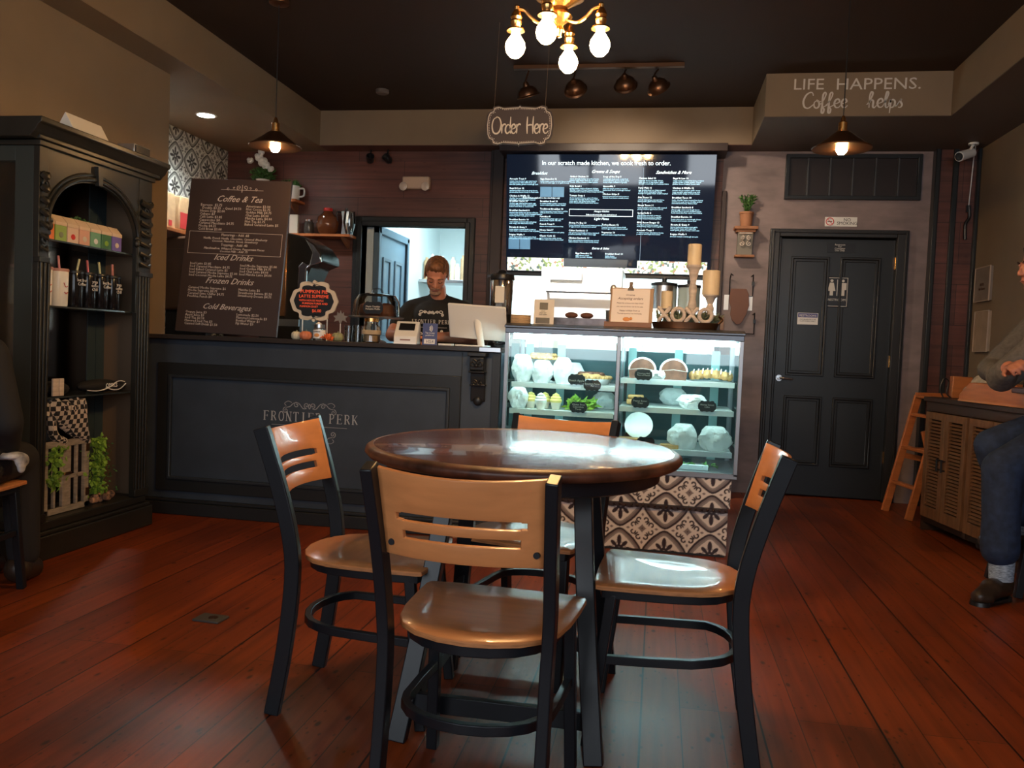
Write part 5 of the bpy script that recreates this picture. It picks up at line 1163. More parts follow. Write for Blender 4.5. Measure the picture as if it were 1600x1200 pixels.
b = MB(); b.box(-.147, -.143, -.10, .26, .178, 1.93); b.build('back_panel', cm('smoked_mirror', (.25, .22, .20), .12, metal=1), c)
b = MB(); b.box(-.12, .015, Y0+.012, Y0+.018, .24, 1.86); b.build('glass_pane', M['glass'], c)
for z in (1.52, 1.205, .765):
    b = MB(); b.box(-.138, KX-.04, Y0+.035, Y1-.035, z-.008, z); b.build('glass_shelf', cm('shelf_dark', (.03, .035, .035), .15), c)
wx = -2.94
# milk-carton style boxes
for i, (col_, lab) in enumerate((((.75, .20, .03), 'orange gabled carton, nearest on the top cabinet shelf'), ((.28, .42, .10), 'lime green gabled carton beside the orange one'), ((.70, .50, .38), 'pale peach gabled carton between the lime one and its pink neighbour'), ((.66, .36, .26), 'pinkish gabled carton in the middle of the row'), ((.16, .36, .22), 'sea green gabled carton, fifth from the near end'), ((.05, .16, .07), 'dark green gabled carton with leaf print'), ((.16, .12, .42), 'purple gabled carton at the far end of the row'))):
    e = thing('gift_carton', lab, 'carton', (wx+.07, 3.535+i*.0845, 1.521), 'gabled cartons on the top cabinet shelf')
    b = MB(); b.box(-.035, .035, -.039, .039, 0, .075); b.build('printed_body', mat('carton_ink', col_, .55), e, bevel=.002)
    b = MB(); b.prism([(-.036, .075), (.036, .075), (.036, .090), (.004, .125), (-.004, .125), (-.036, .090)], -.040, .040, 'XZ'); b.build('gable_top', cm('carton_cream', (.66, .50, .36), .6), e)
    b = MB(); b.sphere((.0355, .0, .03), (.002, .016, .014)); b.build('printed_emblem', [M['blackplastic'], M['sage'], M['red'], M['cream'], M['ceramic'], M['leaf2'], M['cream']][i], e)
for x_, y_, nm in ((-3.03, 3.50, 'left'), (-2.985, 3.58, 'right')):
    e = thing('gift_carton', '%s seafoam gabled carton seen through the side glass of the cabinet' % nm, 'carton', (x_, y_, 1.521), 'seafoam cartons behind the side glass')
    b = MB(); b.box(-.035, .035, -.035, .035, 0, .06); b.build('printed_body', cm('seafoam', (.12, .36, .26), .5), e); b = MB(); b.prism([(-.036, .06), (.036, .06), (.036, .075), (0, .11), (-.036, .075)], -.036, .036); b.build('gable_top', M['carton_cream'], e)
def tumbler(loc, m_, label, dark=True, straw=(.6, .2, .25), words=None):
    e = thing('tumbler', label, 'tumbler', loc, 'straw tumblers in the cabinet')
    b = MB(); b.lathe([(.038, 0), (.040, .006), (.044, .165), (.043, .17)], seg=28); b.build('cup', m_, e)
    b = MB(); b.lathe([(.045, .17), (.046, .178), (.044, .184), (0, .184)], seg=28); b.build('lid', M['blackplastic'] if dark else cm('pink_lid', (.5, .25, .22), .4), e)
    b = MB(); b.cyl((0, .008, .15), (.01, random.uniform(-.03, .03), .245), .0055, seg=8); b.build('straw', mat('straw', straw, .4), e)
    if words: text('lettering', words, (.0445, 0, .13), .022, M['chalk'], e, rot=(R(90), 0, R(90)), line=.9)
    else:
        b = MB(); b.tube(catmull([(.0445, -.02, .115), (.0455, -.008, .095), (.0445, .006, .10)]), .002, 6); b.tube(catmull([(.0445, -.015, .07), (.0455, -.005, .062), (.0445, .008, .07)]), .002, 6); b.build('printed_face', cm('rose_print', (.55, .08, .10), .5), e)
tumbler((-2.872, 3.545, 1.206), M['ceramic'], 'white tumbler with a sleepy printed face, nearest on the shelf', False, (.65, .3, .32))
tumbler((-2.872, 3.655, 1.206), M['ceramic'], 'white tumbler with a sleepy printed face, next to the black ones', False, (.65, .3, .32))
for i, (wd, lab, sc) in enumerate((('but first\nCoffee', 'black lettered tumbler first after the white ones, yellow straw', (.65, .6, .3)), ('yoga\ncoffee\nChill', 'black lettered tumbler with red straw, second black one', (.6, .15, .15)), ('but first\nCoffee', 'black lettered tumbler with a tilted yellow straw, third black one', (.65, .6, .3)), ('yoga\ncoffee\nChill', 'black lettered tumbler at the far end of the shelf', (.65, .25, .2)))):
    tumbler((-2.872, 3.765+i*.0975, 1.206), cm('gloss_black', (.008, .008, .010), .12), lab, True, sc, wd)
GD = mat('gold_glitter', (.62, .48, .34), .25, metal=.7, noise=(120, .6, (1, 1, 1)), bump=.5)
tumbler((-3.035, 3.49, 1.206), GD, 'glittery gold tumbler behind the side glass, left one', False, (.7, .5, .3)); tumbler((-3.0, 3.60, 1.206), GD, 'glittery gold tumbler behind the side glass, right one', False, (.3, .4, .6))
# caps, folded shirt, scarf
b = MB(); b.sphere((0, 0, .03), (.07, .11, .04)); b.sphere((-.02, -.09, .09), (.04, .05, .07)); remeshed(b, 'folded_bag', M['tshirt'], None, .006, 4, loc=(-2.90, 3.64, .768)); o = bpy.data.objects['folded_bag']; tag(o, 'black fabric bag slumped at the near end of the hat shelf', 'bag')
for i, y in enumerate((3.585, 3.625)):
    b = MB(); b.cbox((0, 0, .045), (.01, .042 if i == 0 else .03, .085)); tag(b.build('gift_card', M['driftwood'], loc=(-2.826, y, .766), bevel=.002), ('larger' if i == 0 else 'narrow')+' cream card tag against the black bag', 'card')
b = MB(); b.sphere((0, 0, .035), (.055, .16, .036)); b.sphere((.01, .1, .03), (.045, .1, .03)); remeshed(b, 'folded_shirt', M['tshirt'], None, .006, 4, loc=(-2.87, 3.96, .767)); o = bpy.data.objects['folded_shirt']; tag(o, 'folded black garment with white script on the hat shelf', 'garment')
b = MB(); b.tube(catmull([(0, -.16, .02), (.006, -.08, .015), (.008, 0, .03), (.004, .08, .06), (0, .14, .055)]), .003, 6); b.tube(catmull([(.004, -.02, .03), (.006, .04, .015), (.004, .10, .02), (0, .15, .045)]), .003, 6); b.build('white_cord', M['ceramic'], o, loc=(.056, 0, 0))
text('lettering', 'cents', (.057, .03, .03), .045, M['ceramic'], o, rot=(R(90), 0, R(90)))
PL = bpy.data.materials.new('plaid'); PL.use_nodes = True; nt = PL.node_tree; ck = nn(nt, 'ShaderNodeTexChecker'); ck.inputs['Scale'].default_value = 42
ck.inputs['Color1'].default_value = (.55, .47, .42, 1); ck.inputs['Color2'].default_value = (.015, .015, .018, 1); tc = nn(nt, 'ShaderNodeTexCoord'); nt.links.new(tc.outputs['Object'], ck.inputs[0]); nt.links.new(ck.outputs[0], nt.nodes['Principled BSDF'].inputs[0]); nt.nodes['Principled BSDF'].inputs['Roughness'].default_value = .9
b = MB()
for q in range(11): 
    a = random.uniform(0, 2*PI); b.tube(catmull([(0, -.10+.02*q, .10), (.02+.01*math.sin(a), -.08+.02*q, .15+.02*math.cos(a)), (.02, -.05+.02*q, .11-.008*q), (0, -.02+.022*q, .06-.012*q)]), [.022]*16, 8)
b.tube(catmull([(0, .0, .09), (.01, .10, .0), (.0, .20, -.05)]), .022, 8); b.tube(catmull([(0, -.06, .09), (.01, -.05, .0), (.0, .03, -.04)]), .022, 8)
tag(b.build('plaid_scarf', PL, loc=(-2.86, 3.66, .575)), 'black and white plaid scarf bow hanging over the grey window frame', 'scarf')
# small grey window-frame decoration
e = thing('window_frame_decor', 'weathered grey miniature window frame with hinges inside the cabinet', 'decoration', (-2.855, 3.70, .180))
WG = cm('weathered_grey', (.30, .25, .21), .7, noise=(20, .25, (1, 1, 4)))
b = MB(); b.box(-.01, .01, -.165, -.13, 0, .34); b.box(-.01, .01, .13, .165, 0, .36); b.box(-.01, .01, -.165, .165, .33, .362); b.box(-.01, .01, -.165, .165, 0, .03); b.box(-.01, .01, -.03, .03, .03, .33)
b.box(-.008, .008, -.13, .13, .165, .185); b.box(-.008, .008, .07, .085, .03, .33); b.box(-.008, .008, -.09, -.075, .03, .33); b.build('frame', WG, e, bevel=.003)
for z in (.06, .29): b = MB(); b.box(.010, .016, .14, .16, z, z+.04); b.build('hinge', M['bronze'], e)
b = MB(); b.cbox((.014, .0, .195), (.01, .05, .012)); b.build('latch', M['bronze'], e)
def vine(loc, sy, sz, n_, label, m_, seed, lw=.022):
    rr = random.Random(seed); b = MB()
    for i in range(n_): b.leaf((rr.uniform(-.02, .02), rr.gauss(0, sy*.4), rr.uniform(-sz, 0)), (rr.uniform(-.4, 1), rr.uniform(-1, 1), rr.uniform(-1, .6)), lw*1.3, lw)
    return tag(b.build('trailing_vine', m_, loc=loc, flat=True), label, 'plant', kind='stuff')
vine((-2.835, 3.60, .52), .06, .20, 120, 'green vine hanging over the left of the grey window frame', M['leaf2'], 1)
vine((-2.85, 3.93, .53), .08, .30, 240, 'thick bright green vine right of the grey window frame', M['leaf2'], 2)
vine((-2.88, 4.03, .50), .10, .28, 90, 'darker thin fern behind the bright vine', M['leaf'], 3, .012)
e = thing('led_candle', 'small cream candle with a warm glowing tip behind the grey frame', 'candle', (-2.93, 3.60, .18))
b = MB(); b.cyl((0, 0, 0), (0, 0, .15), .035, seg=20); b.build('wax', M['wax'], e); b = MB(); b.sphere((.0, 0, .165), .009); b.build('glow_tip', mat('glow', (1, .6, .3), .3, emit=(1, .6, .25), es=25), e)
b = MB()
for i in range(14): b.sphere((random.uniform(-.03, .03), random.uniform(-.06, .06), random.uniform(.015, .04)), random.uniform(.012, .022), 8, 6)
tag(b.build('pine_cone_garland', cm('dried_mix', (.30, .16, .10), .7, noise=(40, .9, (1, 1, 1))), loc=(-2.86, 3.98, .178)), 'little heap of dried pods on the cabinet floor', 'decoration', kind='stuff')
vine((-2.92, 3.86, 1.665), .10, .05, 80, 'dark sprig behind the gabled cartons', M['leaf'], 5, .014)
b = MB(); b.prism([(-.05, 0), (.05, 0), (0, .085)], -.13, .13, 'XZ'); b.T = Matrix.Identity(4); tag(b.build('folded_card_sign', M['paper'], loc=(-2.80, 3.72, 2.046)), 'white tent-folded card lying on top of the tall cabinet', 'card')
b = MB(); b.box(-.05, .05, -.07, .07, 0, .05); o = tag(b.build('media_box', M['steel'], loc=(-2.80, 4.12, 2.046), bevel=.003), 'small dark electronics box on the far end of the cabinet top', 'box')
b = MB(); b.box(.0, .006, -.062, .062, .006, .044); b.build('front_panel', M['blackplastic'], o, loc=(.049, 0, 0))

for o in list(C.objects):                         # the cabinet's things stand a little nearer the wall
    if o.parent is None and -3.0 < o.location.x < -2.79 and 3.42 < o.location.y < 4.25 and o.name != 'display_cabinet': o.location.x -= .042

# ================================================================== LAMPS
def pendant(x, y, label):
    e = thing('pendant_lamp', label, 'lamp', (x, y, 2.15), 'industrial pendant lamps with wide dark shades')
    b = MB(); b.lathe([(.146, .030), (.148, .036), (.144, .036), (.075, .085), (.045, .110), (.030, .118), (.028, .118), (.042, .106), (.072, .081), (.140, .031)], seg=48); b.build('shade', M['bronze'], e)
    b = MB(); b.lathe([(.030, .112), (.030, .122), (.022, .126), (.022, .165), (.014, .172), (.012, .185), (.006, .20), (0, .2)], seg=24); b.build('socket', M['brass'], e)
    b = MB(); b.lathe([(0, .002), (.016, .005), (.026, .018), (.029, .032), (.024, .050), (.014, .070), (.012, .11)], seg=24); b.build('bulb', M['bulbp'], e)
    b = MB(); b.cyl((0, 0, .19), (0, 0, ZC-2.15), .003, seg=8); b.build('cord', M['blackplastic'], e)
    b = MB(); b.lathe([(.06, -.0), (.055, -.02), (.01, -.03), (0, -.03)], (0, 0, ZC-2.15), 24); b.build('ceiling_rose', M['bronze'], e)
pendant(-2.213, 4.50, 'pendant lamp with wide bronze shade hanging on the left, before the drinks board'); pendant(.878, 4.55, 'pendant lamp with wide bronze shade hanging on the right, before the coffee slogan')
e = thing('chandelier', 'brass ceiling fixture with four bare glowing globe bulbs over the table', 'chandelier', (-.385, 2.85, 2.115))
b = MB(); b.lathe([(0, .035), (.010, .04), (.016, .06), (.010, .075), (.03, .09), (.045, .105), (.03, .12), (.028, .135), (.05, .15), (.085, .17), (.090, .19), (.07, .20), (.03, .21), (.025, .30), (.05, .32), (.05, .36), (.02, .38), (.018, ZC-2.115-.04), (.07, ZC-2.115-.03), (.075, ZC-2.115)], seg=40); b.build('column', M['brass'], e)
for i, a in enumerate((R(188), R(-8), R(262), R(82))):
    dx, dy = math.cos(a), math.sin(a); L = .145
    b = MB(); b.tube(catmull([(dx*.02, dy*.02, .098), (dx*.06, dy*.06, .082), (dx*.095, dy*.095, .10), (dx*.12, dy*.12, .125), (dx*L, dy*L, .130)]), .006, 8); b.build('arm', M['brass'], e)
    b = MB(); b.lathe([(.004, .142), (.009, .135), (.008, .125), (.016, .112), (.020, .10), (.016, .092), (.020, .085), (.018, .075), (.014, .068), (.03, .060), (.031, .054), (.012, .052)], (dx*L, dy*L, 0), 24); b.build('socket', M['brass'], e)
    b = MB(); b.lathe([(0, -.036), (.016, -.032), (.029, -.018), (.034, 0), (.031, .016), (.022, .030), (.014, .042), (.013, .060)], (dx*L, dy*L, 0), 24); b.build('bulb', M['bulb'], e)
# track with four bell spots
tr = thing('track_light', 'dark ceiling track with four bell-shaped spot heads before the back soffit', 'track light', (-.42, 5.66, ZC))
b = MB(); b.box(-.64, .50, -.018, .018, -.025, 0); b.build('track', M['bronze'], tr)
spots = [((-.965, 5.70, 2.84), (-.60, 6.33, 1.40), 190), ((-.644, 5.72, 2.875), (-.5, 6.7, 2.3), 12), ((-.305, 5.72, 2.90), (-.2, 6.7, 2.2), 12), ((-.09, 5.72, 2.88), (.62, 6.88, 1.75), 30)]
for (x, y, z), tgt, pw in spots:
    lx, ly, lz = x+.42, y-5.66, z-ZC
    d = (Vector(tgt)-Vector((x, y, z))).normalized()
    hd = empty('spot_head', (lx, ly, lz)); hd.parent = tr
    b = MB(); b.T = d.to_track_quat('Z', 'Y').to_matrix().to_4x4(); b.lathe([(.012, -.07), (.018, -.062), (.022, -.04), (.044, -.032), (.062, -.014), (.068, .004), (.070, .014), (.080, .022), (.080, .026), (.068, .020), (.060, -.004), (.04, -.026), (.018, -.034), (0, -.034)], seg=32); b.build('bell', M['bronze'], hd)
    b = MB(); b.T = d.to_track_quat('Z', 'Y').to_matrix().to_4x4(); b.sphere((0, 0, -.005), .022, 12, 8); b.build('lamp', cm('spot_bulb', (1, .8, .6), .3, emit=(1, .72, .42), es=22), hd)
    q = -d*.065; b = MB(); b.tube(catmull([tuple(q), (q.x*.8, q.y*.5, q.z+.03), (0, 0, -lz-.02)]), .006, 8); b.build('stem', M['bronze'], hd)
    l = bpy.data.lights.new('spot', 'SPOT'); l.energy = pw; l.color = (1, .95, .90) if pw > 50 else (1, .80, .58); l.spot_size = R(50 if pw > 50 else 85); l.spot_blend = .8; l.shadow_soft_size = .03
    o = bpy.data.objects.new('spot_beam', l); C.objects.link(o); o.location = Vector((x, y, z))+d*.035; o.rotation_euler = d.to_track_quat('-Z', 'Y').to_euler()
for x, nm in ((-2.48, 'left'), (-2.33, 'right')):
    e = thing('small_spotlight', '%s of the two small black spots above the kitchen doorway' % nm, 'spotlight', (x, 6.80, 2.64), 'small black spots above the doorway')
    b = MB(); b.T = Euler((R(60), 0, R(20 if nm == 'left' else -25))).to_matrix().to_4x4(); b.lathe([(.015, -.05), (.03, -.03), (.034, .03), (.03, .03), (.02, .0), (0, 0)], seg=20); b.build('head', M['blackplastic'], e)
    b = MB(); b.cyl((0, 0, 0), (0, .02, .078), .008); b.build('stem', M['blackplastic'], e)
e = thing('recessed_downlight', 'round bright white downlight in the left soffit underside', 'ceiling light', (-3.37, 5.73, ZS-.006))
b = MB(); b.lathe([(.075, 0), (.078, -.004), (.062, -.008), (.060, -.003)], seg=36); b.build('trim_ring', M['ceramic'], e)
b = MB(); b.lathe([(.06, -.003), (0, -.003)], seg=36); b.build('diffuser', M['downlight'], e)
l = bpy.data.lights.new('downlight', 'SPOT'); l.energy = 42; l.color = (.93, 1, .97); l.spot_size = R(140); l.spot_blend = .6; l.shadow_soft_size = .05
o = bpy.data.objects.new('downlight_beam', l); C.objects.link(o); o.location = (-3.37, 5.73, ZS-.02)
b = MB(); b.lathe([(.05, 0), (.05, -.02), (.04, -.03), (0, -.032)], seg=28); tag(b.build('smoke_detector', cm('detector', (.10, .08, .07), .5), loc=(-2.16, 6.14, ZC)), 'small round smoke detector on the dark ceiling', 'smoke detector')

# ================================================================== SIGNS AND WALL THINGS
e = thing('order_sign', 'scalloped black hanging sign reading Order Here', 'sign', (-.872, 4.90, 2.403))
b = MB(); pq = plaque(.395, .235, notch=.13); b.prism(pq, 0, .008); b.build('board', M['board'], e, bevel=.001)
b = MB(); ins = [(x*.955, z*.93) for x, z in pq]; ins2 = [(x*.935, z*.90) for x, z in pq]; b.ring_prism(ins, ins2, -.0012, 0)
for i in range(0, len(pq)):
    x0_, z0_ = pq[i]; x1_, z1_ = pq[(i+1) % len(pq)]; L = math.hypot(x1_-x0_, z1_-z0_); nn_ = max(1, int(L/.011))
    for q in range(nn_): f = q/nn_; xx, zz = (x0_+(x1_-x0_)*f)*.90, (z0_+(z1_-z0_)*f)*.86; b.box(xx-.002, xx+.002, -.001, 0, zz-.002, zz+.002)
b.build('chalk_border', M['chalk'], e)
b = MB(); script(b, 'Order', -.166, -.048, .098, .009, taper=True, gap=-.05); script(b, 'Here', .042, -.048, .098, .009, taper=True, gap=-.06); b.build('lettering', M['chalk'], e, loc=(0, -.0005, 0))
b = MB()
for sx in (-.155, .150): b.cyl((sx, .004, .105), (sx+.012, .004, ZC-2.403), .0014, seg=6)
b.build('string', cm('string_dark', (.14, .09, .06), .6), e)
def fit_text(name, body, x0_, x1_, z, h, m_, parent, y=0, **k):
    me = text_mesh(body, 1, **k); xs_ = [v.co.x for v in me.vertices]; zs_ = [v.co.y for v in me.vertices]
    sx = (x1_-x0_)/(max(xs_)-min(xs_)); sz = h/(max(zs_)-min(zs_)); mx_, mz_ = min(xs_), min(zs_)
    for v in me.vertices: v.co = Vector(((v.co.x-mx_)*sx+x0_, y-(v.co.z*1.0), (v.co.y-mz_)*sz+z))
    me.materials.clear(); me.materials.append(m_); o = bpy.data.objects.new(name, me); C.objects.link(o); o.parent = parent; return o
e = thing('wall_slogan', 'white painted words LIFE HAPPENS. Coffee helps on the jutting soffit box', 'wall lettering', (.63, 5.899, 2.72))
fit_text('slogan_word', 'LIFE', .182, .372, .176, .070, M['chalk'], e); fit_text('slogan_word', 'HAPPENS.', .455, .978, .172, .074, M['chalk'], e)
for wd_, xx_ in (('Coffee', .240), ('helps', .655)): b = MB(); b.T = Matrix.Translation((xx_, 0, .052)) @ Matrix.Diagonal((1.32, 1, 1.05, 1)); script(b, wd_, 0, 0, .100, .0095, taper=True, gap=-.02); b.build('slogan_script', M['chalk'], e)
e = thing('no_smoking_sign', 'small white NO SMOKING sign above the restroom door', 'sign', (1.353, 6.88, 2.135))
b = MB(); b.box(-.12, .12, -.006, 0, 0, .075); b.build('plate', M['ceramic'], e, bevel=.003)
text('lettering', 'NO\nSMOKING', (.045, -.0065, .042), .034, M['blackplastic'], e, line=.8)
b = MB(); b.tube([(-.083+.028*math.cos(a), -.008, .038+.028*math.sin(a)) for a in [2*PI*k_/24 for k_ in range(24)]], .003, 6, True); b.bar([(-.103, -.008, .058), (-.063, -.008, .018)], .005, .003); b.build('ban_ring', M['red'], e)
b = MB(); b.cbox((-.083, -.0065, .038), (.034, .001, .006)); b.build('cigarette_mark', M['blackplastic'], e)
e = thing('restroom_sign', 'black restroom sign with white woman and man figures on the dark door', 'sign', (1.356, 6.896, 1.510))
b = MB(); b.box(-.082, .082, -.006, 0, 0, .235); b.build('plate', M['blackplastic'], e, bevel=.008)
b = MB(); b.ring_prism([(-.078, .005), (.078, .005), (.078, .230), (-.078, .230)], [(-.074, .009), (.074, .009), (.074, .226), (-.074, .226)], -.0075, -.006)
for sx, dress in ((-.042, 1), (.042, 0)):
    b.lathe([(.011, -.0078), (.011, -.006)], (sx, 0, .205), 16, 'Y')
    if dress: b.prism([(sx-.014, .190), (sx+.014, .190), (sx+.030, .125), (sx+.012, .125), (sx+.012, .090), (sx-.012, .090), (sx-.012, .125), (sx-.030, .125)], -.0078, -.006)
    else: b.prism([(sx-.026, .190), (sx+.026, .190), (sx+.026, .135), (sx+.013, .135), (sx+.013, .090), (sx-.013, .090), (sx-.013, .135), (sx-.026, .135)], -.0078, -.006)
b.box(-.0025, .0025, -.0078, -.006, .088, .215); b.build('pictogram', M['chalk'], e)
text('lettering', 'RESTROOM', (0, -.0062, .048), .026, M['chalk'], e)
e = thing('restroom_notice', 'small blue and white customers-only notice on the dark door', 'sign', (1.149, 6.899, 1.366))
b = MB(); b.box(-.078, .078, -.003, 0, 0, .092); b.build('sticker', M['ceramic'], e); b = MB(); b.box(-.074, .074, -.004, -.003, .056, .088); b.build('blue_band', cm('notice_blue', (.08, .08, .25), .5), e)
text('lettering', 'RESTROOMS', (0, -.0045, .063), .023, M['ceramic'], e, label='white word on the blue band'); text('lettering', 'ARE RESERVED FOR\nCUSTOMERS ONLY', (0, -.0033, .036), .014, M['blackplastic'], e, label='black small words')
e = thing('door_nameplate', 'small black plate with faint white lines at the top of the dark door', 'sign', (1.36, 6.898, 1.935))
b = MB(); b.box(-.095, .115, -.004, 0, 0, .075); b.build('plate', M['blackplastic'], e); text('lettering', 'Restroom\nFor\nCustomer\nUse Only', (.0, -.0045, .056), .019, M['chalk'], e, line=.78)
# carved wall planter
e = thing('wall_planter', 'carved plaster bracket with a terracotta pot of sprigs on the grey wall', 'wall planter', (.632, 6.88, 1.875))
b = MB(); b.box(-.075, .075, -.09, 0, 0, .018); b.box(-.090, .090, -.12, 0, .215, .238); b.box(-.075, .075, -.10, 0, .195, .215); b.build('bracket_plates', M['terra'], e, bevel=.003)
b = MB(); b.prism([(-.06, .018), (0, .018), (0, .195), (-.09, .195), (-.085, .15), (-.06, .10)], -.058, .058, 'YZ'); b.build('bracket_body', cm('plaster_grey', (.22, .20, .17), .7), e, bevel=.004)
b = MB()
for s_ in (-1, 1):
    b.tube([(x, -.080, z) for x, z in spiral(s_*.028, .105, .022, 1.3, PI/2, s_)], .004, 6); b.tube([(x, -.088, z) for x, z in spiral(s_*.025, .15, .018, 1.3, PI/2, s_)], .004, 6)
b.tube([(-.05, -.098, .185), (.05, -.098, .185)], .005, 6); b.build('carving', M['driftwood'], e)
b = MB(); b.lathe([(.042, 0), (.052, .10), (.056, .10), (.056, .115), (.048, .115), (.044, .02), (0, .02)], (0, -.06, .238), 20); b.build('pot', M['terra'], e)
b = MB()
for k_ in range(26):
    a = random.uniform(0, 2*PI); dd = Vector((math.cos(a)*.6, math.sin(a)*.4, random.uniform(.8, 1.6))).normalized()
    for q in range(7): b.leaf(Vector((0, -.06, .35))+dd*(.02*q), dd+Vector((random.uniform(-.8, .8), random.uniform(-.8, .8), 0)), .035, .012)
b.build('sprigs', M['leaf'], e, flat=True)
# iron hooks with the brown plaque
def hook(x, z, label):
    b = MB(); b.tube([(0, -.01, 0), (.14, -.01, 0), (.14, -.01, .13), (.135, -.05, .165), (.12, -.06, .15)], .005, 6); b.cbox((.14, -.008, .10), (.02, .012, .03)); return tag(b.build('iron_hook', M['blackplastic'], loc=(x, 6.88, z)), label, 'hook', 'black iron wall hooks')
hook(.575, 1.575, 'black iron hook holding the brown plaque, right one'); 
b = MB(); b.tube([(0, -.01, 0), (0, -.01, .13), (.005, -.05, .165), (.02, -.06, .15)], .005, 6); tag(b.build('iron_hook', M['blackplastic'], loc=(.535, 6.88, 1.58)), 'black iron hook above the left of the brown plaque', 'hook', 'black iron wall hooks')
hook(.60, 1.275, 'black iron hook beside the top right corner of the pastry case')
out = [(-.055, .23), (.065, .23), (.085, .19), (.092, .10), (.075, .03), (.045, -.03), (.03, -.05), (.0, -.055), (-.01, -.04), (-.035, -.02), (-.05, .03), (-.045, .08), (-.065, .13), (-.06, .18)]
b = MB(); b.prism(out, 0, .012); tag(b.build('wooden_plaque', cm('plaque_brown', (.16, .065, .04), .5), loc=(.60, 6.855, 1.40), bevel=.002), 'brown cut-out wooden plaque shaped like a state on the grey wall', 'plaque')
for x, nm in ((.515, 'left'), (.70, 'right')):
    b = MB(); b.box(-.018, .018, 0, .004, 0, .12); tag(b.build('white_card', M['ceramic'], loc=(x, 6.872, 1.46)), 'white card sticking out at the %s of the brown plaque' % nm, 'card', 'white cards behind the brown plaque')
b = MB(); b.box(-.045, .045, -.004, 0, 0, .115); tag(b.build('tray_scroll', M['bronze'], loc=(.46, 6.87, 1.30)), 'small bronze ornament between the tray and the wall hooks', 'ornament')
# right wall
for y0_, y1_, z0_, z1_, lab, c_ in ((6.42, 6.70, 1.565, 1.81, 'upper framed grey print on the right wall', (.20, .16, .135)), (6.40, 6.66, 1.20, 1.49, 'lower framed beige print on the right wall', (.34, .25, .18))):
    e = thing('framed_print', lab, 'picture', (2.31, (y0_+y1_)/2, z0_)); w_ = (y1_-y0_)/2; h_ = z1_-z0_
    b = MB(); b.box(-.022, 0, -w_, w_, 0, h_); b.build('canvas', mat('print', c_, .6, noise=(8, .15, (1, 1, 1))), e, bevel=.002)
    b = MB(); b.ring_prism([(-w_-.004, -.004), (w_+.004, -.004), (w_+.004, h_+.004), (-w_-.004, h_+.004)], [(-w_+.003, .003), (w_-.003, .003), (w_-.003, h_-.003), (-w_+.003, h_-.003)], -.026, -.018, 'YZ'); b.build('frame', cm('frame_pale', (.42, .32, .25), .5), e)
    if z0_ > 1.5: text('lettering', 'BLESS\nthis home', (-.0235, 0, .11), .03, M['bronze'], e, rot=(R(90), 0, R(-90)))
e = thing('security_camera', 'white bullet security camera under the right soffit with hanging cable', 'camera', (2.19, 6.62, ZS-.004))
b = MB(); b.cyl((0, 0, 0), (0, 0, -.014), .035); b.cyl((0, 0, -.01), (-.03, -.02, -.06), .010); b.build('mount', M['white'], e)
b = MB(); b.cyl((.0, .02, -.065), (-.115, -.07, -.115), .034, .036, 24); b.build('camera_body', M['white'], e, bevel=.003)
b = MB(); b.cyl((-.112, -.068, -.1135), (-.118, -.073, -.116), .029, .029, 24); b.build('lens', M['blackplastic'], e)
b = MB(); b.tube(catmull([(.0, .0, -.012), (.03, .05, -.02), (.06, .16, -.08), (.062, .18, -.20), (.055, .185, -.42)]), .004, 6); b.build('cable', M['white'], e)
b = MB(); b.tube(catmull([(0, 0, 0), (.01, 0, -.08), (-.015, 0, -.14), (-.01, 0, -.25)]), .012, 8); b.cbox((0, 0, -.02), (.03, .02, .05)); tag(b.build('cable_coil', M['blackplastic'], loc=(2.243, 6.80, 2.29)), 'black cable connector hanging below the security camera', 'cable')
# floor plate
e = thing('floor_outlet', 'square grey metal floor outlet cover in the boards at left', 'floor outlet', (-1.65, 2.925, 0), rz=R(-4))
b = MB(); b.box(-.055, .055, -.04, .04, 0, .009); b.build('plate', mat('outlet_metal', (.10, .09, .08), .45, metal=.5), e, bevel=.002); b = MB(); b.cyl((.01, 0, .009), (.01, 0, .011), .018); b.build('cap', M['bronze'], e)

# ================================================================== RIGHT SIDE FURNITURE
e = thing('louvered_cabinet', 'low brown cabinet with louvered doors along the right wall', 'cabinet', (1.765, 5.87, 0), rz=R(-81.1))
LV, LD = M['louver'], cm('louver_dark', (.045, .022, .012), .5)
b = MB(); b.box(-.02, 1.12, -.02, .345, .85, .88); b.build('cabinet_top', LD, e, bevel=.004)
b = MB(); b.box(0, .025, 0, .33, 0, .85); b.box(1.075, 1.10, 0, .33, 0, .85); b.box(.0, 1.1, .31, .33, .06, .85); b.box(.0, 1.1, .0, .33, .06, .09); b.box(.0, 1.1, -.005, .02, .79, .85); b.box(.535, .565, -.005, .02, .06, .85); b.box(.0, 1.1, -.0, .02, .06, .10); b.build('carcass', LD, e, bevel=.002)
for i in range(4):
    x0_ = .028+i*.256+(.022 if i > 1 else 0); x1_ = x0_+.248
    dd = empty('door', (x0_, -.012, .10)); dd.parent = e; w_ = x1_-x0_
    b = MB(); b.ring_prism([(0, 0), (w_, 0), (w_, .685), (0, .685)], [(.045, .07), (w_-.045, .07), (w_-.045, .64), (.045, .64)], -.008, .012); b.build('door_frame', LV, dd, bevel=.002)
    b = MB()
    for q in range(26): b.cbox((w_/2, .004, .085+q*.0215), (w_-.085, .018, .004), (R(38), 0, 0))
    b.build('louvers', LV, dd)
    b = MB(); hx = w_-.025 if i % 2 == 0 else .025; b.cyl((hx, -.03, .32), (hx, -.03, .40), .006); b.cyl((hx, -.03, .33), (hx, -.005, .33), .005); b.cyl((hx, -.03, .39), (hx, -.005, .39), .005); b.build('handle', M['blackplastic'], dd)
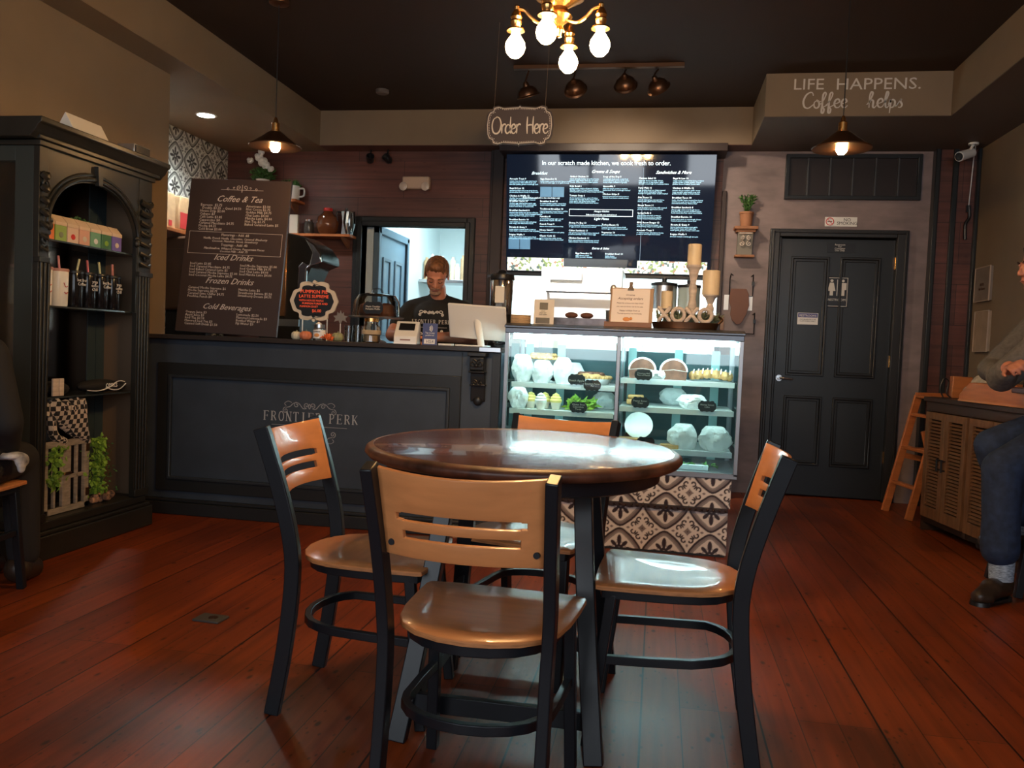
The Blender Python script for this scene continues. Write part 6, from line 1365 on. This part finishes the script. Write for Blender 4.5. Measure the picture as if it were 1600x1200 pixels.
# orange wooden booster box, bag, block
e = thing('wooden_tray_box', 'glossy orange wooden slanted box on the louvered cabinet', 'box', (2.02, 5.13, .882), rz=R(-78))
b = MB(); b.prism([(-.30, 0), (.34, 0), (.34, .03), (.26, .115), (-.20, .115), (-.30, .04)], -.17, .14); b.build('box_body', M['orangewood'], e, bevel=.006)
b = MB(); b.box(-.30, .34, -.175, -.17, 0, .012); b.build('base_strip', M['maple'], e)
b = MB(); b.sphere((0, 0, .09), (.13, .09, .09)); b.sphere((.04, .0, .16), (.07, .06, .06)); b.sphere((-.09, 0, .05), (.08, .08, .05)); b.sphere((.0, .0, .06), (.14, .07, .06)); remeshed(b, 'cloth_bag', cm('linen', (.50, .40, .30), .8, noise=(25, .35, (1, 1, 1)), bump=.6), None, .008, 3, loc=(2.06, 5.62, .882)); o = bpy.data.objects['cloth_bag']; tag(o, 'crumpled off-white cloth bag behind the orange box', 'bag')
b = MB(); b.box(-.06, .06, -.03, .03, 0, .14); tag(b.build('wooden_block', M['orangewood'], loc=(1.95, 5.84, .881), bevel=.004), 'small red-brown wooden block at the far end of the louvered cabinet', 'box')
b = MB(); b.tube(catmull([(0, 0, 0), (-.02, 0, .06), (.0, 0, .12), (.03, 0, .10), (.02, 0, .03), (.045, 0, 0)]), .005, 6); tag(b.build('cable_loop', M['blackplastic'], loc=(1.84, 5.82, .882)), 'thin dark cable loop standing on the cabinet corner', 'cable')
# wooden high chair behind the cabinet
def highchair(loc, rz, label):
    e = thing('high_chair', label, 'high chair', loc, 'wooden restaurant high chairs', rz)
    OW = M['orangewood']
    for s_ in (-1, 1):
        b = MB(); b.bar([(-.20, s_*.17, 0), (.0, s_*.17, .86)], .022, .055, (1, 0, 0)); b.build('leg', OW, e, bevel=.004)
        b = MB(); b.bar([(.24, s_*.17, 0), (.06, s_*.17, .60)], .022, .050, (1, 0, 0)); b.build('leg', OW, e, bevel=.004)
        b = MB(); b.bar([(-.02, s_*.17, .86), (.22, s_*.17, .86)], .022, .045, (0, 0, 1)); b.build('armrest', OW, e, bevel=.004)
        b = MB(); b.bar([(-.10, s_*.17, .42), (.13, s_*.17, .38)], .020, .04, (0, 0, 1)); b.build('side_rail', OW, e, bevel=.003)
    for x, z in ((-.145, .22), (-.085, .48), (-.03, .72), (.0, .855)):
        b = MB(); b.bar([(x, -.17, z), (x, .17, z)], .05, .022, (0, 0, 1)); b.build('rung', OW, e, bevel=.004)
    b = MB(); b.box(-.08, .17, -.16, .16, .46, .478); b.build('seat', OW, e, bevel=.004)
    b = MB(); b.bar([(.20, -.17, .06), (.20, .17, .06)], .03, .022, (0, 0, 1)); b.build('rung', OW, e, bevel=.003)
    return e
highchair((1.93, 6.36, 0), R(12), 'orange wooden high chair standing between the restroom door and louvered cabinet')
# ================================================================== PEOPLE
def hand(mb, wrist, fdir, back, side=1, curl=.5, s=1.0):
    """palm with four curled fingers and a thumb; fdir = finger direction, back = back-of-hand normal"""
    f = Vector(fdir).normalized(); n = (Vector(back)-Vector(back).dot(f)*f).normalized(); x = f.cross(n)*side; w = Vector(wrist)
    def P(a, b_, c_): return w+(x*a+f*b_+n*c_)*s
    for a in (-.026, -.009, .009, .026): mb.capsule(P(a*.7, .012, 0), P(a, .078, 0), .013*s, .0115*s, 10)
    for a, L, sp in ((-.031, .064, -.10), (-.0105, .076, -.03), (.0105, .071, .04), (.031, .054, .12)):
        p = P(a, .084, 0); ang = curl*.5; d = f+x*sp
        for k_, (l, r_) in enumerate(((.44, .0088), (.31, .0082), (.25, .0072))):
            dd = (d*math.cos(ang)-n*math.sin(ang)).normalized(); q = p+dd*L*l*s; mb.capsule(p, q, r_*s, (r_-.0006)*s, 8); p = q; ang += curl*.9
    p = P(-.030, .025, -.004); d = (f*.75-x*.65-n*.25).normalized(); q = p+d*.036*s; mb.capsule(p, q, .0115*s, .0098*s, 10); d = (f*.95-x*.15-n*.35).normalized(); mb.capsule(q, q+d*.030*s, .0098*s, .0078*s, 10)
def head(mb, T):
    """face towards -Y, centre of the head at the origin"""
    o = mb.T.copy(); mb.T = o @ T
    mb.sphere((0, .012, .035), (.076, .094, .082)); mb.sphere((0, -.035, -.02), (.062, .062, .082)); mb.sphere((0, -.048, -.078), (.040, .042, .034)); mb.sphere((0, -.078, -.090), (.020, .016, .015))
    mb.capsule((-.030, -.084, .020), (.030, -.084, .020), .012, .012); mb.capsule((0, -.093, .012), (0, -.110, -.022), .008, .012)
    mb.sphere((-.011, -.103, -.026), .008); mb.sphere((.011, -.103, -.026), .008)
    for s_ in (-1, 1):
        mb.sphere((s_*.036, -.068, -.018), (.022, .022, .020)); mb.sphere((s_*.077, .012, -.008), (.008, .020, .032)); mb.sphere((s_*.030, -.082, .004), (.013, .010, .008))
    mb.capsule((-.016, -.094, -.053), (.016, -.094, -.053), .0065, .0065); mb.capsule((-.013, -.092, -.063), (.013, -.092, -.063), .007, .007)
    mb.T = o
def headparts(T, parent, hm, hair, brow=True, beard=False, fringe=.0):
    """hair cap, brows, eyelids, lips"""
    b = MB(); b.T = T
    b.sphere((0, .018, .045), (.080, .095, .078)); b.sphere((0, .040, .0), (.075, .070, .075)); b.sphere((0, -.028, .088), (.056, .050, .032))
    for s_ in (-1, 1): b.sphere((s_*.066, .005, .030), (.015, .038, .040))
    h = remeshed(b, 'hair', hair, parent, .005, 3)
    tx = bpy.data.textures.new('tufts', 'CLOUDS'); tx.noise_scale = .012; dm = h.modifiers.new('tufts', 'DISPLACE'); dm.texture = tx; dm.strength = .008; dm.mid_level = .5
    for s_ in (-1, 1):
        b = MB(); b.T = T; b.tube(catmull([(s_*.015, -.0975, .026), (s_*.030, -.098, .033), (s_*.048, -.084, .026)]), .0038, 6); b.build('eyebrow', hair, parent)
        b = MB(); b.T = T; b.tube(catmull([(s_*.017, -.0905, .003), (s_*.030, -.0945, -.001), (s_*.043, -.085, .003)]), .0022, 6); b.build('eyelashes', M['darkhair'], parent)
    b = MB(); b.T = T; b.tube(catmull([(-.022, -.0955, -.057), (0, -.1015, -.056), (.022, -.0955, -.057)]), [.002]+[.0034]*9+[.002], 6); b.build('lips', cm('lips', (.36, .11, .08), .5), parent)
    if beard:
        b = MB(); b.T = T; b.sphere((0, -.070, -.086), (.038, .030, .024)); b.capsule((-.026, -.094, -.047), (0, -.103, -.042), .006, .007); b.capsule((.026, -.094, -.047), (0, -.103, -.042), .006, .007)
        remeshed(b, 'beard', cm('beard_grey', (.30, .17, .11), .8, noise=(60, .4, (1, 1, 1))), parent, .004, 2)
# --- barista: stands behind the counter, head bowed over the register, forearms on the worktop
p = thing('person', 'person in black printed t-shirt behind the counter looking down at the register', 'person', (-1.47, 5.42, 0))
HT = Matrix.Translation((.012, -.095, 1.545)) @ Matrix.Rotation(R(13), 4, 'Z') @ Matrix.Rotation(R(3), 4, 'Y') @ Matrix.Rotation(R(36), 4, 'X')
b = MB(); head(b, HT)
b.capsule((0, .02, 1.36), (.015, -.055, 1.46), .056, .052)
b.capsule((-.12, .02, 1.31), (.12, .02, 1.31), .06, .06); b.sphere((0, .02, 1.18), (.17, .11, .20)); b.sphere((0, .03, .98), (.16, .11, .14))
for s_ in (-1, 1): b.chain([(s_*.09, .03, .90), (s_*.11, .0, .50), (s_*.12, .03, .08)], [.085, .058, .042]); b.sphere((s_*.12, -.04, .04), (.045, .12, .04))
# image-left arm: out and down to the counter, forearm in
b.chain([(-.165, .01, 1.30), (-.255, -.09, 1.185), (-.245, -.20, 1.142), (-.10, -.42, 1.140)], [.055, .050, .044, .028]); hand(b, (-.10, -.42, 1.136), (.75, -.35, -.06), (0, 0, 1), 1, .45)
b.chain([(.165, .01, 1.30), (.28, -.11, 1.19), (.30, -.25, 1.142), (.10, -.46, 1.138)], [.055, .050, .044, .028]); hand(b, (.10, -.46, 1.134), (-.85, -.2, -.06), (0, 0, 1), -1, .45)
remeshed(b, 'body', M['skin'], p, .0055, 5)
headparts(HT, p, None, M['hair'], beard=True)
b = MB()
b.capsule((-.165, .02, 1.315), (-.03, .02, 1.365), .078, .066); b.capsule((.165, .02, 1.315), (.03, .02, 1.365), .078, .066); b.sphere((0, .02, 1.20), (.205, .135, .20)); b.sphere((0, .03, 1.0), (.19, .135, .17)); b.capsule((0, .03, 1.38), (.0, .0, 1.40), .075, .066)
b.sphere((0, -.03, 1.26), (.17, .11, .13))
for s_ in (-1, 1): b.chain([(s_*.175, .01, 1.31), (s_*(.235 if s_ < 0 else .255), -.065, 1.215)], [.078, .074])
remeshed(b, 't_shirt', M['tshirt'], p, .008, 6)
b = MB(); b.sphere((0, .03, .93), (.175, .125, .10))
for s_ in (-1, 1): b.chain([(s_*.09, .03, .88), (s_*.11, .0, .50), (s_*.12, .03, .10)], [.10, .075, .065])
remeshed(b, 'trousers', M['jeans'], p, .012, 4)
# shirt print: scroll emblem above and below the lettering, laid on the chest
b = MB(); scrolls(b, .17, 0, th=.006); pr_ = b.build('shirt_print', M['chalk'], p, loc=(.0, -.1555, 1.300), rot=(R(10), 0, 0))
b = MB(); serifs(b, 'FRONTiER PERK', -.125, 0, .026, .0205); serifs(b, 'CAFE', -.026, -.032, .018, .014); b.ribbon([(-.11, -.024), (-.035, -.024)], .002, 0); b.ribbon([(.035, -.024), (.11, -.024)], .002, 0); b.build('shirt_lettering', M['chalk'], p, loc=(0, -.1585, 1.225), rot=(R(4), 0, 0))
b = MB(); scrolls(b, .17, 0, th=.006, flip=-1); b.build('shirt_print', M['chalk'], p, loc=(0, -.160, 1.160))
# --- person on the right, seated in profile, facing left
p = thing('person', 'seated person in grey sweater and blue jeans at the right edge, facing left', 'person', (1.95, 4.42, 0))
HT = Matrix.Translation((-.205, -.16, 1.57)) @ Matrix.Rotation(R(-84), 4, 'Z') @ Matrix.Rotation(R(8), 4, 'X')
b = MB(); head(b, HT)
b.chain([(-.08, -.08, 1.36), (-.16, -.13, 1.47)], [.062, .056]); b.sphere((-.03, -.03, 1.22), (.12, .17, .20)); b.sphere((0, 0, .95), (.12, .16, .20))
b.chain([(0, -.08, .80), (-.34, -.20, .62), (-.315, -.215, .12)], [.095, .065, .042]); b.capsule((-.30, -.20, .08), (-.34, -.24, .06), .030, .024)
b.chain([(0, .09, .80), (-.28, .08, .70), (-.16, .02, .30)], [.095, .065, .042]); b.capsule((-.16, .02, .275), (-.25, -.01, .25), .032, .026)
b.chain([(-.09, -.20, 1.33), (-.375, -.22, 1.04), (-.40, -.36, 1.095)], [.055, .045, .030]); hand(b, (-.402, -.375, 1.098), (-.10, -.72, .10), (-.55, -.1, .8), -1, 1.25)
b.chain([(-.07, .15, 1.33), (-.30, .12, 1.08), (-.36, -.12, 1.06)], [.055, .045, .030]); hand(b, (-.362, -.13, 1.065), (-.1, -.9, .0), (0, 0, 1), 1, .5)
remeshed(b, 'body', M['skin2'], p, .006, 5)
headparts(HT, p, None, M['darkhair'])
b = MB(); b.sphere((-.03, -.03, 1.20), (.155, .20, .22)); b.sphere((0, 0, .95), (.15, .19, .20)); b.capsule((-.06, -.15, 1.33), (-.05, .12, 1.33), .082, .082); b.capsule((-.07, -.05, 1.38), (-.10, -.08, 1.42), .075, .066)
b.chain([(-.08, -.19, 1.33), (-.375, -.22, 1.045), (-.395, -.31, 1.075)], [.080, .066, .052]); b.chain([(-.06, .15, 1.33), (-.30, .12, 1.08), (-.34, -.04, 1.07)], [.080, .062, .048])
remeshed(b, 'sweater', M['sweater'], p, .009, 5)
b = MB(); b.sphere((0, 0, .84), (.155, .185, .13)); b.chain([(0, -.085, .80), (-.335, -.20, .62), (-.335, -.215, .40), (-.33, -.215, .245)], [.112, .092, .082, .086]); b.chain([(0, .09, .80), (-.28, .08, .70), (-.17, .03, .38)], [.115, .09, .085])
remeshed(b, 'jeans', M['jeans'], p, .010, 5)
b = MB(); b.cyl((-.314, -.208, .10), (-.318, -.213, .19), .052, .056, 20); b.build('sock', M['sock'], p); b = MB(); b.cyl((-.16, .02, .28), (-.165, .025, .38), .052, .056, 20); b.build('sock', M['sock'], p)
for (hx, hy), (tx_, ty), zz in (((-.30, -.19), (-.455, -.335), 0), ((-.15, .03), (-.30, -.03), .205)):
    b = MB(); d = Vector((tx_-hx, ty-hy, 0)).normalized(); hp = Vector((hx, hy, 0)); 
    b.capsule(hp+Vector((0, 0, .06+zz)), hp+d*.10+Vector((0, 0, .062+zz)), .050, .050); b.capsule(hp+d*.10+Vector((0, 0, .055+zz)), hp+d*.195+Vector((0, 0, .038+zz)), .048, .036); b.sphere(hp+d*.17+Vector((0, 0, .034+zz)), (.052, .05, .034)); b.capsule(hp+Vector((0, 0, .07+zz)), hp+Vector((0, 0, .105+zz)), .050, .050)
    s_ = remeshed(b, 'shoe', M['leather'], p, .006, 4)
    b = MB(); b.capsule(hp+Vector((0, 0, .010+zz)), hp+d*.19+Vector((0, 0, .010+zz)), .046, .046)
    for v in b.bm.verts: v.co.z = .0+zz if v.co.z < .010+zz else .018+zz
    b.build('sole', M['blackplastic'], s_)
# stool and table on the right
e = thing('bar_stool', 'dark wooden stool under the person in the grey sweater', 'stool', (1.95, 4.46, 0))
b = MB(); b.lathe([(.17, .665), (.18, .67), (.18, .69), (.16, .70), (0, .70)], seg=32); b.build('seat', M['tabletop'], e)
for sx in (-1, 1):
    for sy in (-1, 1): b = MB(); b.bar([(sx*.11, sy*.11, .67), (sx*.21, sy*.18, 0)], .034, .034, (0, 1, 0)); b.build('leg', M['blackplastic'], e, bevel=.003)
b = MB(); b.bar([(-.18, -.155, .22), (-.18, .155, .22)], .03, .02); b.bar([(.18, -.155, .22), (.18, .155, .22)], .03, .02); b.build('footrest', M['blackplastic'], e)
e = thing('bar_table', 'dark high tabletop corner at the right edge before the seated person', 'table', (1.95, 3.86, 0))
b = MB(); b.box(-.385, .33, -.22, .20, .982, 1.01); b.build('tabletop', M['tabletop'], e, bevel=.006); b = MB(); b.cyl((.08, -.05, .02), (.08, -.05, .982), .035); b.lathe([(.20, 0), (.20, .012), (.05, .03), (.04, .05)], (.08, -.05, 0), 32); b.build('pedestal', M['black'], e)
e = thing('salt_shaker', 'small glass salt shaker on the dark high table', 'salt shaker', (1.60, 3.98, 1.01))
b = MB(); b.lathe([(.016, 0), (.018, .005), (.013, .05)], seg=16); b.build('shaker_glass', M['jarglass'], e); b = MB(); b.lathe([(.014, .05), (.014, .065), (.008, .072), (0, .073)], seg=16); b.build('cap', M['chrome'], e)
# --- person on the left, seen from behind
p = thing('person', 'seated person in black jacket at the left edge, seen from behind', 'person', (-2.70, 2.80, 0))
HT = Matrix.Translation((0, .06, 1.185)) @ Matrix.Rotation(R(200), 4, 'Z') @ Matrix.Rotation(R(10), 4, 'X')
b = MB(); head(b, HT)
b.chain([(0, .01, 1.0), (0, .04, 1.10)], [.062, .056]); b.sphere((0, .0, .84), (.15, .11, .18)); b.sphere((0, 0, .60), (.15, .12, .14))
b.chain([(-.09, .02, .53), (-.17, .34, .52), (-.16, .36, .10)], [.085, .06, .042]); b.chain([(.09, .02, .53), (.02, .35, .52), (.03, .37, .10)], [.085, .06, .042])

b.chain([(.17, .0, .98), (.225, .02, .72), (.09, .17, .60)], [.055, .045, .032]); hand(b, (.085, .175, .60), (-.6, .55, -.1), (0, 0, 1), 1, .6)
b.chain([(-.17, .0, .98), (-.225, .02, .72), (-.09, .19, .60)], [.055, .045, .032]); hand(b, (-.085, .195, .60), (.6, .55, -.1), (0, 0, 1), -1, .6)
remeshed(b, 'body', M['skin2'], p, .006, 5)
headparts(HT, p, None, M['darkhair'])
b = MB(); b.sphere((0, .0, .83), (.20, .15, .20)); b.sphere((0, 0, .62), (.20, .16, .16)); b.capsule((-.14, 0, .985), (.14, 0, .985), .082, .082); b.capsule((0, 0, 1.0), (0, .02, 1.05), .085, .075)
for s_ in (-1, 1): b.chain([(s_*.16, 0, .98), (s_*.225, .02, .73), (s_*.14, .13, .62)], [.082, .068, .05])
remeshed(b, 'jacket', M['tshirt'], p, .009, 5)
b = MB(); b.sphere((0, .02, .545), (.175, .15, .09)); b.chain([(-.09, .02, .545), (-.17, .33, .53), (-.16, .35, .12)], [.095, .078, .065]); b.chain([(.09, .02, .545), (.02, .34, .53), (.03, .36, .12)], [.095, .078, .065])
remeshed(b, 'trousers', cm('charcoal_denim', (.014, .012, .013), .85), p, .010, 4)
for sx in (-.16, .03):
    b = MB(); b.capsule((sx, .335, .055), (sx-.01, .42, .040), .060, .048)
    for v in b.bm.verts: v.co.z = max(v.co.z, 0)
    b.build('shoe', M['leather'], p)
b = MB(); b.sphere((0, 0, .01), (.032, .05, .016)); b.sphere((.02, .02, -.01), (.018, .035, .030)); b.sphere((-.02, -.03, .01), (.025, .025, .014)); b.sphere((.026, .01, -.035), (.012, .02, .025)); remeshed(b, 'white_cloth', cm('sketch_cloth', (.34, .32, .31), .8, noise=(18, .9, (1, 1, 1))), None, .005, 2, loc=(-2.50, 2.90, .575)); tag(bpy.data.objects['white_cloth'], 'small white and black patterned cloth on the lap of the person in black', 'cloth')
